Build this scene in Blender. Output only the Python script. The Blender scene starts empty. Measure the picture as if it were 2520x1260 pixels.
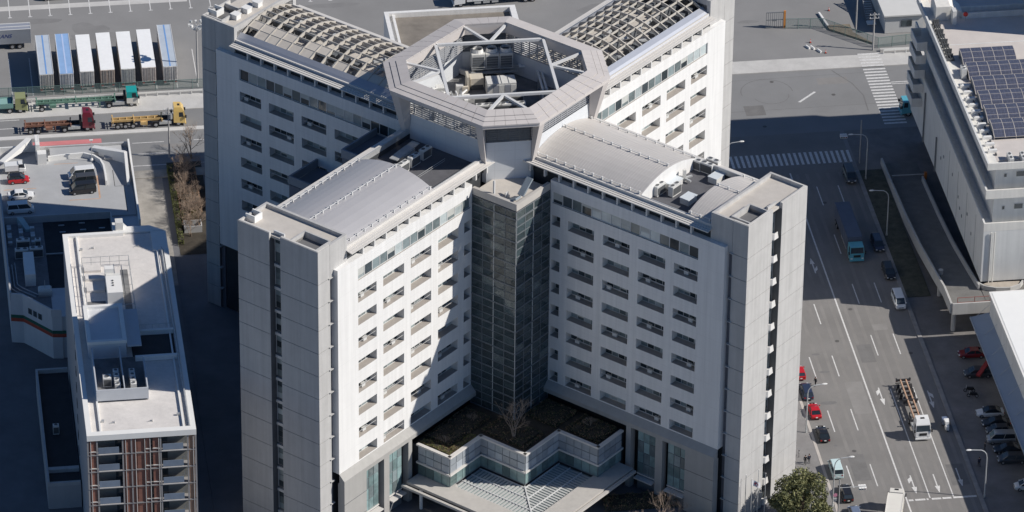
import bpy, math, random
from mathutils import Vector, Matrix

# ------------------------------------------------------------------ camera, sky, sun, exposure
scene = bpy.context.scene
C = scene.collection
Q = math.sqrt(0.5)

cam_data = bpy.data.cameras.new('camera')
cam = bpy.data.objects.new('camera', cam_data)
C.objects.link(cam)
cam_data.sensor_width = 36.0
cam_data.lens = 13000.0 / 2520.0 * 36.0
cam_data.clip_start = 5.0
cam_data.clip_end = 6000.0
_p, _y, _r = math.radians(31.0), math.radians(90.0 - 8.0), math.radians(0.65)
_f = Vector((math.cos(_y) * math.cos(_p), math.sin(_y) * math.cos(_p), -math.sin(_p)))
_rt = Vector((math.sin(_y), -math.cos(_y), 0.0))
_up = _rt.cross(_f)
_rt2 = _rt * math.cos(_r) + _up * math.sin(_r)
_up2 = -_rt * math.sin(_r) + _up * math.cos(_r)
_m = Matrix((_rt2, _up2, -_f)).transposed().to_4x4()
_m.translation = Vector((-96.6, -706.9, 453.7))
cam.matrix_world = _m
scene.camera = cam

SUN_AZ, SUN_EL = -16.0, 37.6          # degrees: from +X towards -Y, and above the horizon
world = bpy.data.worlds.new('World')
scene.world = world
world.use_nodes = True
_nt = world.node_tree
_bg = _nt.nodes['Background']
_sky = _nt.nodes.new('ShaderNodeTexSky')
_sky.sky_type = 'NISHITA'
_sky.sun_disc = False
_sky.sun_elevation = math.radians(SUN_EL)
_sky.sun_rotation = math.radians(90.0 - SUN_AZ)
_sky.altitude = 0.0
_sky.air_density = 1.0
_sky.dust_density = 0.0
_sky.ozone_density = 9.0
_nt.links.new(_sky.outputs['Color'], _bg.inputs['Color'])
_bg.inputs['Strength'].default_value = 0.066

sun_data = bpy.data.lights.new('sun', 'SUN')
sun_data.energy = 4.7
sun_data.angle = math.radians(0.5)
sun_data.color = (1.0, 0.95, 0.88)
sun = bpy.data.objects.new('sun', sun_data)
C.objects.link(sun)
_az, _el = math.radians(SUN_AZ), math.radians(SUN_EL)
_sd = Vector((math.cos(_az) * math.cos(_el), math.sin(_az) * math.cos(_el), math.sin(_el)))
sun.rotation_euler = _sd.to_track_quat('Z', 'Y').to_euler()
sun.location = _sd * 300

scene.view_settings.view_transform = 'Standard'
scene.view_settings.look = 'None'
scene.view_settings.exposure = 0.0
scene.view_settings.gamma = 1.0
scene.view_settings.use_curve_mapping = False

random.seed(7)
rnd = random.uniform

# ------------------------------------------------------------------ materials
MATS = {}

def mat(name, col, rough=0.7, var=0.12, scale=0.6, metal=0.0, spec=0.4, bump=0.0, fine=0.0,
        streak=0.0, tint=None, coat=0.0, emit=None, estr=0.0):
    """Principled surface with noise mottling, optional fine grain, rain streaks and bump."""
    if name in MATS:
        return MATS[name]
    m = bpy.data.materials.new(name)
    m.use_nodes = True
    nt = m.node_tree
    b = nt.nodes['Principled BSDF']
    b.inputs['Roughness'].default_value = rough
    b.inputs['Metallic'].default_value = metal
    b.inputs['Specular IOR Level'].default_value = spec
    if coat:
        b.inputs['Coat Weight'].default_value = coat
        b.inputs['Coat Roughness'].default_value = 0.08
    if emit:
        b.inputs['Emission Color'].default_value = (*emit, 1)
        b.inputs['Emission Strength'].default_value = estr
    N, L = nt.nodes.new, nt.links.new
    geo = N('ShaderNodeNewGeometry')
    c0 = (*col, 1.0)
    last = None
    if var > 0:
        n = N('ShaderNodeTexNoise')
        n.inputs['Scale'].default_value = scale
        n.inputs['Detail'].default_value = 6.0
        n.inputs['Roughness'].default_value = 0.62
        L(geo.outputs['Position'], n.inputs['Vector'])
        r = N('ShaderNodeValToRGB')
        r.color_ramp.elements[0].position = 0.28
        r.color_ramp.elements[1].position = 0.72
        lo = tuple(c * (1 - var) for c in col)
        hi = tuple(min(1.0, c * (1 + var * 0.7)) for c in col) if tint is None else tint
        r.color_ramp.elements[0].color = (*lo, 1)
        r.color_ramp.elements[1].color = (*hi, 1)
        L(n.outputs['Fac'], r.inputs['Fac'])
        last = r.outputs['Color']
    def mult(sc, amt, vec_scale=None, det=3.0):
        nonlocal last
        n = N('ShaderNodeTexNoise')
        n.inputs['Scale'].default_value = sc
        n.inputs['Detail'].default_value = det
        if vec_scale:
            mp = N('ShaderNodeMapping')
            mp.inputs['Scale'].default_value = vec_scale
            L(geo.outputs['Position'], mp.inputs['Vector'])
            L(mp.outputs['Vector'], n.inputs['Vector'])
        else:
            L(geo.outputs['Position'], n.inputs['Vector'])
        mr = N('ShaderNodeMapRange')
        mr.inputs['From Min'].default_value = 0.3
        mr.inputs['From Max'].default_value = 0.7
        mr.inputs['To Min'].default_value = 1 - amt
        mr.inputs['To Max'].default_value = 1 + amt * 0.5
        L(n.outputs['Fac'], mr.inputs['Value'])
        mx = N('ShaderNodeMix')
        mx.data_type = 'RGBA'
        mx.blend_type = 'MULTIPLY'
        mx.inputs['Factor'].default_value = 1.0
        if last is None:
            mx.inputs['A'].default_value = c0
        else:
            L(last, mx.inputs['A'])
        L(mr.outputs['Result'], mx.inputs['B'])
        last = mx.outputs['Result']
        return n
    if fine:
        mult(9.0, fine)
    if streak:
        mult(1.0, streak, (1.6, 1.6, 0.07), 4.0)
    if last is None:
        b.inputs['Base Color'].default_value = c0
    else:
        L(last, b.inputs['Base Color'])
    if bump:
        n = N('ShaderNodeTexNoise')
        n.inputs['Scale'].default_value = 5.0
        n.inputs['Detail'].default_value = 5.0
        L(geo.outputs['Position'], n.inputs['Vector'])
        bp = N('ShaderNodeBump')
        bp.inputs['Strength'].default_value = bump
        bp.inputs['Distance'].default_value = 0.05
        L(n.outputs['Fac'], bp.inputs['Height'])
        L(bp.outputs['Normal'], b.inputs['Normal'])
    MATS[name] = m
    return m

def glass_mat(name, col, rough=0.06, var=0.35, scale=0.25, spec=0.6):
    """Dark window glass: the interior tone varies from pane to pane, the surface mirrors its surroundings."""
    if name in MATS:
        return MATS[name]
    m = bpy.data.materials.new(name)
    m.use_nodes = True
    nt = m.node_tree
    b = nt.nodes['Principled BSDF']
    N, L = nt.nodes.new, nt.links.new
    b.inputs['Roughness'].default_value = rough
    b.inputs['Specular IOR Level'].default_value = spec
    oi = N('ShaderNodeObjectInfo')
    geo = N('ShaderNodeNewGeometry')
    n = N('ShaderNodeTexNoise')
    n.inputs['Scale'].default_value = scale * 4
    n.inputs['Detail'].default_value = 3
    L(geo.outputs['Position'], n.inputs['Vector'])
    ad = N('ShaderNodeMath'); ad.operation = 'ADD'
    L(oi.outputs['Random'], ad.inputs[0]); L(n.outputs['Fac'], ad.inputs[1])
    r = N('ShaderNodeValToRGB')
    r.color_ramp.elements[0].position = 0.45
    r.color_ramp.elements[1].position = 1.35 if False else 1.0
    r.color_ramp.elements[0].color = (*[c * (1 - var) for c in col], 1)
    r.color_ramp.elements[1].color = (*[min(1, c * (1 + 1.5 * var)) for c in col], 1)
    mu = N('ShaderNodeMath'); mu.operation = 'MULTIPLY'; mu.inputs[1].default_value = 0.66
    L(ad.outputs[0], mu.inputs[0])
    L(mu.outputs[0], r.inputs['Fac'])
    L(r.outputs['Color'], b.inputs['Base Color'])
    MATS[name] = m
    return m

def panel_lines(m, ax, ay, sx, sy, dark=0.75, width=0.02, vertical=True):
    """Thin joints across an existing material: ax/ay choose the object-space axes, sx/sy the spacing in metres."""
    nt = m.node_tree
    N, L = nt.nodes.new, nt.links.new
    b = nt.nodes['Principled BSDF']
    tc = N('ShaderNodeTexCoord')
    sp = N('ShaderNodeSeparateXYZ')
    L(tc.outputs['Object'], sp.inputs[0])
    fac = None
    for a, s in ((ax, sx), (ay, sy)):
        if not s:
            continue
        d = N('ShaderNodeMath'); d.operation = 'DIVIDE'; d.inputs[1].default_value = s
        L(sp.outputs[a], d.inputs[0])
        fr = N('ShaderNodeMath'); fr.operation = 'FRACT'; L(d.outputs[0], fr.inputs[0])
        lt = N('ShaderNodeMath'); lt.operation = 'LESS_THAN'; lt.inputs[1].default_value = width / s
        L(fr.outputs[0], lt.inputs[0])
        if fac is None:
            fac = lt.outputs[0]
        else:
            mx = N('ShaderNodeMath'); mx.operation = 'MAXIMUM'
            L(fac, mx.inputs[0]); L(lt.outputs[0], mx.inputs[1]); fac = mx.outputs[0]
    mul = N('ShaderNodeMix'); mul.data_type = 'RGBA'; mul.blend_type = 'MULTIPLY'
    L(fac, mul.inputs['Factor'])
    bc = b.inputs['Base Color']
    if bc.links:
        L(bc.links[0].from_socket, mul.inputs['A'])
    else:
        mul.inputs['A'].default_value = bc.default_value
    mul.inputs['B'].default_value = (dark, dark, dark, 1)
    L(mul.outputs['Result'], bc)
    return m

# ------------------------------------------------------------------ mesh helpers
class MB:
    def __init__(s):
        s.v, s.f, s.m = [], [], []
    def quad(s, *p, m=0):
        i = len(s.v)
        s.v += [tuple(q) for q in p]
        s.f.append(tuple(range(i, i + len(p))))
        s.m.append(m)
        return s
    def box(s, x0, x1, y0, y1, z0, z1, m=0):
        i = len(s.v)
        s.v += [(x0, y0, z0), (x1, y0, z0), (x1, y1, z0), (x0, y1, z0),
                (x0, y0, z1), (x1, y0, z1), (x1, y1, z1), (x0, y1, z1)]
        for f in ((0, 3, 2, 1), (4, 5, 6, 7), (0, 1, 5, 4), (1, 2, 6, 5), (2, 3, 7, 6), (3, 0, 4, 7)):
            s.f.append(tuple(i + k for k in f)); s.m.append(m)
        return s
    def prism(s, pts, z0, z1, m=0, mt=None):
        n, i = len(pts), len(s.v)
        zt = z1 if isinstance(z1, (list, tuple)) else [z1] * n
        s.v += [(p[0], p[1], z0) for p in pts] + [(p[0], p[1], zt[k]) for k, p in enumerate(pts)]
        s.f.append(tuple(i + k for k in reversed(range(n)))); s.m.append(m)
        s.f.append(tuple(i + n + k for k in range(n))); s.m.append(m if mt is None else mt)
        for k in range(n):
            j = (k + 1) % n
            s.f.append((i + k, i + j, i + n + j, i + n + k)); s.m.append(m)
        return s
    def hexa(s, lo, hi, m=0):
        i = len(s.v)
        s.v += [tuple(p) for p in lo] + [tuple(p) for p in hi]
        for f in ((0, 3, 2, 1), (4, 5, 6, 7), (0, 1, 5, 4), (1, 2, 6, 5), (2, 3, 7, 6), (3, 0, 4, 7)):
            s.f.append(tuple(i + k for k in f)); s.m.append(m)
        return s
    def beam(s, p, q, w, h, m=0):
        p, q = Vector(p), Vector(q)
        d = (q - p).normalized()
        up = Vector((0, 0, 1)) if abs(d.z) < 0.98 else Vector((0, 1, 0))
        r = d.cross(up).normalized() * (w / 2)
        u = r.cross(d).normalized() * (h / 2)
        lo = [p - r - u, p + r - u, q + r - u, q - r - u]
        hi = [p - r + u, p + r + u, q + r + u, q - r + u]
        return s.hexa(lo, hi, m)
    def cyl(s, p, q, r0, r1=None, n=8, m=0, caps=True):
        r1 = r0 if r1 is None else r1
        p, q = Vector(p), Vector(q)
        d = (q - p).normalized()
        a = d.cross(Vector((0, 0, 1)) if abs(d.z) < 0.95 else Vector((1, 0, 0))).normalized()
        b = d.cross(a)
        i = len(s.v)
        for c, r in ((p, r0), (q, r1)):
            for k in range(n):
                t = 2 * math.pi * k / n
                s.v.append(tuple(c + a * (r * math.cos(t)) + b * (r * math.sin(t))))
        for k in range(n):
            j = (k + 1) % n
            s.f.append((i + k, i + j, i + n + j, i + n + k)); s.m.append(m)
        if caps:
            s.f.append(tuple(i + k for k in reversed(range(n)))); s.m.append(m)
            s.f.append(tuple(i + n + k for k in range(n))); s.m.append(m)
        return s
    def tube(s, path, r, n=6, m=0):
        for a, b in zip(path[:-1], path[1:]):
            s.cyl(a, b, r, r, n, m)
        return s
    def loft(s, rings, m=0, cap=True, closed=True):
        """rings: equal-length point lists; faces join neighbours."""
        i, n = len(s.v), len(rings[0])
        for r in rings:
            s.v += [tuple(p) for p in r]
        for k in range(len(rings) - 1):
            for j in range(n if closed else n - 1):
                jj = (j + 1) % n
                s.f.append((i + k * n + j, i + k * n + jj, i + (k + 1) * n + jj, i + (k + 1) * n + j)); s.m.append(m)
        if cap:
            s.f.append(tuple(i + j for j in reversed(range(n)))); s.m.append(m)
            e = i + (len(rings) - 1) * n
            s.f.append(tuple(e + j for j in range(n))); s.m.append(m)
        return s
    def sphere(s, c, r, nu=10, nv=6, m=0, sz=1.0):
        rings = []
        for k in range(1, nv):
            t = math.pi * k / nv
            rings.append([(c[0] + r * math.sin(t) * math.cos(2 * math.pi * j / nu),
                           c[1] + r * math.sin(t) * math.sin(2 * math.pi * j / nu),
                           c[2] + r * sz * math.cos(t)) for j in range(nu)])
        return s.loft(rings, m)
    def mesh(s, name, mats, smooth=False):
        me = bpy.data.meshes.new(name)
        me.from_pydata(s.v, [], s.f)
        for mm in mats:
            me.materials.append(mm)
        if len(mats) > 1:
            me.polygons.foreach_set('material_index', s.m)
        if smooth:
            me.polygons.foreach_set('use_smooth', [True] * len(me.polygons))
        me.update()
        return me
    def build(s, name, mats, parent=None, loc=(0, 0, 0), rz=0.0, smooth=False):
        if not isinstance(mats, (list, tuple)):
            mats = [mats]
        return place(name, s.mesh(name, mats, smooth), parent, loc, rz)

def place(name, me, parent=None, loc=(0, 0, 0), rz=0.0, scale=None):
    o = bpy.data.objects.new(name, me)
    C.objects.link(o)
    if parent is not None:
        o.parent = parent
    o.location = loc
    o.rotation_euler = (0, 0, rz)
    if scale:
        o.scale = scale
    return o

def empty(name, loc=(0, 0, 0), rz=0.0):
    o = bpy.data.objects.new(name, None)
    C.objects.link(o)
    o.empty_display_size = 0.5
    o.location = loc
    o.rotation_euler = (0, 0, rz)
    return o

def tag(o, label, cat, group=None):
    o['label'] = label
    o['category'] = cat
    if group:
        o['group'] = group
    return o

ORD = ['first', 'second', 'third', 'fourth', 'fifth', 'sixth', 'seventh', 'eighth', 'ninth', 'tenth', 'eleventh', 'twelfth',
       'thirteenth', 'fourteenth', 'fifteenth', 'sixteenth']

def structure(o):
    o['kind'] = 'structure'
    return o

def copy_tree(o, parent=None, loc=None, rz=None):
    c = o.copy()
    C.objects.link(c)
    c.parent = parent
    if loc is not None:
        c.location = loc
    if rz is not None:
        c.rotation_euler = (0, 0, rz)
    for ch in o.children:
        copy_tree(ch, c)
    return c

def recolor(o, table):
    """Swap materials on a copied tree (meshes are copied where they change)."""
    for ch in [o] + list(o.children_recursive):
        if ch.type != 'MESH':
            continue
        if any(mm and mm.name in table for mm in ch.data.materials):
            ch.data = ch.data.copy()
            for k, mm in enumerate(ch.data.materials):
                if mm and mm.name in table:
                    ch.data.materials[k] = table[mm.name]
    return o
# ------------------------------------------------------------------ ground, streets, pavements, markings
M_yard = mat('yard_asphalt', (0.262, 0.258, 0.254), 0.9, 0.12, 0.09, fine=0.1, bump=0.15)
M_road = mat('street_asphalt', (0.225, 0.216, 0.207), 0.9, 0.16, 0.12, fine=0.12, bump=0.15)
M_road2 = mat('street_asphalt_cross', (0.238, 0.238, 0.238), 0.9, 0.12, 0.1, fine=0.1, bump=0.15)
M_walk = mat('pavement_concrete', (0.57, 0.555, 0.53), 0.85, 0.12, 0.4, fine=0.1)
M_kerb = mat('kerb_concrete', (0.50, 0.46, 0.42), 0.85, 0.12, 0.6)
M_paint = mat('road_paint', (0.72, 0.71, 0.69), 0.7, 0.22, 2.2, fine=0.3)
M_site = mat('site_paving', (0.17, 0.17, 0.18), 0.9, 0.2, 0.2, fine=0.1)
M_lot = mat('worn_lot_paving', (0.33, 0.31, 0.28), 0.92, 0.3, 0.35, fine=0.2, bump=0.2)
M_soil = mat('bare_soil', (0.065, 0.055, 0.042), 0.95, 0.4, 0.8, fine=0.25, bump=0.4)
M_black = mat('dark_patch', (0.10, 0.10, 0.10), 0.9, 0.2, 0.5)

def sheet(name, x0, x1, y0, y1, z, m, parent=None):
    return MB().quad((x0, y0, z), (x1, y0, z), (x1, y1, z), (x0, y1, z)).build(name, m, parent)

structure(sheet('ground', -2000, 2000, -1500, 3500, 0.0, M_yard))
road_x = structure(sheet('cross_street', -600, 600, 76.0, 98.0, 0.004, M_road2))
road_y = structure(sheet('main_road', 48.4, 70.7, -700, 76.0, 0.004, M_road))
structure(sheet('office_forecourt_paving', -47.0, 44.0, -300, 76.0, 0.004, M_site))
structure(sheet('alley_paving', -300, -47.0, -300, 74.0, 0.003, M_site))
structure(sheet('lot_paving', -52.8, -47.4, 38.0, 74.0, 0.006, M_lot))
structure(sheet('east_forecourt_paving', 71.4, 300, -300, 76.0, 0.004, mat('east_paving', (0.21, 0.20, 0.195), 0.9, 0.25, 0.3, fine=0.15)))

def slab(name, x0, x1, y0, y1, z1, m, z0=-0.02):
    return structure(MB().box(x0, x1, y0, y1, z0, z1).build(name, m))

slab('north_pavement', -600, 44, 96.8, 102.2, 0.13, M_walk)
slab('north_pavement', 44, 600, 98.0, 102.4, 0.13, M_walk)
slab('median_kerb', -600, 46, 89.35, 90.5, 0.16, mat('median_concrete', (0.6, 0.59, 0.57), 0.85, 0.1, 0.8))
slab('south_pavement', -600, 44, 73.6, 76.2, 0.12, M_lot)
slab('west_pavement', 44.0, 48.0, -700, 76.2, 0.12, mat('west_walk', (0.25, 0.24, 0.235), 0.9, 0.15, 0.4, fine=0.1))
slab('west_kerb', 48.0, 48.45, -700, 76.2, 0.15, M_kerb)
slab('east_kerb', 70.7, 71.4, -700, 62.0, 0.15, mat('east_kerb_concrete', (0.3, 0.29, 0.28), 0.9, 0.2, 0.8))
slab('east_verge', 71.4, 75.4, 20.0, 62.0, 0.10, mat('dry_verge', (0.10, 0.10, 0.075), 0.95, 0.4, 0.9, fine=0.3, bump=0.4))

Zp = 0.010
def mark(name, pts, z=Zp, m=None, parent=None):
    mb = MB()
    for p in pts:
        mb.quad(*[(x, y, z) for x, y in p])
    return mb.build(name, m or M_paint, parent)
def rect(x0, x1, y0, y1):
    return [(x0, y0), (x1, y0), (x1, y1), (x0, y1)]
def stripe(parent, name, x0, x1, y0, y1, z=Zp):
    return mark(name, [rect(x0, x1, y0, y1)], z, None, parent)

# lines along the main road
stripe(road_y, 'centre_line', 59.37, 59.62, -300, 62.5)
for k in range(-6, 4):
    y1 = 19.9 - 0.1 + 16.1 * k
    for xl in (52.0, 55.75):
        if y1 < 60:
            stripe(road_y, 'lane_dash', xl - 0.09, xl + 0.09, y1 - 6.3, y1)
for k in range(0, 4):
    y1 = 9.2 + 16.1 * k
    for xl in (63.2, 66.9):
        if y1 < 62:
            stripe(road_y, 'lane_dash', xl - 0.09, xl + 0.09, y1 - 6.3, y1)
for xl in (63.2, 66.9):
    stripe(road_y, 'lane_line', xl - 0.09, xl + 0.09, -39.0, -7.2)
for a, b in ((59.75, 60.5), (60.8, 62.4), (62.6, 62.9), (63.4, 64.9), (65.1, 66.5), (66.8, 70.5)):
    stripe(road_y, 'stop_line', a, b, -39.55, -39.08)
def arrow(x, ytail, turn=0):
    y = ytail
    pts = [rect(x - 0.10, x + 0.10, y - 3.3, y),
           [(x - 0.42, y - 3.3), (x + 0.42, y - 3.3), (x + 0.04, y - 5.1), (x - 0.04, y - 5.1)]]
    if turn:
        pts.append([(x + 0.1 * turn, y - 0.5), (x + 0.1 * turn, y - 1.5), (x + 0.6 * turn, y - 2.3), (x + 0.62 * turn, y - 1.1)])
    mark('lane_arrow', pts, Zp, None, road_y)
arrow(61.35, -6.7, -1); arrow(61.35, -32.4, -1); arrow(65.0, -32.5); arrow(68.9, -31.2, 0); arrow(69.0, -8.5, 1)
mark('lane_arrow', [rect(57.73, 57.93, 29.4, 32.4), [(57.42, 32.4), (58.24, 32.4), (57.87, 34.2), (57.8, 34.2)],
                    [(57.93, 29.9), (58.4, 30.6), (58.45, 31.7), (57.93, 30.8)]], Zp, None, road_y)
# crosswalk over the main road
x = 50.0
while x < 71.0:
    stripe(road_x if False else road_y, 'crosswalk_bar', x, x + 0.47, 65.2, 69.3, Zp)
    x += 0.93
stripe(road_y, 'stop_line', 49.0, 59.3, 60.4, 60.85)
# crosswalk over the cross street
y = 77.4
while y < 102.4:
    stripe(road_x, 'crosswalk_bar', 78.9, 82.9, y, y + 0.52, Zp if y < 97.6 else 0.14)
    y += 1.08
# cross-street lines
for ya, segs in ((85.95, [(-51.6, -46.1), (-62, -56.3), (-73, -67.4), (-41, -35)]),
                 (82.05, [(-51.6, -46.2), (-62, -56.3), (-73, -67.4)])):
    for a, b in segs:
        stripe(road_x, 'lane_dash', a, b, ya - 0.09, ya + 0.09)
stripe(road_x, 'edge_line', -120, 30, 77.95, 78.12)
for a, b in ((-78, -71.6), (-86, -80),):
    stripe(road_x, 'lane_dash', a, b, 93.4, 93.58)
stripe(road_x, 'edge_line', -110, -70.5, 96.3, 96.48)
stripe(road_x, 'lane_line', 82.95, 88.5, 91.95, 92.2)
stripe(road_x, 'lane_line', 82.95, 88.5, 91.35, 91.55)
mark('turn_mark', [[(65.3, 86.9), (65.75, 86.75), (69.15, 90.1), (68.75, 90.3)]], Zp, None, road_x)

# parking bays in the freight yard
yard_marks = structure(empty('yard_bay_markings'))
for k in range(22):
    xk = -81.0 + 3.62 * k
    stripe(yard_marks, 'bay_line', xk - 0.09, xk + 0.09, 134.0, 147.0)
    stripe(yard_marks, 'bay_line_end', xk - 0.35, xk + 0.35, 133.75, 134.0)
for k in range(11):
    xk = -71.2 + 3.62 * k
    stripe(yard_marks, 'bay_line', xk - 0.08, xk + 0.08, 104.6, 118.5)
stripe(yard_marks, 'yard_strip', -120, -38, 136.5, 138.2, 0.005)
bpy.data.objects['yard_strip'].data.materials[0] = M_walk
mark('bay_line', [rect(-36.9, -36.3, 104.6, 114.5)], Zp, None, yard_marks)

# dark tyre-scuff and cable traces on the crossing
def arc_pts(cx, cy, r, t0, t1, n=14):
    return [(cx + r * math.cos(math.radians(t0 + (t1 - t0) * k / n)), cy + r * math.sin(math.radians(t0 + (t1 - t0) * k / n))) for k in range(n + 1)]
def ribbon(name, pts, w, z, m, parent):
    mb = MB()
    for (a, b), (c, d) in zip(pts[:-1], pts[1:]):
        dx, dy = c - a, d - b
        l = math.hypot(dx, dy) or 1
        nx, ny = -dy / l * w / 2, dx / l * w / 2
        mb.quad((a - nx, b - ny, z), (c - nx, d - ny, z), (c + nx, d + ny, z), (a + nx, b + ny, z))
    return mb.build(name, m, parent)
M_scuff = mat('tyre_scuff', (0.175, 0.172, 0.17), 0.85, 0.15, 1.0)
ribbon('tyre_scuff', arc_pts(60.5, 91.0, 4.6, 0, 190), 0.14, 0.008, M_scuff, road_x)
ribbon('tyre_scuff', arc_pts(61.0, 90.0, 3.2, 200, 360), 0.12, 0.008, M_scuff, road_x)
ribbon('seal_line', [(52, 84.6), (79, 84.9)], 0.10, 0.008, M_scuff, road_x)
ribbon('seal_line', [(73.3, 97.5), (76.0, 92.5), (77.2, 88.0), (77.0, 82.5)], 0.22, 0.008, M_scuff, road_x)
ribbon('seal_line', [(52, 95.6), (66, 95.9), (84, 96.2)], 0.08, 0.008, M_scuff, road_x)
for (cx, cy, rx_, ry_) in ((53.6, -1.0, 0.9, 0.35), (52.6, -10.2, 1.4, 0.5), (51.4, -22.6, 0.3, 0.3), (53.2, 4.4, 0.7, 0.3)):
    mark('oil_stain', [[(cx + rx_ * math.cos(t * 0.628), cy + ry_ * math.sin(t * 0.628)) for t in range(10)]], 0.007, M_scuff, road_y)
for xx in (53.9, 57.6, 61.4, 65.0, 68.8):
    for off in (-0.85, 0.85):
        ribbon('wheel_track', [(xx + off, -120), (xx + off, 62)], 0.55, 0.006,
               mat('worn_wheel_track', (0.237, 0.226, 0.215), 0.85, 0.14, 0.25, fine=0.1), road_y)

# manholes and patched trenches
M_iron = mat('manhole_iron', (0.11, 0.105, 0.10), 0.7, 0.2, 4)
for (mx_, my_) in ((57.4, 8.0), (61.4, 17.5), (65.2, -14.6), (54.0, -24.5), (68.6, 3.0), (57.8, 45.0), (63.6, 52.0)):
    MB().cyl((mx_, my_, 0.004), (mx_, my_, 0.012), 0.36, 0.36, 14).build('manhole_cover', M_iron, road_y)
for (mx_, my_) in ((62.0, 94.6), (72.0, 88.8), (-58.0, 84.0), (-42.0, 87.4), (-66.0, 94.6), (58.0, 79.0)):
    MB().cyl((mx_, my_, 0.004), (mx_, my_, 0.012), 0.36, 0.36, 14).build('manhole_cover', M_iron, road_x)
M_patch = mat('asphalt_patch', (0.185, 0.18, 0.176), 0.9, 0.18, 0.5, fine=0.15)
M_patch2 = mat('asphalt_patch_pale', (0.262, 0.252, 0.242), 0.9, 0.12, 0.4, fine=0.12)
for (x0, x1, y0, y1, mm) in ((60.2, 62.6, 1.0, 6.5, M_patch), (52.6, 55.2, -33.0, -25.5, M_patch), (64.0, 66.4, 10.5, 12.4, M_patch2), (56.2, 59.0, -14.0, -4.5, M_patch2), (67.4, 70.2, -36, -30, M_patch)):
    mark('asphalt_patch', [rect(x0, x1, y0, y1)], 0.0075, mm, road_y)
for (x0, x1, y0, y1, mm) in ((55.5, 59.0, 83.0, 86.5, M_patch), (70, 75.5, 92.6, 95.0, M_patch2), (-64, -59.5, 79.5, 81.6, M_patch), (-47, -41, 84.0, 85.0, M_patch2)):
    mark('asphalt_patch', [rect(x0, x1, y0, y1)], 0.0075, mm, road_x)
yard_wear = structure(empty('yard_wear_marks'))
_rg = random.Random(21)
for k in range(26):
    x0, y0 = _rg.uniform(-85, 95), _rg.uniform(108, 133)
    if -70 < x0 < -40 and y0 < 122:
        continue
    w, h = _rg.uniform(1.5, 7), _rg.uniform(0.6, 3)
    pts = [(x0 + w * math.cos(t * 0.5236) * _rg.uniform(0.75, 1.1), y0 + h * math.sin(t * 0.5236) * _rg.uniform(0.75, 1.1)) for t in range(12)]
    mark('yard_stain', [pts], 0.003 + 0.0002 * k, mat('yard_stain', (0.235, 0.231, 0.228), 0.9, 0.12, 0.3, fine=0.1), yard_wear)
slab('alley_kerb', -47.3, -47.0, -120, 47, 0.14, M_site)
# ------------------------------------------------------------------ the cross-shaped office building
# local frame: x runs out along the front-right wing, y along the rear-right wing
office = tag(empty('office_building', (0, 0, 0), math.radians(-45)),
             'white cross-shaped office block with concrete end towers and an octagonal roof ring', 'building')
M_white = mat('white_tile', (0.80, 0.79, 0.77), 0.55, 0.03, 0.3, spec=0.35, streak=0.075)
M_conc = mat('fair_concrete', (0.50, 0.49, 0.475), 0.75, 0.06, 0.5, streak=0.10, fine=0.03)
M_concd = mat('joint_concrete', (0.16, 0.16, 0.165), 0.8, 0.1, 0.5)
M_groove = mat('groove_metal', (0.16, 0.165, 0.19), 0.6, 0.1, 0.5)
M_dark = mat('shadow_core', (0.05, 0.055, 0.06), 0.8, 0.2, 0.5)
M_frame = mat('window_frame', (0.62, 0.62, 0.61), 0.5, 0.05, 1.0)
M_gl = glass_mat('window_glass', (0.055, 0.07, 0.078), 0.05)
M_blind = glass_mat('blind_glass', (0.42, 0.47, 0.47), 0.15, 0.2)
M_mid = glass_mat('half_blind_glass', (0.19, 0.23, 0.235), 0.1, 0.3)
M_blindc = mat('roller_blind', (0.52, 0.53, 0.50), 0.7, 0.1, 1.0)
M_sill = mat('balcony_floor', (0.40, 0.365, 0.33), 0.8, 0.1, 0.8)
M_unit = mat('condenser_white', (0.62, 0.62, 0.6), 0.6, 0.08, 2.0)
M_roofmet = mat('vault_metal', (0.52, 0.505, 0.505), 0.42, 0.05, 0.15, metal=0.25, spec=0.5)
M_eave = mat('eave_panel', (0.64, 0.615, 0.58), 0.6, 0.06, 0.5)
M_roofdeck = mat('roof_deck', (0.56, 0.52, 0.47), 0.85, 0.10, 0.5, fine=0.08)
M_bluemet = mat('zinc_strip', (0.46, 0.48, 0.53), 0.35, 0.06, 0.3, metal=0.4, spec=0.5)
M_ring = mat('ring_panel', (0.57, 0.53, 0.505), 0.6, 0.06, 0.4)
M_steel = mat('white_steel', (0.66, 0.655, 0.64), 0.5, 0.05, 1.0)
M_grime = mat('plant_deck', (0.20, 0.20, 0.20), 0.8, 0.3, 0.6)
M_galv = mat('galvanised', (0.52, 0.53, 0.53), 0.4, 0.15, 1.5, metal=0.35)
M_machine = mat('machine_beige', (0.60, 0.55, 0.46), 0.6, 0.1, 1.0)
M_louvre = mat('louvre_dark', (0.14, 0.15, 0.16), 0.6, 0.15, 2.0)

FACES = {  # wing: (rotation, origin, sign of position along the facade, side groove direction)
    'FR': (0.0, (0.0, -8.5), 1), 'RL': (0.0, (0.0, -8.5), -1),
    'FL': (math.pi / 2, (8.5, 0.0), -1), 'RR': (math.pi / 2, (8.5, 0.0), 1)}
COLS = [(20.4, 25.4), (27.1, 32.1), (33.75, 38.8), (40.4, 44.8)]
ROWS = [42.85 - 4.0 * k for k in range(8)]
WH, WD = 1.75, 1.35
ZB, ZT = 12.9, 48.9

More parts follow.
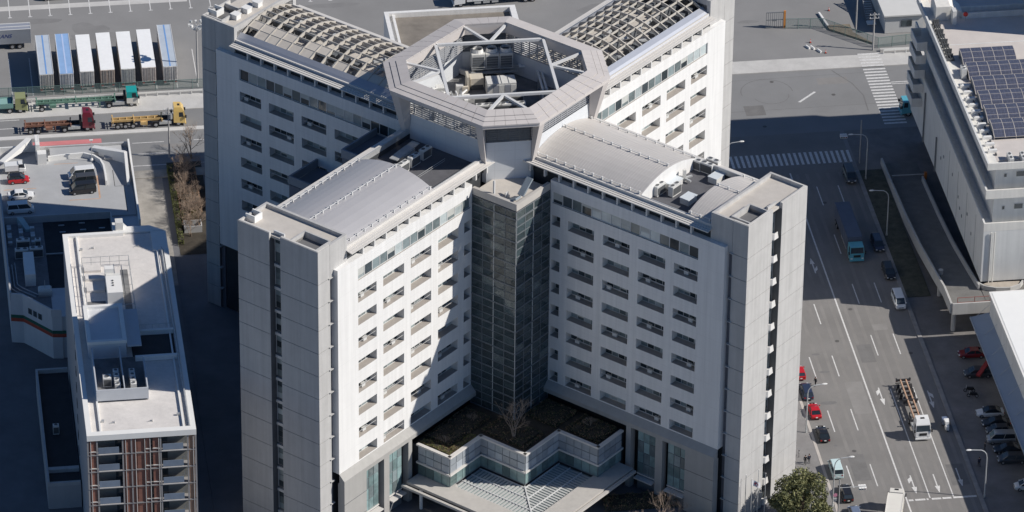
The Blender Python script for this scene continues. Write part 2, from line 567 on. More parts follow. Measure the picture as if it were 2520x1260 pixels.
def facade_mesh(inner, cols, strip, bottom_open=True):
    """Wall sheet in local x (along), y (inwards), z with deep openings."""
    mb = MB()
    ops = []
    for (a, b) in cols:
        for r in ROWS:
            ops.append((a, b, r - WH, r))
    ops.append((strip[0], strip[1], 44.95, 46.95))
    xs = sorted({inner, 49.6} | {v for o in ops for v in o[:2]})
    zs = sorted({ZB, ZT} | {v for o in ops for v in o[2:]})
    for i in range(len(xs) - 1):
        for j in range(len(zs) - 1):
            cx, cz = (xs[i] + xs[i + 1]) / 2, (zs[j] + zs[j + 1]) / 2
            if any(o[0] < cx < o[1] and o[2] < cz < o[3] for o in ops):
                continue
            mb.quad((xs[i], 0, zs[j]), (xs[i + 1], 0, zs[j]), (xs[i + 1], 0, zs[j + 1]), (xs[i], 0, zs[j + 1]))
    for (a, b, c, d) in ops:
        dep = WD if c < 44 else 0.28
        mb.quad((a, 0, c), (a, dep, c), (a, dep, d), (a, 0, d))
        mb.quad((b, dep, c), (b, 0, c), (b, 0, d), (b, dep, d))
        mb.quad((a, 0, c), (b, 0, c), (b, dep, c), (a, dep, c), m=1)
        mb.quad((a, dep, d), (b, dep, d), (b, 0, d), (a, 0, d))
    # returns at both ends and the top
    mb.quad((49.6, 0, ZB), (49.6, 1.4, ZB), (49.6, 1.4, ZT), (49.6, 0, ZT))
    mb.quad((inner, 1.4, ZB), (inner, 0, ZB), (inner, 0, ZT), (inner, 1.4, ZT))
    mb.quad((inner, 0, ZT), (49.6, 0, ZT), (49.6, 1.4, ZT), (inner, 1.4, ZT))
    return mb

def window_mesh(w, h, n, kind):
    """Frame with mullions at the back of an opening."""
    mb = MB()
    t = 0.07
    mb.box(0, w, -t, 0, 0, t); mb.box(0, w, -t, 0, h - t, h)
    for k in range(n + 1):
        x = (w - t) * k / n
        mb.box(x, x + t, -t - 0.004, -0.004, t, h - t)
    if kind == 1:     # handrail across the opening
        mb.box(0.02, w - 0.02, -WD + 0.12, -WD + 0.17, 0.95, 1.0)
    return mb

WIN = {}
def window(parent, x, z, w, h, n, sgn, mats_cycle, kind=0, unit=False):
    key = (round(w, 2), round(h, 2), n, kind)
    if key not in WIN:
        WIN[key] = window_mesh(w, h, n, kind).mesh('window', [M_frame])
        pw = w / n
        WIN[key + ('p',)] = MB().quad((0, -0.02, 0), (pw, -0.02, 0), (pw, -0.02, h), (0, -0.02, h)).mesh('pane', [M_gl])
        WIN[key + ('pb',)] = MB().quad((0, -0.02, 0), (pw, -0.02, 0), (pw, -0.02, h), (0, -0.02, h)).mesh('pane', [M_blind])
        WIN[key + ('pm',)] = MB().quad((0, -0.02, 0), (pw, -0.02, 0), (pw, -0.02, h), (0, -0.02, h)).mesh('pane', [M_mid])
    rot, (ox, oy) = parent
    lx, ly = x, (WD if h < 1.9 else 0.28)
    wo = place('window', WIN[key], office, (ox + lx * math.cos(rot) - ly * math.sin(rot), oy + lx * math.sin(rot) + ly * math.cos(rot), z), rot)
    for k in range(n):
        place('pane', WIN[key + (random.choice(mats_cycle),)], wo, (w / n * k, 0, 0))
    for k in range(n):
        if n > 1 and random.random() < 0.3 or n == 1 and h > 1.9 and random.random() < 0.25:
            f = random.choice((0.3, 0.5, 0.7))
            MB().quad((w / n * k + 0.04, -0.03, h * (1 - f)), (w / n * (k + 1) - 0.04, -0.03, h * (1 - f)), (w / n * (k + 1) - 0.04, -0.03, h - 0.07), (w / n * k + 0.04, -0.03, h - 0.07)).build('blind', M_blindc, wo)
    if unit:
        ux = rnd(0.4, w - 1.6)
        if 'unit' not in WIN:
            WIN['unit'] = MB().box(0, 0.8, -0.75, -0.4, 0.05, 0.65).mesh('condenser_unit', [M_unit])
        place('condenser_unit', WIN['unit'], wo, (ux, 0, 0))
    return wo

for wing, (rot, (ox, oy), sgn) in FACES.items():
    front = wing in ('FR', 'FL')
    inner = 17.05
    cols = [(17.3, 18.95)] + COLS
    strip = (17.4, 44.8)
    if not front:
        inner, cols, strip = 8.6, [(13.8, 18.7)] + COLS, (13.0, 44.8)
    mb = facade_mesh(inner, cols, strip)
    if sgn < 0:
        mb.v = [(-x, y, z) for x, y, z in mb.v]
    fo = mb.build('facade_wall', [M_white, M_sill], office, (ox, oy, 0), rot)
    for ci, (a, b) in enumerate(cols):
        for ri, r in enumerate(ROWS):
            x0 = a if sgn > 0 else -b
            w = b - a
            lit = (ci + ri) % 2 == 0  # every other window: mostly darker panes, a handrail and a unit
            window((rot, (ox, oy)), x0, r - WH, w, WH, 1 if w < 3 else 4, sgn, ['p', 'p', 'p', 'pm'] if lit else ['p', 'pm', 'pm', 'pb'],
                   1 if lit and w > 3 else 0, unit=(w > 3 and lit))
    x0 = strip[0] if sgn > 0 else -strip[1]
    sw = strip[1] - strip[0]
    n = int(round(sw / 1.8))
    pw = sw / n
    for k in range(n):
        window((rot, (ox, oy)), x0 + pw * k, 44.95, pw, 2.0, 1, sgn, ['p', 'pm', 'pm', 'pb'] if wing != 'FR' else (['pb', 'pb', 'pm'] if 3 < k < 11 else ['pm', 'p']))
panel_lines(M_white, 2, 0, 4.0, 3.325, 0.91, 0.05)

# wing fill added to block light through windows, and the plain rear walls
core = MB()
core.box(-49.5, 49.5, -7.12, 7.12, 0.1, 48.6).box(-7.12, 7.12, -49.5, 49.5, 0.1, 48.62)
core.build('wing_light_block', M_dark, office)
for (x0, x1, y0, y1) in ((17, 49.6, 7.2, 8.5), (-49.6, -17, 7.2, 8.5), (-8.5, -7.2, 17, 49.6), (-8.5, -7.2, -49.6, -17),
                         (8.6, 17, 7.2, 8.5), (-17, -8.6, 7.2, 8.5), (-8.5, -7.2, 8.6, 17), (-8.5, -7.2, -17, -8.6)):
    MB().box(x0, x1, y0, y1, 0.1, 48.85).build('rear_wall', M_white, office)

# ---- end towers: a core with storey-high cladding panels, a window slot and a parapet roof
def wing_xf(wing):
    """wing-local (u outwards, v across) to office-local."""
    return {'FR': lambda u, v: (u, v), 'RR': lambda u, v: (-v, u), 'RL': lambda u, v: (-u, -v), 'FL': lambda u, v: (v, -u)}[wing]
ROTW = {'FR': 0.0, 'RR': math.pi / 2, 'RL': math.pi, 'FL': -math.pi / 2}
TOP = 53.5
JO = [3.8 + 4.0 * k for k in range(12)]
LEV = [0.1] + JO + [TOP]
PAN = {}
def panel(parent, kind, w, z0, z1, loc, rz):
    key = (round(w, 2), round(z1 - z0, 2))
    if key not in PAN:
        PAN[key] = MB().box(0.006, w - 0.006, -0.06, 0.02, 0.045, z1 - z0 - 0.045).mesh('panel', [M_conc])
    return place('panel', PAN[key], parent, (loc[0], loc[1], z0), rz)

SLOT = {'FR': (-1.35, 1.1), 'FL': (-1.6, 0.5), 'RL': (-1.2, 1.0), 'RR': (-1.2, 1.0)}
for wing in ('FR', 'FL', 'RL', 'RR'):
    s0, s1 = SLOT[wing]
    tw = empty('end_tower')
    tw.parent = office
    tw.rotation_euler = (0, 0, ROTW[wing])
    t = MB()
    # body: two halves beside the slot, a back wall, inner block behind the facade slabs
    t.box(50.4, 53.14, -7.64, s0, 0.1, TOP - 1.0).box(50.4, 53.14, s1, 7.64, 0.1, TOP - 1.0)
    t.box(46.4, 51.9, s0, s1, 0.1, TOP - 1.0)
    t.box(46.4, 50.4, -7.0, s0, 0.1, TOP - 1.02).box(46.4, 50.4, s1, 7.0, 0.1, TOP - 1.02)
    t.build('tower_core', M_concd, tw)
    faces = []
    if wing in ('FR', 'FL'):
        faces += [((53.14, -7.7), math.pi / 2, s0 + 7.7), ((53.14, s1), math.pi / 2, 7.7 - s1)]
    if wing in ('FR', 'RR'):
        faces += [((50.4, -7.64), 0.0, 2.8)]
    if wing in ('FL', 'RL'):
        faces += [((53.2, 7.64), math.pi, 2.8)]
    for (loc, rz, w) in faces:
        for a, b in zip(LEV[:-1], LEV[1:]):
            if w > 4:
                panel(tw, 0, w / 2, a, b, loc, rz)
                panel(tw, 0, w / 2, a, b, (loc[0] + math.cos(rz) * w / 2, loc[1] + math.sin(rz) * w / 2), rz)
            else:
                panel(tw, 0, w, a, b, loc, rz)
    # upper block above the eaves: cladding returns to the full tower depth
    up = MB()
    for v in (-7.7, 7.7):
        s = 1 if v > 0 else -1
        up.box(46.4, 50.36, min(v, v - s * 0.4), max(v, v - s * 0.4), 47.85, TOP)
    up.box(46.4, 46.85, -7.28, 7.28, 47.85, TOP - 0.02)
    up.build('tower_shoulder', M_conc, tw)
    pp = MB()
    pp.box(52.75, 53.1, -7.58, s0, TOP - 1.0, TOP + 0.02).box(52.75, 53.1, s1, 7.58, TOP - 1.0, TOP + 0.02)
    pp.box(50.4, 52.75, -7.58, -7.28, TOP - 1.0, TOP + 0.02).box(50.4, 52.75, 7.28, 7.58, TOP - 1.0, TOP + 0.02)
    pp.build('parapet', mat('coping_concrete', (0.60, 0.58, 0.545), 0.75, 0.06, 0.6), tw)
    # roof with the plant shaft sunk into one corner
    h0, h1 = (-6.6, -2.3) if wing in ('FR', 'RR') else (2.4, 6.9)
    d = MB()
    z = TOP - 0.62
    d.box(46.85, 49.4, -7.28, 7.28, TOP - 1.0, z)
    d.box(49.4, 52.75, -7.28, h0, TOP - 1.0, z).box(49.4, 52.75, h1, 7.28, TOP - 1.0, z)
    d.build('tower_roof', M_roofdeck, tw)
    sh = MB()
    sh.box(49.4, 49.65, h0 - 0.25, h1 + 0.25, TOP - 3.9, TOP + 0.05)
    sh.box(49.65, 52.75, h0 - 0.25, h0, TOP - 3.9, TOP + 0.04).box(49.65, 52.75, h1, h1 + 0.25, TOP - 3.9, TOP + 0.04)
    sh.build('shaft_wall', M_conc, tw)
    # stair windows in the slot, one per storey
    for k, (a, b) in enumerate(zip(LEV[:-1], LEV[1:])):
        if wing in ('RL', 'RR'):
            continue
        sw = MB()
        sw.box(51.92, 52.2, s0 + 0.05, s1 - 0.05, b - 0.5, b - 0.02)
        sw.box(51.92, 52.0, s0 + 0.05, s0 + 0.15, a + 0.25, b - 0.5).box(51.92, 52.0, s1 - 0.15, s1 - 0.05, a + 0.25, b - 0.5)
        wo = sw.build('stair_window', M_frame if wing == 'FL' else M_conc, tw)
        nz = 3
        hz = (b - 0.5 - a - 0.3) / nz
        for q in range(nz):
            mm = random.choice([M_gl, M_mid, M_mid, M_blind])
            MB().quad((51.95, s0 + 0.16, a + 0.3 + hz * q + 0.05), (51.95, s1 - 0.16, a + 0.3 + hz * q + 0.05),
                      (51.95, s1 - 0.16, a + 0.3 + hz * (q + 1) - 0.05), (51.95, s0 + 0.16, a + 0.3 + hz * (q + 1) - 0.05)).build('stair_pane', mm, tw)
        if wing == 'FR':      # small landing with a rounded upstand
            ld = MB()
            ld.prism([(51.95, s0 + 0.02), (52.75, s0 + 0.02), (53.3, s0 + 0.5), (53.3, s1 - 0.9), (52.6, s1 - 0.05), (51.95, s1 - 0.05)], a + 0.12, a + 0.28)
            ld.prism([(52.9, s0 + 0.05), (53.3, s0 + 0.5), (53.3, s1 - 1.1), (53.18, s1 - 1.1), (53.18, s0 + 0.56), (52.85, s0 + 0.17)], a + 0.28, a + 1.25)
            ld.build('landing', mat('landing_white', (0.72, 0.7, 0.67), 0.6, 0.05, 1), tw)
    # groove columns between tower and facade slab
    for s in (-1, 1):
        g = MB()
        g.box(49.62, 50.4, min(s * 6.9, s * 7.25), max(s * 6.9, s * 7.25), 0.1, 49.4)
        g.build('groove', M_groove, tw)
        for b in JO:
            MB().box(49.9, 50.75, min(s * 7.28, s * 7.9), max(s * 7.28, s * 7.9), b - 0.06, b + 0.06).build('groove_bracket', M_conc, tw)

# ---- eaves: dark gap, brackets and three long louvre strips on every side
for wing in ('FR', 'FL', 'RL', 'RR'):
    wr = empty('wing_roof')
    wr.parent = office
    wr.rotation_euler = (0, 0, ROTW[wing])
    u0, u1 = (10.2, 46.6)
    for s in (-1, 1):
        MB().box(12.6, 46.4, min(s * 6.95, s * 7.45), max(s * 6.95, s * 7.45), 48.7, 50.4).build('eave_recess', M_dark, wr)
        for (v0, v1, zz) in ((7.55, 7.98, 50.62), (8.06, 8.42, 50.54), (8.5, 8.82, 50.46)):
            MB().box(u0, u1, min(s * v0, s * v1), max(s * v0, s * v1), zz, zz + 0.16).build('eave_strip', M_eave, wr)
        MB().box(u0 + 0.02, u1 - 0.02, min(s * 7.05, s * 7.5), max(s * 7.05, s * 7.5), 50.42, 51.25).build('eave_upstand', M_eave, wr)
        me = None
        k = 0
        x = 13.0
        while x < 46.0:
            if me is None:
                me = MB().box(-0.14, 0.14, -0.35, 0.25, 48.95, 50.42).mesh('eave_bracket', [M_steel])
            place('eave_bracket', me, wr, (x, s * 8.05, 0))
            x += 2.75

# ---- solid vault roofs on the two front wings
def arc_profile(half, z0, rise, n=12):
    return [(half * (2 * k / n - 1), z0 + rise * (1 - (2 * k / n - 1) ** 2)) for k in range(n + 1)]
def vault(parent, u0, u1, half=7.35, z0=51.15, rise=1.75, seam=0.0, name='vault_roof', m=None):
    pr = arc_profile(half, z0, rise)
    mb = MB()
    for (va, za), (vb, zb) in zip(pr[:-1], pr[1:]):
        mb.quad((u0, va, za), (u1, va, za), (u1, vb, zb), (u0, vb, zb))
    lo = [(u0, v, z) for v, z in pr]; hi = [(u1, v, z) for v, z in pr]
    for end in (lo, hi):
        for (p, q) in zip(end[:-1], end[1:]):
            mb.quad((p[0], p[1], 49.6), (q[0], q[1], 49.6), q, p, m=1)
    o = mb.build(name, [m or M_roofmet, M_white], parent)
    return o, pr
def vault_rails(o, pr, u0, u1, vs, step=1.75):
    def zat(v):
        for (va, za), (vb, zb) in zip(pr[:-1], pr[1:]):
            if va <= v <= vb:
                return za + (zb - za) * (v - va) / (vb - va)
        return pr[0][1]
    for v in vs:
        z = zat(v)
        MB().box(u0 + 0.1, u1 - 0.1, v - 0.05, v + 0.05, z + 0.28, z + 0.36).build('roof_rail', M_steel, o.parent)
        x = u0 + 0.5
        while x < u1:
            MB().box(x - 0.09, x + 0.09, v - 0.14, v + 0.14, z - 0.02, z + 0.46).build('rail_post', M_steel, o.parent)
            x += step
for wing, spans in (('FR', [(12.8, 33.0), (41.6, 46.38)]), ('FL', [(25.0, 46.38)])):
    wr = [o for o in office.children if o.name.startswith('wing_roof')][['FR', 'FL', 'RL', 'RR'].index(wing)]
    for (a, b) in spans:
        o, pr = vault(wr, a, b, m=M_roofmet if wing == 'FL' else mat('vault_metal_warm', (0.58, 0.55, 0.52), 0.5, 0.06, 0.15, metal=0.15))
        vs = [-6.9, 0.3, 6.9]
        vault_rails(o, pr, a, b, vs)
        if wing == 'FR':     # standing seams
            x = a + 0.3
            sm = MB()
            while x < b - 0.1:
                for (va, za), (vb, zb) in zip(pr[:-1], pr[1:]):
                    sm.hexa([(x, va, za), (x + 0.05, va, za), (x + 0.05, vb, zb), (x, vb, zb)],
                            [(x, va, za + 0.03), (x + 0.04, va, za + 0.03), (x + 0.04, vb, zb + 0.03), (x, vb, zb + 0.03)])
                x += 0.48
            sm.build('roof_seam', MATS['vault_metal_warm'], wr)
    w0, w1 = (33.0, 41.6) if wing == 'FR' else (12.8, 25.0)
    MB().box(w0, w1, -7.0, 7.0, 48.66, 49.6).build('plant_well_floor', mat('well_floor', (0.12, 0.12, 0.13), 0.8, 0.2, 0.6), wr)
    for s in (-1, 1):
        MB().box(w0 + 0.02, w1 - 0.02, min(s * 7.0, s * 7.18), max(s * 7.0, s * 7.18), 49.6, 51.3).build('plant_well_wall', M_galv, wr)

# ---- open lattice roofs on the two rear wings
for wing in ('RL', 'RR'):
    wr = [o for o in office.children if o.name.startswith('wing_roof')][['FR', 'FL', 'RL', 'RR'].index(wing)]
    MB().box(12.8, 46.38, -6.9, 6.9, 48.66, 49.95).build('service_floor', M_roofdeck, wr)
    for s in (-1, 1):   # smooth zinc strip along the eaves
        pr = [(7.6, 50.95), (6.9, 51.55), (6.1, 52.05)]
        mb = MB()
        for (va, za), (vb, zb) in zip(pr[:-1], pr[1:]):
            mb.quad((12.8, s * va, za), (46.38, s * va, za), (46.38, s * vb, zb), (12.8, s * vb, zb))
        mb.quad((12.8, s * 6.1, 52.05), (46.38, s * 6.1, 52.05), (46.38, s * 6.1, 49.9), (12.8, s * 6.1, 49.9))
        mb.build('zinc_strip', M_bluemet, wr)
    prof = arc_profile(6.1, 52.05, 1.55, 10)
    nrib = 15
    rib = MB()
    for (va, za), (vb, zb) in zip(prof[:-1], prof[1:]):
        rib.hexa([(-0.08, va, za - 0.55), (0.08, va, za - 0.55), (0.08, vb, zb - 0.55), (-0.08, vb, zb - 0.55)],
                 [(-0.08, va, za), (0.08, va, za), (0.08, vb, zb), (-0.08, vb, zb)])
    rme = rib.mesh('lattice_rib', [M_machine if wing == 'RL' and False else mat('lattice_cream', (0.56, 0.52, 0.46), 0.6, 0.08, 1.0)])
    for k in range(nrib):
        place('lattice_rib', rme, wr, (14.0 + (46.0 - 14.0) * k / (nrib - 1), 0, 0))
    for k in range(1, 8):
        v = -6.1 + 12.2 * k / 8
        z = 52.05 + 1.55 * (1 - (v / 6.1) ** 2)
        MB().box(13.0, 46.3, v - 0.05, v + 0.05, z - 0.42, z - 0.06).build('lattice_purlin', mat('lattice_cream', (0.56, 0.52, 0.46)), wr)
    if wing == 'RL':     # translucent cream sheets fill the lowest bays on the street side
        for k in range(nrib - 1):
            ua, ub = 14.0 + 32.0 * k / (nrib - 1) + 0.1, 14.0 + 32.0 * (k + 1) / (nrib - 1) - 0.1
            for (va, vb) in ((6.05, 4.65),) if k < 7 else ((6.05, 4.65), (4.55, 3.1)):
                if random.random() < 0.12:
                    continue
                za, zb = 52.05 + 1.55 * (1 - (va / 6.1) ** 2) - 0.12, 52.05 + 1.55 * (1 - (vb / 6.1) ** 2) - 0.12
                MB().quad((ua, va, za), (ub, va, za), (ub, vb, zb), (ua, vb, zb)).build('lattice_sheet', mat('cream_sheet', (0.62, 0.565, 0.49), 0.6, 0.1, 1.0), wr)
    # dark vent boxes, cable trays and bright ducts standing below the lattice
    bx = MB().box(-0.75, 0.75, -0.6, 0.6, 49.95, 51.5).mesh('vent_box', [M_louvre])
    dk = MB().cyl((-1.2, 0, 50.6), (1.2, 0, 50.6), 0.35, 0.35, 8).mesh('duct', [M_galv])
    for i in range(14):
        for j in range(4):
            u = 15.2 + 2.28 * i
            v = -4.4 + 2.95 * j
            if random.random() < 0.6:
                place('vent_box', bx, wr, (u, v, rnd(-0.2, 0.3)))
            elif random.random() < 0.5:
                place('duct', dk, wr, (u, v, rnd(0, 0.6)), rnd(0, 3))

# ---- central drum with its ring
def octo(h, c, z):
    return [(h, -c, z), (h, c, z), (c, h, z), (-c, h, z), (-h, c, z), (-h, -c, z), (-c, -h, z), (c, -h, z)]
drum = empty('drum'); drum.parent = office
MB().loft([octo(12.75, 7.9, 46.9), octo(12.75, 7.9, 54.0)], cap=False).build('drum_wall', mat('drum_panel', (0.66, 0.68, 0.70), 0.5, 0.04, 0.4), drum)
panel_lines(MATS['drum_panel'], 2, 0, 1.75, 2.2, 0.88, 0.05)
MB().prism([p[:2] for p in octo(12.7, 7.85, 0)], 49.7, 50.2).build('drum_floor', M_grime, drum)
# louvred gap between drum and ring
for k in range(8):
    a, b = octo(12.55, 7.8, 0)[k], octo(12.55, 7.8, 0)[(k + 1) % 8]
    g = MB()
    long_side = k % 2 == 0
    for zz in [54.12 + 0.36 * i for i in range(9)]:
        g.beam((a[0], a[1], zz), (b[0], b[1], zz), 0.10, 0.17)
    n = 10 if long_side else 4
    for i in range(n + 1):
        x, y = a[0] + (b[0] - a[0]) * i / n, a[1] + (b[1] - a[1]) * i / n
        g.box(x - 0.07, x + 0.07, y - 0.07, y + 0.07, 54.0, 57.4)
    if not long_side:
        g.quad((a[0], a[1], 54), (b[0], b[1], 54), (b[0], b[1], 57.4), (a[0], a[1], 57.4))
    g.build('louvre_screen', M_louvre if not long_side else mat('louvre_grey', (0.33, 0.34, 0.36), 0.6, 0.1, 1.0), drum)
# ring panels: three stepped bands, eight segments each cut into plates
OUT, INN = (15.2, 9.0), (11.95, 7.4)
def ring_pt(k, f, t, z_off=0.0):
    """corner k..k+1 at fraction t, band fraction f from the inner (0) to the outer edge (1)."""
    h, c = INN[0] + (OUT[0] - INN[0]) * f, INN[1] + (OUT[1] - INN[1]) * f
    P = octo(h, c, 0)
    a, b = P[k], P[(k + 1) % 8]
    return (a[0] + (b[0] - a[0]) * t, a[1] + (b[1] - a[1]) * t, 59.3 - 0.7 * f + z_off)
ring = empty('roof_ring'); ring.parent = office
for k in range(8):
    n = 8 if k % 2 == 0 else 5
    for i in range(n):
        for (f0, f1, dz) in ((0.0, 0.44, 0.0), (0.46, 0.72, -0.08), (0.74, 1.0, -0.16)):
            g0 = 0.004 if i else 0.0
            t0, t1 = i / n + g0, (i + 1) / n
            a, b = ring_pt(k, f0, t0, dz), ring_pt(k, f0, t1, dz)
            c, d = ring_pt(k, f1, t1, dz), ring_pt(k, f1, t0, dz)
            lo = [(p[0], p[1], p[2] - 0.22) for p in (a, b, c, d)]
            MB().hexa(lo, [a, b, c, d]).build('ring_plate', M_ring, ring)
under = MB()
under.loft([octo(15.1, 8.94, 57.75), octo(15.1, 8.94, 58.36)], cap=False)
under.loft([octo(12.0, 7.45, 57.35), octo(15.1, 8.94, 57.75)], cap=False)
under.loft([octo(11.95, 7.4, 59.05), octo(11.95, 7.4, 57.4)], cap=False)
under.build('ring_fascia', M_ring, ring)
# flared legs at the ends of the long sides
for k in range(8):
    P0, P1 = octo(15.05, 8.9, 57.9), octo(12.9, 8.0, 50.2)
    p, q = Vector(P0[k]), Vector(P1[k])
    nxt = Vector(octo(15.05, 8.9, 57.9)[(k + 1) % 8]) if k % 2 == 0 else Vector(octo(15.05, 8.9, 57.9)[k - 1])
    along = (nxt - p).normalized()
    inn = Vector((-p.x, -p.y, 0)).normalized()
    w0, w1 = 2.6, 0.9
    q2 = Vector((q.x * 1.02, q.y * 1.02, 50.2))
    lo = [q2, q2 + along * w1, q2 + along * w1 + inn * 0.5, q2 + inn * 0.5]
    hi = [p, p + along * w0 * 0.55, p + along * w0 * 0.5 + inn * 2.2, p + inn * 2.4]
    MB().hexa(lo, hi).build('ring_leg', M_ring, ring)
# braces across the opening
MID = [(11.95, 0.0), (0.0, 11.95), (-11.95, 0.0), (0.0, -11.95)]
CORN = octo(11.95, 7.4, 0)
for k in range(4):
    a, b = MID[k], MID[(k + 1) % 4]
    MB().beam((*a, 58.75), (*b, 58.75), 0.46, 0.42).build('ring_brace', M_steel, ring)
    mx, my = (a[0] + b[0]) / 2, (a[1] + b[1]) / 2
    for v in (CORN[2 * k + 1], CORN[(2 * k + 2) % 8]):
        MB().beam((mx, my, 58.7), (v[0], v[1], 58.75), 0.42, 0.36).build('ring_brace', M_steel, ring)

# ---- glass stair tower in the front corner
gt = empty('glass_tower'); gt.parent = office
M_mull = mat('mullion_dark', (0.17, 0.185, 0.20), 0.5, 0.1, 1.0)
M_curtain = glass_mat('curtain_glass', (0.075, 0.105, 0.115), 0.03, 0.25, 0.12)

def see_through(m, al):
    b = m.node_tree.nodes['Principled BSDF']
    b.inputs['Alpha'].default_value = al
    return m
M_curtain2 = glass_mat('curtain_glass_pale', (0.165, 0.20, 0.20), 0.06, 0.4, 0.3)
M_int = mat('stair_interior', (0.25, 0.29, 0.32), 0.8, 0.15, 0.6)
MB().box(8.55, 12.0, -12.0, -8.55, 9.5, 47.2).build('stair_core', M_int, gt)
MB().box(8.52, 8.6, -16.8, -12.02, 9.5, 47.2).build('inner_wall', M_int, gt)
MB().box(12.02, 16.8, -8.6, -8.52, 9.5, 47.2).build('inner_wall', M_int, gt)
for k in range(10):
    zf = 10.8 + 4.0 * k
    if zf < 47:
        MB().prism([(8.65, -16.8), (12.6, -16.8), (12.6, -12.1), (8.65, -12.1)], zf - 0.22, zf).build('landing_slab', M_int, gt)
        MB().prism([(12.62, -12.6), (16.8, -12.6), (16.8, -8.65), (12.62, -8.65)], zf - 0.22, zf).build('landing_slab', M_int, gt)
        MB().beam((12.8, -15.8, zf), (16.4, -15.8, zf + 2.0), 1.3, 0.3).build('stair_flight', M_int, gt)
        MB().beam((16.2, -15.0, zf + 2.0), (16.2, -12.6, zf + 4.0), 1.1, 0.3).build('stair_flight', M_int, gt)
        MB().box(12.0, 12.25, -16.4, -16.15, zf, zf + 3.7).build('stair_column', M_frame, gt)
MB().box(8.55, 16.5, -16.5, -8.55, 47.2, 47.5).build('tower_roof', M_roofdeck, gt)
for (x0, x1, y0, y1) in ((8.5, 17.0, -17.0, -16.45), (16.45, 17.0, -16.45, -8.5)):
    MB().box(x0, x1, y0, y1, 47.15, 48.35).build('tower_parapet', mat('stone_coping', (0.50, 0.475, 0.44), 0.75, 0.06, 0.6), gt)
see_through(M_curtain, 0.62)
see_through(M_curtain2, 0.5)
pane_me = {}
zlev = [9.6 + 1.335 * k for k in range(29)]
for fi, (org, rz) in enumerate((((8.5, -17.0), 0.0), ((17.0, -17.0), math.pi / 2))):
    for j in range(28):
        for i in range(4):
            w = 8.5 / 4
            key = (i, (j + i) % 9 == 0 or (fi == 0 and j > 18 and 1 <= i <= 3 and random.random() < 0.55))
            if key[1] not in pane_me:
                pane_me[key[1]] = MB().box(0.05, w - 0.05, -0.03, 0.02, 0.09, 1.335 - 0.04).mesh('curtain_pane', [M_curtain2 if key[1] else M_curtain])
            place('curtain_pane', pane_me[key[1]], gt, (org[0] + math.cos(rz) * w * i, org[1] + math.sin(rz) * w * i, zlev[j]), rz)
    for j in range(29):
        thick = j % 3 == 0
        MB().box(0, 8.5, -0.13 if thick else -0.09, 0.05, -0.10 if thick else -0.05, 0.11 if thick else 0.05).build(
            'transom', M_mull, gt, (org[0], org[1], zlev[j]), rz)
    for i in range(5):
        MB().box(-0.05, 0.05, -0.08, 0.06, 0, 37.3).build('mullion', M_frame if i in (2,) or (fi == 0 and i == 4) else M_mull, gt,
                                                       (org[0] + math.cos(rz) * 8.5 / 4 * i, org[1] + math.sin(rz) * 8.5 / 4 * i, 9.6), rz)
MB().box(0, 0.9, 0, 0.1, 0, 0.6).box(0.3, 0.4, -0.3, 0.4, 0, 0.9).build('roof_fitting', M_steel, gt, (13.2, -15.0, 47.5))
MB().box(0, 0.3, 0, 0.3, 0, 0.7).cyl((0.15, 0.15, 0.7), (0.15, 0.15, 1.6), 0.03).build('roof_fitting', M_steel, gt, (15.0, -13.8, 47.5))

# ---- stepped corner blocks on the left side and the rear block
cb = MB()
cb.box(-17, -8.5, -17, -8.5, 0.1, 44.9).box(-29, -17.02, -15.5, -8.55, 0.1, 34.6)
cb.build('corner_block', mat('dark_cladding', (0.14, 0.16, 0.20), 0.5, 0.1, 0.5), office)
M_railf = mat('rail_frame', (0.25, 0.28, 0.32), 0.5, 0.1, 1.0)
for (x0, x1, y0, y1, z) in ((-17.1, -8.5, -17.1, -16.8, 46.0), (-17.1, -16.8, -16.8, -8.5, 46.0), (-29.1, -17, -15.6, -15.3, 36.2), (-29.1, -28.8, -15.3, -8.55, 36.2)):
    MB().box(x0, x1, y0, y1, z - 1.4, z).build('corner_block_parapet', M_railf, office)

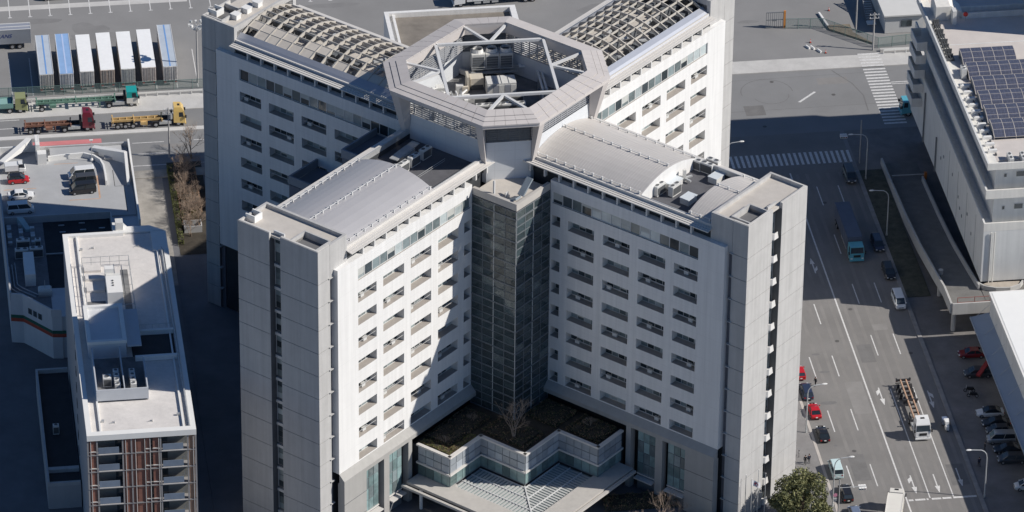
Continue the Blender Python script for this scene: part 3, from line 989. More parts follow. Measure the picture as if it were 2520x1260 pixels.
# ---- base: sloping skirt, piers and tall glazing below the white walls
M_base = mat('base_concrete', (0.39, 0.38, 0.36), 0.75, 0.07, 0.4, streak=0.05)
M_blue = glass_mat('lobby_glass', (0.20, 0.28, 0.28), 0.06, 0.3)
for wing in ('FR', 'FL'):
    rot, (ox, oy), sgn = FACES[wing]
    bs = empty('base'); bs.parent = office
    bs.location = (ox, oy, 0); bs.rotation_euler = (0, 0, rot)
    X = (lambda v: v) if sgn > 0 else (lambda v: -v)
    def seg(a, b):
        return (X(a), X(b)) if sgn > 0 else (X(b), X(a))
    a, b = seg(17.0, 49.6)
    # skirt slopes outward from the wall foot
    mb = MB()
    mb.quad((a, 0, ZB), (b, 0, ZB), (b, -1.0, 11.9), (a, -1.0, 11.9))
    mb.quad((a, -1.0, 11.9), (b, -1.0, 11.9), (b, -1.0, 11.2), (a, -1.0, 11.2))
    mb.quad((a, -1.0, 11.2), (b, -1.0, 11.2), (b, 0, 11.2), (a, 0, 11.2))
    mb.quad((a, 0, ZB), (a, -1.0, 11.9), (a, -1.0, 11.2), (a, 0, 11.2))
    mb.quad((b, 0, ZB), (b, -1.0, 11.9), (b, -1.0, 11.2), (b, 0, 11.2))
    mb.build('skirt', M_base, bs)
    e0, e1 = seg(44.2, 49.55)
    MB().box(e0, e1, -0.95, 0.3, 0.1, 11.2).build('base_pier', M_base, bs)
    for z in (3.9, 7.6):
        MB().box(e0 - 0.01, e1 + 0.01, -0.97, -0.85, z, z + 0.09).build('base_joint', M_concd, bs)
    p0, p1 = seg(38.6, 39.9)
    MB().box(p0, p1, -0.95, 0.2, 0.1, 11.2).build('base_pier', M_base, bs)
    p0, p1 = seg(33.0, 33.9)
    MB().box(p0, p1, -0.95, 0.2, 0.1, 11.2).build('base_pier', M_base, bs)
    for (g0, g1) in ((40.6, 44.2), (34.9, 38.3)):
        c, d = seg(g0, g1)
        MB().box(c, d, -0.5, -0.3, 2.9, 3.1).build('glazing_sill', M_eave, bs)
        MB().box(c, d, -1.4, -0.3, 2.4, 2.6).build('ledge', M_eave, bs)
        for i in range(3):
            for j in range(4):
                w = (d - c) / 3
                z0 = 3.1 + 2.0 * j
                MB().box(c + w * i + 0.06, c + w * (i + 1) - 0.06, -0.4, -0.34, z0 + 0.06, z0 + 1.94).build(
                    'lobby_pane', random.choice([M_blue, M_blue, M_mid]), bs)
        MB().box(c, d, -0.33, 0.1, 0.1, 11.2).build('glazing_back', M_mull, bs)

# ---- glazed zigzag pavilion in the front court
pav = empty('entrance_pavilion'); pav.parent = office
ZZ = [(9.9, -32.0), (16.0, -32.0), (16.0, -24.2), (24.6, -24.2), (24.6, -15.6), (32.2, -15.6), (32.2, -9.6)]
poly = ZZ + [(8.6, -9.6), (8.6, -32.0)]
MB().prism([(8.6, -31.8), (15.8, -31.8), (15.8, -24.0), (24.4, -24.0), (24.4, -15.4), (32.0, -15.4), (32.0, -8.6), (8.6, -8.6)], 0.1, 9.5).build('pavilion_body', M_dark, pav)
MB().prism([(8.7, -31.5), (15.5, -31.5), (15.5, -23.7), (24.1, -23.7), (24.1, -15.1), (31.7, -15.1), (31.7, -8.7), (8.7, -8.7)], 9.5, 9.62).build('roof_garden_soil', M_soil, pav)
M_ppane = glass_mat('pavilion_panel', (0.36, 0.39, 0.42), 0.15, 0.15)
M_pglass = glass_mat('pavilion_glass', (0.17, 0.24, 0.235), 0.05, 0.35)
for (a, b) in zip(ZZ[:-1], ZZ[1:]):
    L_ = math.hypot(b[0] - a[0], b[1] - a[1])
    rz = math.atan2(b[1] - a[1], b[0] - a[0])
    n = max(3, int(round(L_ / 1.45)))
    w = L_ / n
    for i in range(n):
        for (z0, z1, mm) in ((8.35, 9.75, M_ppane), (6.95, 8.28, M_ppane), (4.6, 6.6, M_pglass)):
            MB().box(0.05, w - 0.05, -0.10, -0.04, z0 + 0.04, z1 - 0.04).build(
                'pavilion_pane', mm, pav, (a[0] + math.cos(rz) * w * i, a[1] + math.sin(rz) * w * i, 0), rz)
    MB().box(0, L_, -0.03, 0.12, 4.4, 9.8).build('pavilion_wall', M_mull, pav, (a[0], a[1], 0), rz)
    MB().box(-0.2, L_ + 0.2, -0.32, 0.30, 9.8, 10.08).build('pavilion_coping', M_eave, pav, (a[0], a[1], 0), rz)
    MB().box(-0.2, L_ + 0.2, -0.34, 0.0, 6.62, 6.92).build('pavilion_band', M_eave, pav, (a[0], a[1], 0), rz)
# canopy with skylight
cn = empty('canopy'); cn.parent = office
rim = MB()
rim.box(9.8, 35.0, -34.8, -31.2, 4.05, 4.5).box(31.4, 35.0, -31.2, -10.2, 4.05, 4.5)
rim.box(9.8, 16.4, -31.2, -30.6, 4.05, 4.5)
M_canopy = mat('canopy_stone', (0.50, 0.475, 0.44), 0.7, 0.08, 0.6, streak=0.05)
rim.build('canopy_slab', M_canopy, cn)
rb = MB()
rb.box(9.6, 35.7, -35.9, -35.45, 3.95, 4.35).box(35.25, 35.7, -35.45, -10.3, 3.95, 4.35)
rb.build('canopy_edge', M_canopy, cn)
sk = MB()
for (x0, x1, y0, y1) in ((16.0, 31.4, -31.2, -24.2), (24.6, 31.4, -24.2, -15.6)):
    sk.box(x0, x1, y0, y1, 3.9, 4.0)
sk.build('canopy_skylight_glass', glass_mat('skylight_glass', (0.22, 0.27, 0.265), 0.12, 0.25, 0.3), cn)
slat = MB().box(-0.16, 0.16, -0.5, 0.5, 4.02, 4.12).mesh('skylight_slat', [mat('slat_grey', (0.50, 0.50, 0.485), 0.6, 0.08, 1.0)])
def slats(x0, x1, y0, y1, along):
    n = int((x1 - x0) / 0.62) if along == 'x' else int((y1 - y0) / 0.62)
    for i in range(n):
        if along == 'x':
            x = x0 + 0.62 * (i + 0.5)
            lo, hi = y0, min(y1, -31.2 + (31.4 - x) * 0.0 + (y1 - y0) + y0 - y0) if False else y1
            place('skylight_slat', slat, cn, (x, (y0 + y1) / 2, 0), 0, (1, (y1 - y0), 1))
        else:
            y = y0 + 0.62 * (i + 0.5)
            place('skylight_slat', slat, cn, ((x0 + x1) / 2, y, 0), math.pi / 2, (1, (x1 - x0), 1))
# the slats run towards the ridge from both sides
for i in range(24):
    x = 16.3 + 0.62 * i
    y_hi = -24.3 if x < 24.6 else -24.3 - (x - 24.6)
    if y_hi - -31.1 > 0.3:
        place('skylight_slat', slat, cn, (x, (-31.1 + y_hi) / 2, 0), 0, (1, y_hi + 31.1, 1))
for i in range(25):
    y = -31.0 + 0.62 * i
    x_lo = 24.7 if y > -24.3 else 24.7 + (-24.3 - y)
    if 31.3 - x_lo > 0.3:
        place('skylight_slat', slat, cn, ((x_lo + 31.3) / 2, y, 0), math.pi / 2, (1, 31.3 - x_lo, 1))
for y in (-30.9, -28.9, -26.6, -24.5):
    xr = min(31.3, 24.6 + (-24.2 - y) + 0.2)
    MB().box(16.1, xr, y - 0.08, y + 0.08, 4.02, 4.2).build('skylight_bar', M_frame, cn)
for x in (31.2, 29.2, 27.0, 24.9):
    yb = max(-31.1, -24.2 - (x - 24.6) - 0.2)
    MB().box(x - 0.08, x + 0.08, yb, -15.7, 4.02, 4.2).build('skylight_bar', M_frame, cn)
MB().beam((24.6, -24.2, 4.15), (31.4, -31.0, 4.15), 0.2, 0.2).build('skylight_ridge', M_frame, cn)
for (x, y) in ((34.2, -22.8), (34.2, -33.8), (22.0, -34.0), (12.0, -34.0)):
    MB().cyl((x, y, 0), (x, y, 4.05), 0.28, 0.28, 12).build('canopy_column', M_white, cn)
# ---- rear block behind the drum (its roof shows above the ring)
rear = tag(empty('rear_block', (0, 60, 0)), 'brown-roofed rear block with white parapet behind the octagonal ring', 'building')
MB().box(-9.6, 12.6, 58.5, 70.2, 0.05, 30.6).box(12.62, 17.8, 52, 61.0, 0.05, 29.6).build('block_wall', M_white, rear, (0, -60, 0))
MB().box(-7.9, 12.0, 58.6, 69.4, 30.6, 30.75).build('roof_membrane', mat('brown_roof', (0.24, 0.215, 0.185), 0.9, 0.22, 0.5, fine=0.15), rear, (0, -60, 0))
pw = MB()
pw.box(-9.6, 12.6, 69.5, 70.2, 30.6, 31.6).box(-9.6, -8.9, 58.5, 69.5, 30.6, 31.6).box(11.6, 12.6, 58.5, 69.5, 30.6, 31.6).box(-8.3, -7.9, 58.6, 69.5, 30.75, 31.3)
pw.build('parapet', M_white, rear, (0, -60, 0))
# ------------------------------------------------------------------ buildings on the left
M_blk = mat('black_gap', (0.03, 0.03, 0.035), 0.8, 0.1, 1)
M_acbody = mat('unit_body', (0.66, 0.655, 0.63), 0.55, 0.08, 1.5)
M_acgrille = mat('unit_grille', (0.10, 0.105, 0.11), 0.6, 0.2, 4.0)
M_roofwhite = mat('white_roof_coat', (0.70, 0.665, 0.63), 0.8, 0.10, 0.5, fine=0.06, streak=0.05)
M_coping = mat('white_coping', (0.80, 0.79, 0.76), 0.6, 0.04, 0.6)
M_deck = mat('deck_coating', (0.42, 0.425, 0.43), 0.8, 0.09, 0.35, fine=0.06)
M_greywall = mat('grey_render', (0.50, 0.50, 0.50), 0.75, 0.07, 0.4, streak=0.06)

def make_unit(w, d, h, fans, name='air_conditioning_unit'):
    """Outdoor unit: casing, dark coil face, round fan grilles on top."""
    r = empty(name)
    MB().box(-w / 2, w / 2, -d / 2, d / 2, 0.08, h).build('casing', M_acbody, r)
    MB().box(-w / 2 + 0.06, w / 2 - 0.06, -d / 2 - 0.015, -d / 2 + 0.01, 0.25, h * 0.85).build('grille', M_acgrille, r)
    for k in range(fans):
        x = -w / 2 + w * (k + 0.5) / fans
        rr = min(w / fans, d) * 0.38
        f = MB().cyl((x, 0, h), (x, 0, h + 0.08), rr, rr * 0.95, 14).build('fan', M_acbody, r)
        MB().cyl((x, 0, h + 0.082), (x, 0, h + 0.09), rr * 0.85, rr * 0.85, 14).build('fan_opening', M_acgrille, f)
    for sx in (-1, 1):
        MB().box(sx * (w / 2 - 0.15) - 0.05, sx * (w / 2 - 0.15) + 0.05, -d / 2, d / 2, 0, 0.08).build('skid', M_acgrille, r)
    return r
UNIT_A = make_unit(1.7, 0.9, 1.75, 2)
UNIT_B = make_unit(0.95, 0.85, 1.6, 1)
_used = set()
def unit(proto, loc, rz, label, group=None, sc=None, name=None):
    if proto.name not in _used:
        _used.add(proto.name)
        o = proto
        o.location = loc
        o.rotation_euler = (0, 0, rz)
    else:
        o = copy_tree(proto, None, loc, rz)
    if sc:
        o.scale = sc
    o['label'] = label; o['category'] = 'air conditioner'
    if group:
        o['group'] = group
    elif 'group' in o:
        del o['group']
    return o

# ---- low office building with the rooftop car park
pk = tag(empty('parking_roof_building', (-64, 45, 0)), 'grey building with a rooftop car park, curved ramp and striped rounded front', 'building')
def P(mb, name, m, parent=pk):
    return mb.build(name, m, parent, tuple(-v for v in pk.location))
M_stripewall = mat('pale_wall', (0.62, 0.62, 0.63), 0.7, 0.06, 0.4, streak=0.05)
foot = [(-75.6, 23.4), (-73.6, 22.9), (-69.2, 17.6), (-67.6, 17.4), (-67.6, 44.0), (-53.0, 44.0), (-53.0, 71.0), (-75.6, 71.0)]
P(MB().prism(foot, 0.05, 7.9), 'wall', M_stripewall)
P(MB().prism([(-75.3, 48.0), (-53.4, 48.0), (-53.4, 70.7), (-75.3, 70.7)], 7.9, 8.2), 'parking_deck', M_deck)
def strip_wall(pts, z0, z1, t, name, m):
    for a, b in zip(pts[:-1], pts[1:]):
        P(MB().beam((a[0], a[1], (z0 + z1) / 2), (b[0], b[1], (z0 + z1) / 2), t, z1 - z0), name, m)
strip_wall([(-75.5, 23.4), (-75.5, 70.8)], 7.9, 9.4, 0.28, 'parapet', M_greywall)
strip_wall([(-53.12, 44.0), (-53.12, 71.0)], 7.9, 9.5, 0.3, 'parapet', M_coping)
strip_wall([(-75.4, 70.85), (-68.9, 70.85)], 7.9, 9.3, 0.28, 'parapet', M_coping)
strip_wall([(-68.7, 70.85), (-53.3, 70.85)], 7.9, 9.0, 0.28, 'parapet', M_greywall)
P(MB().box(-69.2, -57.6, 71.1, 72.5, 8.7, 9.0), 'red_band_canopy', mat('faded_red_band', (0.62, 0.22, 0.22), 0.7, 0.1, 0.6))
strip_wall([(-75.3, 47.7), (-57.7, 47.7), (-57.7, 40.0)], 7.9, 9.2, 0.22, 'parapet', M_greywall)
# curved ramp kerb and the sloping ramp slabs
cv = [(-66.9, 67.3), (-64, 67.7), (-60.9, 67.9), (-59.2, 66.9), (-58.2, 65.4), (-57.8, 63.4), (-57.7, 61), (-57.7, 58.0)]
strip_wall(cv, 8.2, 9.1, 0.32, 'ramp_kerb', M_coping)
P(MB().hexa([(-59.4, 69.0, 8.2), (-54.2, 65.0, 8.2), (-53.9, 65.6, 8.2), (-58.9, 69.9, 8.2)],
            [(-59.4, 69.0, 9.3), (-54.2, 65.0, 10.3), (-53.9, 65.6, 10.3), (-58.9, 69.9, 9.3)]), 'ramp_wall', M_coping)
P(MB().hexa([(-54.3, 57.6, 8.2), (-53.8, 57.6, 8.2), (-53.7, 65.4, 8.2), (-54.2, 65.4, 8.2)],
            [(-54.3, 57.6, 8.9), (-53.8, 57.6, 8.9), (-53.7, 65.4, 10.3), (-54.2, 65.4, 10.3)]), 'ramp_wall', M_coping)
P(MB().box(-57.5, -54.3, 66.5, 70.6, 8.2, 8.6), 'ramp_slab', M_greywall)
P(MB().box(-66.5, -58.2, 68.2, 70.6, 8.2, 8.8), 'ramp_slab', M_deck)
P(MB().box(-68.7, -67.2, 66.2, 67.6, 8.2, 10.2), 'stair_head', M_coping)
P(MB().box(-68.9, -68.2, 67.7, 71.2, 8.2, 11.2), 'stair_fin', M_coping)
P(MB().hexa([(-75.2, 65.8, 9.3), (-74.4, 65.3, 9.3), (-69.4, 70.7, 9.3), (-70.2, 71.2, 9.3)],
            [(-75.2, 65.8, 9.6), (-74.4, 65.3, 9.6), (-69.4, 70.7, 10.8), (-70.2, 71.2, 10.8)]), 'stair_flight', M_coping)
# bay paint on the deck
M_orange = mat('faded_orange_paint', (0.55, 0.36, 0.25), 0.8, 0.2, 1.5)
for (x0, x1, y0, y1) in ((-59.2, -58.9, 54.0, 61.5), (-64.2, -59.0, 53.7, 53.9), (-74.8, -69.4, 58.3, 58.5), (-66, -62, 66.0, 66.15)):
    P(MB().quad((x0, y0, 8.206), (x1, y0, 8.206), (x1, y1, 8.206), (x0, y1, 8.206)), 'bay_paint', M_orange)
for (x0, x1, y0, y1) in ((-56.4, -56.28, 57.6, 63.0), (-56.4, -54.4, 57.5, 57.6), (-54.9, -54.78, 49.0, 56.2)):
    P(MB().quad((x0, y0, 8.206), (x1, y0, 8.206), (x1, y1, 8.206), (x0, y1, 8.206)), 'floor_joint', M_black)
# recessed roof, coloured dark for its shade, and plant yard south of the deck
P(MB().prism([(-69.0, 26.5), (-57.9, 26.5), (-57.9, 47.5), (-69.0, 47.5)], 7.9, 7.96), 'dark_roof', mat('shaded_roof', (0.035, 0.036, 0.04), 0.85, 0.25, 0.6))
P(MB().prism([(-67.6, 17.6), (-57.9, 17.6), (-57.9, 43.9), (-67.6, 43.9)], 0.05, 7.88), 'wall', M_stripewall)
P(MB().box(-69.0, -58.0, 36.9, 37.05, 7.97, 8.2), 'roof_divider', M_galv)
for (x, y) in ((-66.0, 46.0), (-62.6, 46.4), (-65.9, 43.8), (-62.5, 44.2), (-59.4, 44.4)):
    P(MB().box(x - 0.5, x + 0.5, y - 0.1, y + 0.1, 7.97, 8.15), 'roof_fitting', M_galv)
P(MB().prism([(-75.3, 23.8), (-73.7, 23.3), (-69.2, 18.2), (-69.0, 18.2), (-69.0, 47.4), (-75.3, 47.4)], 7.9, 8.0), 'plant_yard', mat('plant_yard_floor', (0.20, 0.20, 0.21), 0.85, 0.3, 0.7, fine=0.15))
for k, off in enumerate((0.0, 0.5, 1.0)):
    pts = [(-75.3 + off, 33 + off), (-75.2 + off, 26.2 + off), (-74.4 + off, 25 + off), (-72.0 + off, 22.6 + off)]
    P(MB().tube([(a, b, 8.5 + 0.05 * k) for a, b in pts], 0.08, 6), 'pipe_run', M_galv)
strip_wall([(-75.5, 23.5), (-73.6, 23.0), (-69.2, 17.7), (-67.7, 17.5)], 7.9, 9.3, 0.22, 'parapet', M_stripewall)
# stripes and windows on the rounded front
M_green = mat('green_stripe', (0.03, 0.13, 0.09), 0.6, 0.1, 1)
M_redst = mat('red_stripe', (0.42, 0.08, 0.05), 0.6, 0.1, 1)
front = [(-75.6, 23.4), (-73.6, 22.9), (-69.2, 17.6), (-67.6, 17.4), (-66.0, 17.4)]
for (z0, z1, mm, nm) in ((4.75, 5.35, M_green, 'green_stripe'), (4.1, 4.75, M_redst, 'red_stripe')):
    for a, b in zip(front[:-1], front[1:]):
        dx, dy = b[0] - a[0], b[1] - a[1]
        l = math.hypot(dx, dy)
        nx, ny = dy / l * 0.03, -dx / l * 0.03
        P(MB().quad((a[0] + nx, a[1] + ny, z0), (b[0] + nx, b[1] + ny, z0), (b[0] + nx, b[1] + ny, z1), (a[0] + nx, a[1] + ny, z1)), nm, mm)
wd = math.hypot(4.4, 5.3)
for k in range(3):
    t0 = 0.18 + 0.17 * k
    a = (-73.6 + 4.4 * t0, 22.9 - 5.3 * t0)
    wo = MB().box(0, 0.95, -0.05, 0.03, 6.2, 7.4).build('window', M_frame, pk, (a[0] + 64, a[1] - 45, 0), math.atan2(-5.3, 4.4))
    MB().box(0.06, 0.89, -0.08, -0.051, 6.28, 7.32).build('pane', M_gl, wo)
P(MB().box(-72.9, -71.2, 27.4, 34.6, 8.0, 10.2), 'plant_room', M_coping)
P(MB().hexa([(-73.2, 46.9, 8.0), (-72.2, 46.9, 8.0), (-71.0, 44.6, 8.0), (-71.9, 44.6, 8.0)],
            [(-73.2, 46.9, 9.6), (-72.2, 46.9, 9.6), (-71.0, 44.6, 8.5), (-71.9, 44.6, 8.5)]), 'rooflight', glass_mat('rooflight_glass', (0.30, 0.40, 0.42), 0.1, 0.2))
for k in range(14):
    P(MB().box(-75.0 + (k % 3) * 1.9, -74.3 + (k % 3) * 1.9, 40.5 + (k // 3) * 1.3, 41.2 + (k // 3) * 1.3, 8.0, 8.5 + 0.3 * (k % 2)), 'roof_box', M_galv)
unit(UNIT_A, (-72.6, 39.4, 8.0), 0, 'twin-fan unit in the plant yard just north of a row of two wider units', None, (1.3, 1, 1))
unit(UNIT_B, (-70.2, 39.5, 8.0), 0, 'single-fan unit standing beside the dark shaded roof in the plant yard')
unit(UNIT_A, (-73.0, 36.4, 8.0), 0, 'wide twin-fan unit, the left of the pair behind the white plant room', 'plant yard unit pair', (1.3, 1, 1))
unit(UNIT_A, (-70.6, 36.6, 8.0), 0, 'wide twin-fan unit, the right of the pair behind the white plant room', 'plant yard unit pair', (1.3, 1, 1))
tk = tag(empty('water_tank', (-69.9, 24.6, 8.0)), 'rounded grey tank on the roof behind the striped front', 'tank')
MB().box(-1.1, 1.1, -0.8, 0.8, 0.0, 0.35).build('base', M_galv, tk)
MB().loft([[(sx * 1.1 * f, sy * 0.8 * f, z) for sx, sy in ((-1, -1), (1, -1), (1, 1), (-1, 1))] for z, f in ((0.35, 1.0), (1.0, 1.0), (1.3, 0.75))]).build('body', M_acbody, tk)
MB().cyl((0, 0, 1.3), (0, 0, 2.6), 0.05, 0.05, 6).build('vent_pipe', M_galv, tk)

# ---- apartment block in the left foreground
AZ = 27.5
ap = tag(empty('apartment_block', (-59.3, -20, 0)), 'tall narrow apartment block with white roof and brown louvred balcony front', 'building')
def A(mb, name, m, parent=ap, rel=True):
    return mb.build(name, m, parent, tuple(-v for v in ap.location) if rel else (0, 0, 0))
M_aptw = mat('apartment_wall', (0.42, 0.42, 0.43), 0.7, 0.06, 0.5, streak=0.04)
AX0, AX1, AY0, AY1 = -67.3, -51.1, -48.3, 10.4
A(MB().box(AX0 + 0.02, AX1 - 0.02, AY0 + 1.9, AY1, 0.05, AZ - 0.9), 'wall', M_aptw)
A(MB().box(AX0 + 0.3, AX1 - 0.3, AY0 + 0.3, AY1 - 0.3, AZ - 0.9, AZ - 0.55), 'roof_deck', M_roofwhite)
cp_ = [(AX0 - 0.02, AX0 + 0.75, AY0 + 0.95, AY1 + 0.02), (AX1 - 0.75, AX1 + 0.02, AY0 + 0.95, AY1 - 6.0),
       (AX0 - 0.02, AX1 + 0.02, AY0 - 0.15, AY0 + 0.95), (AX0 + 0.75, AX0 + 9.5, AY1 - 0.7, AY1 + 0.02)]
for c in cp_:
    A(MB().box(*c, AZ - 0.95, AZ), 'parapet', M_coping)
A(MB().box(AX0 + 2.0, AX0 + 2.25, AY0 + 0.96, AY1 - 0.72, AZ - 0.55, AZ - 0.2), 'inner_kerb', M_coping)
A(MB().box(AX0 + 2.26, AX1 - 1.6, AY0 + 0.96, AY0 + 1.2, AZ - 0.55, AZ - 0.25), 'inner_kerb', M_coping)
A(MB().box(AX1 - 1.85, AX1 - 1.6, AY0 + 1.21, AY1 - 6.0, AZ - 0.55, AZ - 0.2), 'inner_kerb', M_coping)
A(MB().box(AX1 - 2.4, AX1 + 0.02, AY1 - 5.9, AY1 - 0.2, AZ - 0.95, AZ - 0.3), 'corner_ledge', M_coping)
A(MB().prism([(-59.3, 10.45), (-51.2, 10.45), (-53.5, 12.3), (-57.0, 12.3), (-57.6, 13.6), (-59.3, 13.8)], AZ - 2.2, AZ - 0.4), 'north_ledge', M_coping)
A(MB().box(-58.9, -57.7, 11.2, 12.6, AZ - 0.4, AZ + 1.0), 'roof_cabinet', M_acbody)
A(MB().cyl((AX1 - 1.1, AY1 - 6.0, AZ + 0.15), (AX1 - 0.9, AY0 + 1.0, AZ + 0.15), 0.12, 0.12, 8), 'pipe', M_galv)
# roof anchors and drains
for (x, y) in ((-63.4, 6.2), (-56.4, 6.0), (-63.6, -44.6), (-58.0, -44.8)):
    A(MB().box(x, x + 0.7, y, y + 0.06, AZ - 0.55, AZ - 0.35).box(x + 0.64, x + 0.7, y, y + 0.5, AZ - 0.55, AZ - 0.30), 'roof_anchor', M_galv)
for (x, y) in ((-64.9, 5.8), (-64.9, -44.2), (-53.6, -43.6)):
    A(MB().box(x, x + 0.45, y, y + 0.3, AZ - 0.55, AZ - 0.15), 'vent_cap', M_galv)
# lift-machine penthouse with flat canopy
A(MB().box(-65.6, -59.8, -26.0, -15.4, AZ - 0.55, AZ + 1.9), 'penthouse', mat('pent_wall', (0.62, 0.63, 0.65), 0.7, 0.06, 0.5))
for c in ((-65.7, -65.1, -26.1, -15.3), (-60.3, -59.7, -26.1, -15.3), (-65.1, -60.3, -26.1, -25.5), (-65.1, -60.3, -15.9, -15.3)):
    A(MB().box(*c, AZ + 1.9, AZ + 2.4), 'penthouse_parapet', M_coping)
A(MB().box(-59.68, -57.5, -26.3, -15.8, AZ + 1.3, AZ + 1.55), 'penthouse_canopy', mat('canopy_grey', (0.5, 0.52, 0.55), 0.6, 0.05, 1))
# sunk terrace
A(MB().box(-58.9, -52.3, -27.4, -20.0, AZ - 0.54, AZ - 0.5), 'terrace_floor', mat('terrace_dark', (0.06, 0.055, 0.055), 0.85, 0.2, 0.6))
for y in (-20.1, -27.5):
    A(MB().box(-58.6, -52.2, y - 0.25, y + 0.25, AZ - 0.5, AZ + 0.3), 'terrace_wall', M_coping)
for k in range(7):
    A(MB().box(-58.4 + k, -58.34 + k, -19.3, -19.24, AZ - 0.5, AZ + 0.7), 'terrace_rail_post', M_galv)
A(MB().box(-58.4, -52.3, -19.3, -19.24, AZ + 0.7, AZ + 0.76), 'terrace_rail', M_galv)
# plant pit with screen walls
M_screen = mat('screen_panel', (0.50, 0.52, 0.55), 0.6, 0.05, 0.8)
A(MB().box(-65.2, -57.5, -38.6, -26.4, AZ - 0.54, AZ - 0.48), 'plant_pit_floor', M_grime)
for c in ((-65.2, -65.0, -38.5, -26.4), (-57.6, -57.4, -38.5, -30.0), (-61.0, -60.85, -38.4, -26.4)):
    A(MB().box(*c, AZ - 0.5, AZ + 1.6), 'screen_wall', M_screen)
A(MB().box(-65.2, -57.4, -38.75, -38.55, AZ - 0.2, AZ + 1.7), 'screen_wall', M_screen)
# cage of rails around the north plant
def rail_cage(x0, x1, y0, y1, z, h):
    for (a, b) in (((x0, y0), (x1, y0)), ((x1, y0), (x1, y1)), ((x1, y1), (x0, y1)), ((x0, y1), (x0, y0))):
        for f in (0.5, 1.0):
            A(MB().beam((*a, z + h * f), (*b, z + h * f), 0.06, 0.06), 'cage_rail', M_galv)
        n = 5
        for k in range(n):
            px, py = a[0] + (b[0] - a[0]) * k / n, a[1] + (b[1] - a[1]) * k / n
            A(MB().box(px - 0.04, px + 0.04, py - 0.04, py + 0.04, z, z + h), 'cage_post', M_galv)
rail_cage(-64.9, -57.6, -14.0, 0.6, AZ - 0.55, 1.9)
A(MB().box(-64.7, -61.9, -12.9, -9.6, AZ - 0.55, AZ - 0.5), 'plant_floor', M_grime)
A(MB().box(-59.0, -57.9, -12.5, -0.6, AZ - 0.55, AZ - 0.5), 'plant_floor', M_grime)
sb = tag(empty('switchgear_cabinet', (-60.4, -6.0, AZ - 0.5)), 'white switchgear cabinet with stepped housings inside the railed roof plant', 'cabinet')
MB().box(-1.2, 1.2, -4.6, 0.4, 0, 2.0).build('main_housing', M_coping, sb)
MB().box(-1.1, 1.1, 0.41, 1.8, 0, 1.6).build('control_housing', M_acbody, sb)
MB().box(-1.2, 0.2, 1.81, 2.9, 0, 2.4).build('meter_housing', M_coping, sb)
for k in range(3):
    MB().cyl((-0.2, -1.1 - 0.7 * k, 2.0), (-0.2, -1.1 - 0.7 * k, 2.12), 0.16, 0.16, 8).build('cap', M_acgrille, sb)
for (y, l) in ((-1.0, 2.6), (-3.5, 3.0), (-7.0, 2.8)):
    A(MB().box(-64.6, -64.6 + l, y, y + 1.6, AZ - 0.55, AZ - 0.1), 'plinth', M_roofwhite)
unit(UNIT_B, (-63.3, -34.0, AZ - 0.48), 0, 'cream unit alone in the left half of the screened roof pit', None, (1.3, 1.5, 1.0))
for k in range(4):
    unit(UNIT_B, (-61.9 + 0.03 * k, -32.4 - 1.25 * k, AZ - 0.48), math.pi / 2, ORD[3 - k] + ' small unit from the front in the line left of the pit divider', 'left line of pit units')
for k in range(4):
    unit(UNIT_B, (-59.5 + 0.02 * k, -32.6 - 1.2 * k, AZ - 0.48), math.pi / 2, ORD[3 - k] + ' small unit from the front in the line right of the pit divider', 'right line of pit units')

# balcony front, storey by storey
W_ = AX1 - AX0
fx = lambda f: AX0 + W_ * f
M_brown = mat('brown_louvre', (0.25, 0.115, 0.085), 0.65, 0.2, 1.5, streak=0.15)
M_tan = mat('tan_louvre', (0.36, 0.22, 0.15), 0.65, 0.15, 1.5, streak=0.1)
M_post = mat('grey_post', (0.30, 0.29, 0.29), 0.6, 0.06, 1)
M_rail = glass_mat('balcony_panel', (0.16, 0.20, 0.26), 0.2, 0.15)
M_back = mat('balcony_back', (0.22, 0.22, 0.205), 0.7, 0.08, 0.8)
M_slabw = mat('slab_edge', (0.60, 0.575, 0.54), 0.7, 0.05, 1)
posts = [0.005, 0.09, 0.325, 0.405, 0.672, 0.922, 0.995]
FH = 2.97
for x in posts:
    A(MB().box(fx(x) - 0.11, fx(x) + 0.11, AY0, AY0 + 0.35, 0.05, AZ - 0.96), 'facade_post', M_post)
louvres = [(0.016, 0.078, M_brown), (0.335, 0.398, M_brown), (0.412, 0.452, M_brown), (0.458, 0.522, M_brown), (0.535, 0.578, M_brown), (0.60, 0.655, M_brown), (0.932, 0.985, M_tan)]
fins = [0.032, 0.352, 0.442, 0.527, 0.575, 0.655, 0.972]
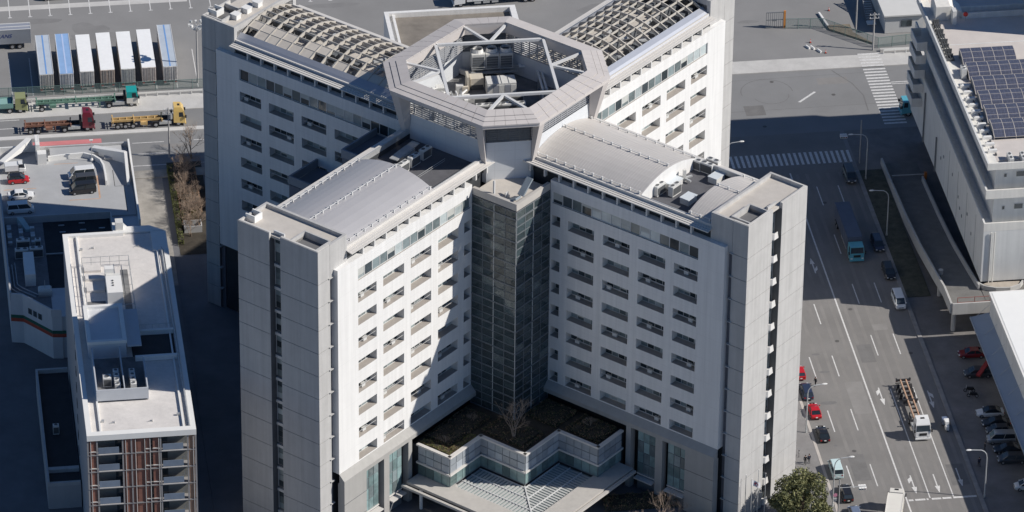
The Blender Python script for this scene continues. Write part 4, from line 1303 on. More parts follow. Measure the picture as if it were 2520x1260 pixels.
for k in range(9):
    zf = AZ - 0.96 - 2.55 - FH * k
    if zf < 0.2:
        break
    ztop = zf + (FH if k else 2.55)
    A(MB().box(AX0 + 0.02, AX1 - 0.02, AY0 + 0.04, AY0 + 1.9, zf - 0.2, zf), 'floor_slab', M_post)
    A(MB().box(fx(0.1), fx(0.317), AY0 - 0.05, AY0 + 0.03, zf - 0.14, zf + 0.06), 'slab_edge', M_slabw)
    A(MB().box(fx(0.68), fx(0.912), AY0 - 0.05, AY0 + 0.03, zf - 0.14, zf + 0.06), 'slab_edge', M_slabw)
    for (a, b) in ((0.1, 0.29), (0.69, 0.88)):
        A(MB().box(fx(a), fx(b), AY0 + 0.05, AY0 + 0.12, zf + 0.1, zf + 1.15), 'balcony_panel', M_rail)
    A(MB().box(fx(0.02), fx(0.98), AY0 + 1.6, AY0 + 1.7, zf, ztop - 0.2), 'balcony_back_wall', M_back)
    for (a, b) in ((0.26, 0.315), (0.685, 0.74)):
        A(MB().box(fx(a), fx(b), AY0 + 1.52, AY0 + 1.58, zf + 0.1, ztop - 0.5), 'balcony_door', M_gl)
    for (a, b, mm) in louvres:
        A(MB().box(fx(a), fx(b), AY0 + 0.12, AY0 + 0.2, zf + 0.02, ztop - 0.2), 'louvre_panel', mm)
    for a in fins:
        A(MB().box(fx(a) - 0.05, fx(a) + 0.05, AY0 - 0.03, AY0 + 0.11, zf, ztop - 0.2), 'white_fin', M_slabw)
    for (a, b) in ((0.535, 0.58), (0.6, 0.66), (0.02, 0.08)):
        A(MB().box(fx(a), fx(b), AY0 - 0.02, AY0 + 0.1, zf + 0.45, zf + 0.58), 'cross_bar', M_slabw)
    A(MB().box(fx(0.005), fx(0.995), AY0 - 0.08, AY0 - 0.052, zf - 0.1, zf - 0.02), 'floor_band', M_post)
    for q in range(3):
        A(MB().box(fx(0.87 + 0.016 * q), fx(0.874 + 0.016 * q), AY0 + 0.6, AY0 + 0.65, zf + 0.9, zf + 1.4 + 0.22 * q), 'drying_pole', M_slabw)
# end wall windows
for k in range(9):
    A(MB().box(AX0 - 0.05, AX0 + 0.02, -20 - 0.5, -20 + 0.7, 3 + 2.9 * k, 4.2 + 2.9 * k), 'side_window', M_gl)

# ---- low dark-roofed building squeezed against the apartment block
lb = tag(empty('low_building', (-70, -8, 0)), 'low dark-roofed building in shade left of the apartment block', 'building')
o_ = tuple(-v for v in lb.location)
MB().box(-72.6, -67.45, -26.0, 6.9, 0.05, 4.2).build('wall', M_aptw, lb, o_)
MB().box(-72.2, -67.5, -25.6, 6.5, 4.2, 4.28).build('roof', mat('dark_felt_roof', (0.05, 0.05, 0.055), 0.9, 0.2, 0.6), lb, o_)
MB().box(-72.6, -72.25, -26.0, 6.9, 4.2, 5.0).build('parapet', M_greywall, lb, o_)
MB().box(-72.25, -67.5, 6.5, 6.9, 4.2, 5.0).build('parapet', M_greywall, lb, o_)
MB().box(-72.25, -67.5, -22.4, -21.6, 4.28, 4.9).build('upstand', M_greywall, lb, o_)
MB().box(-72.25, -67.5, -26.0, -25.6, 4.2, 4.8).build('parapet', M_greywall, lb, o_)
unit(UNIT_B, (-70.4, -11.2, 4.28), 0, 'white unit alone on the dark low roof beside the apartment block')
# ------------------------------------------------------------------ buildings on the right
M_cream = mat('cream_render', (0.74, 0.72, 0.67), 0.75, 0.05, 0.4, streak=0.08)
M_wgrey = mat('warehouse_wall', (0.70, 0.70, 0.68), 0.75, 0.06, 0.3, streak=0.09)
wh = tag(empty('warehouse', (95, 50, 0)), 'cream terraced depot with dark recessed galleries and solar panels on the roof', 'building')
def Wp(mb, name, m, parent=wh):
    return mb.build(name, m, parent, tuple(-v for v in wh.location))
WX0, WX1, WY0, WY1 = 81.9, 118.0, 13.2, 71.0
Wp(MB().box(WX0 + 2.6, WX1, WY0 + 7.5, WY1 - 0.02, 0.05, 6.4), 'ground_floor_wall', mat('shaded_wall', (0.10, 0.10, 0.105), 0.85, 0.2, 0.5))  # dark colour stands in for shade in the open ground floor
Wp(MB().box(WX0 + 0.02, WX1, WY0 + 0.02, WY1, 6.4, 16.2), 'lower_wall', M_wgrey)
Wp(MB().box(WX0 + 1.9, WX1, WY0 + 2.2, WY1, 16.2, 22.1), 'middle_wall', M_wgrey)
Wp(MB().box(WX0 + 1.9, WX1, WY0 + 2.2, WY1, 22.1, 27.5), 'upper_wall', M_wgrey)
for (z0, z1) in ((15.9, 17.4), (22.0, 23.6), (27.4, 28.6)):
    Wp(MB().box(WX0, WX0 + 0.3, WY0 + 0.3, WY1, z0, z1), 'west_parapet', M_wgrey)
    Wp(MB().box(WX0, WX1, WY0, WY0 + 0.3, z0, z1), 'south_parapet', M_cream)
for z in (22.0, 27.4):
    Wp(MB().box(WX0 + 0.3, WX0 + 1.9, WY0 + 0.3, WY1, z, z + 0.25), 'gallery_slab', M_wgrey)
    Wp(MB().box(WX0 + 1.9, WX1, WY0 + 0.3, WY0 + 2.2, z, z + 0.25), 'gallery_slab', M_wgrey)
Wp(MB().box(WX0 + 1.95, WX1, WY0 + 2.25, WY1 - 0.3, 27.5, 27.8), 'roof_deck', mat('depot_roof', (0.62, 0.57, 0.53), 0.85, 0.08, 0.4, fine=0.06))
Wp(MB().box(WX0 + 0.3, WX0 + 1.95, WY0 + 0.3, WY1 - 0.3, 27.65, 27.8), 'roof_gutter', M_cream)
Wp(MB().box(WX0 + 0.3, WX1, WY1 - 0.3, WY1, 27.5, 28.6), 'north_parapet', M_cream)
Wp(MB().box(WX0 + 2.0, WX1, 54.4, 54.6, 27.8, 27.86), 'roof_seam', M_wgrey)
# windows of the recessed galleries on the south side
for z in (18.6, 24.7):
    for (x, w, h) in ((85.2, 0.5, 0.7), (87.2, 1.5, 1.0), (91.0, 1.5, 1.0), (94.5, 1.5, 1.0)):
        wo = Wp(MB().box(x, x + w, WY0 + 2.12, WY0 + 2.19, z, z + h), 'window', M_frame)
        Wp(MB().box(x + 0.06, x + w - 0.06, WY0 + 2.09, WY0 + 2.115, z + 0.06, z + h - 0.06), 'pane', M_gl, wo) if False else \
            MB().box(x + 0.06, x + w - 0.06, WY0 + 2.09, WY0 + 2.115, z + 0.06, z + h - 0.06).build('pane', M_gl, wo)
for (x, z) in ((82.6, 3.2), (83.2, 13.2)):
    Wp(MB().cyl((x + 0.6, WY0 - 0.18, 6.0), (x + 0.6, WY0 - 0.18, 15.8), 0.09, 0.09, 8), 'downpipe', M_cream)
for (y, z) in ((44, 12), (46, 10.6), (32, 11.2), (30.5, 9.9), (28.8, 9.4), (25, 12.0), (21.5, 10.3), (37, 12.6)):
    Wp(MB().box(WX0 - 0.05, WX0 + 0.02, y, y + 0.35, z, z + 0.5), 'wall_vent', M_mull)
for (y, z0, z1) in ((49.5, 6.4, 13.0), (59.5, 6.4, 16.0)):
    Wp(MB().cyl((WX0 - 0.2, y, z0), (WX0 - 0.2, y, z1), 0.14, 0.14, 8), 'downpipe', M_mull)
for y in (40.0, 33.0, 26.0, 19.0):
    Wp(MB().box(WX0 - 0.012, WX0 + 0.02, y, y + 0.05, 6.6, 15.8), 'wall_joint', M_mull)
# stacked balcony boxes at the north end
for k, z in enumerate((11.6, 14.6, 17.6, 20.6, 23.4)):
    bx_ = MB()
    y0, y1 = 62.6 - 0.4 * k, 67.8 - 0.4 * k
    bx_.box(80.1, 80.25, y0, y1, z, z + 1.6).box(80.25, 81.9, y0, y0 + 0.15, z, z + 1.6).box(80.25, 81.9, y1 - 0.15, y1, z, z + 1.6).box(80.26, 81.89, y0 + 0.16, y1 - 0.16, z, z + 0.15)
    Wp(bx_, 'balcony_box', M_wgrey)
# solar arrays: curved frames carrying a grid of panels
M_pv = mat('solar_cell', (0.085, 0.092, 0.13), 0.2, 0.25, 2.5, spec=0.6, coat=0.3)
panel_lines(M_pv, 0, 1, 0.62, 0.62, 1.9, 0.03)
M_pvframe = mat('array_frame', (0.50, 0.46, 0.42), 0.5, 0.05, 1)
pv_me = None
def arcz(t):
    return 21.0 + 1.25 * math.sin(math.pi * min(1.0, 0.12 + 0.60 * (1 - t)) ) * 1.0
for r in range(6):
    yc = 46.2 - 4.83 * r
    n = 5 if r == 0 else 8
    sa = tag(empty('solar_array', (84.9, yc, 27.8)),
             'curved solar array on the depot roof, ' + ['the short one farthest from the parapet units', 'second from the far end', 'third from the far end',
             'fourth from the far end', 'next to nearest the south parapet', 'nearest the south parapet'][r], 'solar array', 'solar arrays on the depot roof')
    ts = [0, 0.25, 0.5, 0.75, 1.0]
    yy = [4.15 * t for t in ts]
    prof = [(0.0, 0.45), (1.38, 1.18), (2.77, 1.55), (4.15, 1.55)]
    for i in range(n):
        for j in range(3):
            (ya, za), (yb, zb) = prof[j], prof[j + 1]
            w = 1.82
            MB().hexa([(w * i + 0.05, ya + 0.04, za), (w * (i + 1) - 0.05, ya + 0.04, za), (w * (i + 1) - 0.05, yb - 0.04, zb), (w * i + 0.05, yb - 0.04, zb)],
                      [(w * i + 0.05, ya + 0.04, za + 0.06), (w * (i + 1) - 0.05, ya + 0.04, za + 0.06), (w * (i + 1) - 0.05, yb - 0.04, zb + 0.06), (w * i + 0.05, yb - 0.04, zb + 0.06)]).build('solar_panel', M_pv, sa)
    for i in range(n + 1):
        fr = MB()
        for (ya, za), (yb, zb) in zip(prof[:-1], prof[1:]):
            fr.hexa([(1.82 * i - 0.05, ya, za - 0.12), (1.82 * i + 0.05, ya, za - 0.12), (1.82 * i + 0.05, yb, zb - 0.12), (1.82 * i - 0.05, yb, zb - 0.12)],
                    [(1.82 * i - 0.05, ya, za + 0.05), (1.82 * i + 0.05, ya, za + 0.05), (1.82 * i + 0.05, yb, zb + 0.05), (1.82 * i - 0.05, yb, zb + 0.05)])
        fr.build('arch_frame', M_pvframe, sa)
    for (yy_, zz) in ((0.1, 0.36), (4.05, 1.45)):
        for i in range(0, n + 1, 2):
            MB().box(1.82 * i - 0.04, 1.82 * i + 0.04, yy_ - 0.04, yy_ + 0.04, 0.0, zz).build('leg', M_pvframe, sa)
    for (ya, za) in prof:
        MB().box(0, 1.82 * n, ya - 0.04, ya + 0.04, za + 0.02, za + 0.07).build('purlin', M_pvframe, sa)
    MB().quad((0.0, 0.05, 0.02), (0.0, 4.1, 0.02), (0.0, 4.1, 1.4), (0.0, 2.77, 1.4), (0.0, 1.38, 1.05), (0.0, 0.05, 0.35)).build('end_shield', M_mull, sa)
# equipment along the western roof edge
box_unit = MB().box(0, 1.5, 0, 0.55, 0, 0.55).mesh('roof_edge_box', [M_coping])
for k in range(11):
    y = 39.6 - 2.17 * k
    bo = tag(place('roof_edge_box', box_unit, None, (83.0, y, 27.8)), ORD[10 - k] + ' low white box counted from the south corner along the depot roof edge', 'roof box', 'white boxes along the depot roof edge')
    MB().box(1.05, 1.25, -0.9, -0.3, 0, 0.3).build('conduit_box', M_acgrille, bo)
    MB().cyl((0.1, 0.27, 0.56), (0.1, 0.27, 0.75), 0.06, 0.06, 6).build('cable_stub', M_acgrille, bo)
for k in range(4):
    unit(UNIT_A, (86.0 + 2.1 * k, WY0 + 1.9, 27.8), math.pi / 2, ORD[k] + ' unit from the left in the row just behind the depot south parapet', 'units behind the depot south parapet', (1.4, 0.8, 0.6))
pr_ = tag(empty('pipe_rack', (83.3, 57, 27.8)), 'dark tangled pipe rack on the north-west corner of the depot roof', 'pipe rack')
for k in range(12):
    y = -8 + 1.15 * k
    MB().box(-0.6, 0.6, y, y + 0.1, 0.0, 0.5 + 0.3 * (k % 3)).build('rack_frame', M_acgrille, pr_)
for x in (-0.5, 0.0, 0.45):
    MB().cyl((x, -8, 0.45), (x * 0.6, 5, 0.7), 0.1, 0.1, 6).build('pipe', M_acgrille, pr_)
unit(UNIT_A, (84.2, 43.4, 27.8), math.pi / 2, 'upright white unit beside the pipe rack on the depot roof', None, (0.9, 0.9, 1.1))
rh = tag(empty('roof_stair_house', (85.2, 65.0, 27.8)), 'cream stair house with sloping top on the depot roof corner', 'stair house')
MB().hexa([(-1.6, -1.8, 0), (0.8, -1.8, 0), (0.8, 2.4, 0), (-1.6, 2.4, 0)], [(-1.6, -1.8, 2.6), (0.8, -1.8, 2.6), (0.8, 2.4, 3.4), (-1.6, 2.4, 3.4)]).build('housing', M_cream, rh)
MB().hexa([(0.82, -1.0, 0), (3.2, -1.0, 0), (3.2, 2.2, 0), (0.82, 2.2, 0)], [(0.82, -1.0, 2.4), (3.2, -1.0, 0.9), (3.2, 2.2, 0.9), (0.82, 2.2, 3.0)]).build('stair_hood', M_cream, rh)
MB().box(0.9, 1.6, -3.6, -2.2, 0, 2.6).build('flue_cabinet', M_acbody, rh)
rd = tag(empty('warning_sphere', (88.6, 62.6, 27.8)), 'red warning sphere on a post at the depot roof', 'marker')
MB().cyl((0, 0, 0), (0, 0, 0.9), 0.06, 0.06, 6).build('post', M_galv, rd)
MB().sphere((0, 0, 1.3), 0.42, 12, 8).build('sphere', mat('signal_red', (0.6, 0.04, 0.03), 0.4, 0.05, 1), rd, smooth=True)
for k in range(2):
    MB().box(88.2, 100, 63.4 + 0.05 * k + 2.2 * k, 63.5 + 2.2 * k, 27.8, 28.9).build('roof_rail_wall', M_wgrey, wh, tuple(-v for v in wh.location))

# ---- towers beyond the right edge (they shade the road and the depot roof)
tn = tag(empty('depot_tower', (110, 61.5, 0)), 'grey stair tower rising from the depot beyond the right edge', 'building')
MB().box(-9.5, 7.9, -5.8, 5.9, 27.82, 40.0).build('wall', M_wgrey, tn)
MB().box(-9.6, 8.0, -5.9, 6.0, 40.0, 40.5).build('cornice', M_cream, tn)

# ---- access ramp rising beside the road
rp_ = tag(empty('vehicle_ramp', (79, 35, 0)), 'concrete vehicle ramp with parapets climbing beside the depot', 'ramp')
def Rp(mb, name, m):
    return mb.build(name, m, rp_, tuple(-v for v in rp_.location))
PT = [(64.0, 0.02), (57.0, 0.2), (43.0, 1.0), (32.0, 2.1), (20.0, 4.1), (12.0, 5.6), (6.6, 5.7)]   # y, deck height
M_rampdeck = mat('ramp_deck', (0.19, 0.185, 0.175), 0.9, 0.2, 0.5, fine=0.15)
M_rampwall = mat('ramp_wall', (0.50, 0.49, 0.47), 0.75, 0.07, 0.4, streak=0.08)
dk_ = MB()
for (ya, za), (yb, zb) in zip(PT[:-1], PT[1:]):
    dk_.hexa([(75.9, yb, max(0.0, zb - 0.6)), (81.85, yb, max(0.0, zb - 0.6)), (81.85, ya, max(0.0, za - 0.6)), (75.9, ya, max(0.0, za - 0.6))],
             [(75.9, yb, zb), (81.85, yb, zb), (81.85, ya, za), (75.9, ya, za)])
dk_.hexa([(81.85, 6.6, 5.1), (96, 6.6, 5.1), (96, 13.1, 5.1), (81.85, 13.1, 5.1)], [(81.85, 6.6, 5.7), (96, 6.6, 5.7), (96, 13.1, 5.7), (81.85, 13.1, 5.7)])
Rp(dk_, 'ramp_deck', M_rampdeck)
def rampwall(x0, x1, pts, dz0, dz1, name):
    mb = MB()
    for (ya, za), (yb, zb) in zip(pts[:-1], pts[1:]):
        mb.hexa([(x0, yb, max(0.0, zb + dz0)), (x1, yb, max(0.0, zb + dz0)), (x1, ya, max(0.0, za + dz0)), (x0, ya, max(0.0, za + dz0))],
                [(x0, yb, zb + dz1), (x1, yb, zb + dz1), (x1, ya, za + dz1), (x0, ya, za + dz1)])
    Rp(mb, name, M_rampwall)
rampwall(75.55, 75.88, PT, -0.9, 1.08, 'outer_parapet')
rampwall(81.3, 81.6, PT[1:6], 0.0, 1.0, 'inner_parapet')
Rp(MB().box(75.9, 82.6, 6.3, 6.58, 4.7, 6.75), 'end_parapet', M_rampwall)
cvp = [(81.5, 13.0), (82.3, 11.8), (84.0, 11.0), (86.3, 10.8), (88.1, 11.6), (88.9, 12.8)]
for a, b in zip(cvp[:-1], cvp[1:]):
    Rp(MB().beam((a[0], a[1], 6.1), (b[0], b[1], 6.1), 0.25, 0.8), 'planter_wall', M_rampwall)
Rp(MB().prism([(82.2, 12.6), (84.0, 11.4), (86.3, 11.2), (87.9, 11.9), (88.4, 12.9), (86, 13.0), (83.0, 13.0)], 5.7, 6.3), 'planter_fill', mat('planter_sand', (0.42, 0.37, 0.31), 0.9, 0.15, 1))
for (x, y) in ((76.8, 7.0), (79.6, 7.0), (82.2, 7.0)):
    Rp(MB().box(x - 0.05, x + 0.05, y - 0.05, y + 0.05, 5.7, 7.5), 'rail_post', mat('red_rail', (0.30, 0.12, 0.10), 0.6, 0.1, 1))
for z in (6.5, 7.4):
    Rp(MB().box(76.8, 82.2, 6.96, 7.04, z, z + 0.08), 'rail', MATS['red_rail'])
Rp(MB().box(76.5, 82.3, 7.3, 7.35, 5.72, 6.3), 'red_panel', mat('dull_red_panel', (0.34, 0.20, 0.19), 0.7, 0.1, 1))
for (x, y) in ((76.8, 9.0), (76.8, 20.0), (82.2, 9.0)):
    Rp(MB().cyl((x, y, 0.05), (x, y, 5.0), 0.4, 0.4, 10), 'ramp_pier', M_rampwall)
gtb = tag(empty('boom_gate', (79, 57.8, 0.1)), 'dark barrier with an orange end post across the foot of the ramp', 'barrier')
MB().box(-2.6, 2.9, -0.06, 0.06, 0.9, 1.05).build('boom', M_galv, gtb)
MB().box(2.9, 3.35, -0.25, 0.25, 0.0, 1.3).build('cabinet', mat('orange_post', (0.55, 0.19, 0.05), 0.5, 0.1, 1), gtb)
MB().box(-2.7, -2.5, -0.1, 0.1, 0.0, 1.0).build('rest_post', M_galv, gtb)

# ---- white-roofed shed with blue awning
sd = tag(empty('white_roof_shed', (88, -25, 0)), 'shed with brilliant white flat roof and long blue-grey awning', 'building')
def Sp(mb, name, m):
    return mb.build(name, m, sd, tuple(-v for v in sd.location))
Sp(MB().box(81.4, 112, -120, 3.6, 0.05, 9.8), 'wall', M_wgrey)
Sp(MB().box(81.1, 112.3, -120.3, 3.8, 9.8, 10.25), 'roof', M_coping)
Sp(MB().box(81.5, 112, -120, 3.4, 10.25, 10.3), 'roof_sheet', mat('white_roof_sheet', (0.85, 0.85, 0.83), 0.7, 0.02, 0.5))
M_awn = mat('awning_metal', (0.34, 0.40, 0.48), 0.45, 0.06, 0.4, metal=0.2)
for k in range(16):
    y1 = 4.2 - 6.0 * k
    Sp(MB().hexa([(78.5, y1 - 5.97, 5.3), (81.4, y1 - 5.97, 5.9), (81.4, y1, 5.9), (78.5, y1, 5.3)], [(78.5, y1 - 5.97, 5.42), (81.4, y1 - 5.97, 6.02), (81.4, y1, 6.02), (78.5, y1, 5.42)]), 'awning_sheet', M_awn)
    Sp(MB().beam((79.4, y1 - 0.1, 5.62), (81.4, y1 - 0.1, 7.6), 0.05, 0.05), 'awning_stay', M_galv)
Sp(MB().box(78.3, 78.5, -92, 4.2, 5.15, 5.5), 'awning_gutter', M_awn)
rc = tag(empty('loading_conveyor', (80.2, -4.2, 0)), 'dark red sloping conveyor in the shade under the awning', 'conveyor')
MB().beam((-2.6, -2.4, 1.0), (1.6, 2.4, 3.0), 0.7, 0.35).build('belt', mat('dull_red', (0.38, 0.05, 0.05), 0.6, 0.15, 1), rc)
for (x, y, z) in ((-2.0, -1.7, 1.1), (1.0, 1.7, 2.6)):
    MB().box(x - 0.06, x + 0.06, y - 0.06, y + 0.06, 0, z).build('leg', M_mull, rc)

# ---- small site office and fences in the upper right
so = tag(empty('site_office', (88.6, 114, 0)), 'small white site office with pale flat roof behind the green fence', 'building')
MB().box(-3.3, 3.6, -4.2, 10, 0.05, 3.4).build('wall', mat('office_siding', (0.60, 0.60, 0.59), 0.6, 0.05, 1), so)
MB().box(-3.6, 3.9, -4.5, 10.3, 3.4, 3.75).build('roof', mat('pale_metal_roof', (0.66, 0.65, 0.62), 0.6, 0.04, 0.5), so)
MB().box(-3.58, 3.88, -4.56, -4.5, 3.36, 3.5).build('eaves_gutter', M_mull, so)
wo = MB().box(-0.4, 1.6, -4.28, -4.2, 1.3, 2.6).build('window', M_mull, so)
for k in range(2):
    MB().box(-0.3 + 0.95 * k, 0.55 + 0.95 * k, -4.31, -4.285, 1.4, 2.5).build('pane', M_gl, wo)
st = tag(empty('steel_stair', (83.6, 117.5, 0)), 'grey open-tread outside stair beside the site office', 'stair')
for k in range(14):
    MB().box(-0.7, 0.7, -3.0 + 0.45 * k, -2.65 + 0.45 * k, 0.2 + 0.24 * k, 0.26 + 0.24 * k).build('tread', M_galv, st)
for s in (-0.75, 0.75):
    MB().beam((s, -3.0, 0.2), (s, 3.4, 3.6), 0.08, 0.25).build('stringer', M_mull, st)
MB().box(-0.8, 0.8, -4.4, -3.0, 0.1, 0.25).build('landing', M_coping, st)

M_fence = mat('green_fence', (0.16, 0.25, 0.23), 0.5, 0.1, 2.0)
M_mesh = bpy.data.materials.new('fence_mesh')
M_mesh.use_nodes = True
_n = M_mesh.node_tree
_b = _n.nodes['Principled BSDF']
_b.inputs['Base Color'].default_value = (0.20, 0.29, 0.27, 1)
_b.inputs['Roughness'].default_value = 0.5
_b.inputs['Alpha'].default_value = 0.38
def fence(name, pts, h, step, label, z0=0.0, mesh=True, mp=None):
    f = tag(empty(name, (pts[0][0], pts[0][1], z0)), label, 'fence')
    ox, oy = pts[0]
    for a, b in zip(pts[:-1], pts[1:]):
        L_ = math.hypot(b[0] - a[0], b[1] - a[1])
        n = max(1, int(round(L_ / step)))
        for k in range(n):
            p = (a[0] + (b[0] - a[0]) * k / n - ox, a[1] + (b[1] - a[1]) * k / n - oy)
            q = (a[0] + (b[0] - a[0]) * (k + 1) / n - ox, a[1] + (b[1] - a[1]) * (k + 1) / n - oy)
            MB().cyl((*p, 0), (*p, h), 0.05, 0.05, 6).build('post', mp or M_fence, f)
            MB().beam((*p, h - 0.03), (*q, h - 0.03), 0.06, 0.06).build('top_rail', mp or M_fence, f)
            if mesh:
                MB().quad((*p, 0.08), (*q, 0.08), (*q, h - 0.06), (*p, h - 0.06)).build('mesh_panel', M_mesh, f)
    return f
fence('yard_fence', [(-120, 105.6), (-36.5, 104.0)], 1.9, 3.2, 'green mesh fence in front of the parked container trailers')
fence('corner_fence', [(67.9, 113.6), (74.6, 113.0), (83.1, 104.7), (90.8, 105.6), (100, 106.4)], 2.1, 2.6, 'green mesh fence bending round the yard corner by the site office')
gate = tag(empty('yard_gate', (64.4, 114.2, 0)), 'black double-leaf barred gate with an orange post', 'gate')
for k in range(9):
    MB().box(0.38 * k, 0.38 * k + 0.07, -0.04, 0.04, 0.1, 3.2).build('bar', M_mull, gate)
for z in (0.15, 1.6, 3.1):
    MB().box(0, 3.1, -0.05, 0.05, z, z + 0.12).build('rail', M_mull, gate)
MB().box(3.2, 3.55, -0.15, 0.15, 0, 3.4).build('gate_post', mat('orange_steel', (0.62, 0.25, 0.06), 0.5, 0.1, 1), gate)
MB().box(1.2, 1.9, -0.09, 0.09, 1.45, 1.75).build('lock_box', M_mull, gate)
sw_ = tag(MB().prism([(75.6, 112.2), (82.6, 105.9), (79.6, 110.5), (79.6, 113.5), (75.4, 113.6)], 0.004, 0.35).build('planted_bank', mat('dry_bank', (0.24, 0.20, 0.15), 0.95, 0.3, 1, fine=0.2)), 'dry brown raised bank behind the bending green fence', 'bank')
kb = tag(MB().beam((74.9, 118.5, 0.2), (75.6, 113.4, 0.2), 0.35, 0.4).build('concrete_kerb', M_coping), 'pale concrete kerb leading to the yard corner', 'kerb')
slab('north_guard_base', 83.2, 130, 103.2, 103.6, 0.5, M_walk)
# ------------------------------------------------------------------ vehicles (local x points forward, wheels on z = 0)
M_tyre = mat('tyre_rubber', (0.025, 0.025, 0.027), 0.8, 0.1, 4)
M_rim = mat('wheel_rim', (0.45, 0.45, 0.46), 0.35, 0.1, 4, metal=0.5)
M_cglass = glass_mat('car_glass', (0.03, 0.04, 0.05), 0.05, 0.3)
M_lamp = mat('head_lamp', (0.75, 0.76, 0.75), 0.15, 0.05, 4, spec=0.6)
M_tail = mat('tail_lamp', (0.35, 0.02, 0.02), 0.25, 0.05, 4)
M_plate = mat('number_plate', (0.72, 0.72, 0.70), 0.5, 0.03, 4)
M_trim = mat('black_trim', (0.03, 0.03, 0.032), 0.6, 0.1, 4)
M_chas = mat('chassis_black', (0.05, 0.05, 0.055), 0.65, 0.2, 3)
def paint(name, col, coat=0.6, metal=0.0):
    return mat('paint_' + name, col, 0.35, 0.03, 1.5, metal=metal, coat=coat)
PW = paint('white', (0.78, 0.78, 0.77)); PK = paint('black', (0.018, 0.018, 0.02)); PR = paint('red', (0.50, 0.015, 0.02))
PS = paint('silver', (0.42, 0.43, 0.44), metal=0.4); PN = paint('navy', (0.03, 0.04, 0.075)); PC = paint('pale_cyan', (0.58, 0.72, 0.72))
PD = paint('dark_grey', (0.06, 0.063, 0.07)); PB = paint('blue_grey', (0.16, 0.20, 0.29)); PM = paint('maroon', (0.16, 0.015, 0.03))
PT_ = paint('teal', (0.02, 0.36, 0.34)); PY = paint('yellow', (0.72, 0.50, 0.17)); PG = paint('olive', (0.30, 0.32, 0.15)); PDG = paint('green', (0.10, 0.24, 0.19))
PCR = paint('cream', (0.76, 0.73, 0.66)); PLB = paint('light_blue', (0.12, 0.42, 0.52)); PDR = paint('dark_red', (0.22, 0.015, 0.02))

WHEEL = {}
def wheel(parent, x, y, r, w, name='wheel'):
    key = (round(r, 2), round(w, 2))
    if key not in WHEEL:
        WHEEL[key] = (MB().cyl((0, -w / 2, 0), (0, w / 2, 0), r, r, 16).mesh('wheel', [M_tyre]),
                      MB().cyl((0, -w / 2 - 0.012, 0), (0, w / 2 + 0.012, 0), r * 0.58, r * 0.58, 12).mesh('rim', [M_rim]))
    o = place(name, WHEEL[key][0], parent, (x, y, r))
    place('rim', WHEEL[key][1], o, (0, 0, 0))
    return o

def section(x, hw, zb, zt, k=0.86):
    return [(x, -hw * 0.9, zb), (x, -hw, zb + 0.12), (x, -hw, zt - 0.16), (x, -hw * k, zt),
            (x, hw * k, zt), (x, hw, zt - 0.16), (x, hw, zb + 0.12), (x, hw * 0.9, zb)]

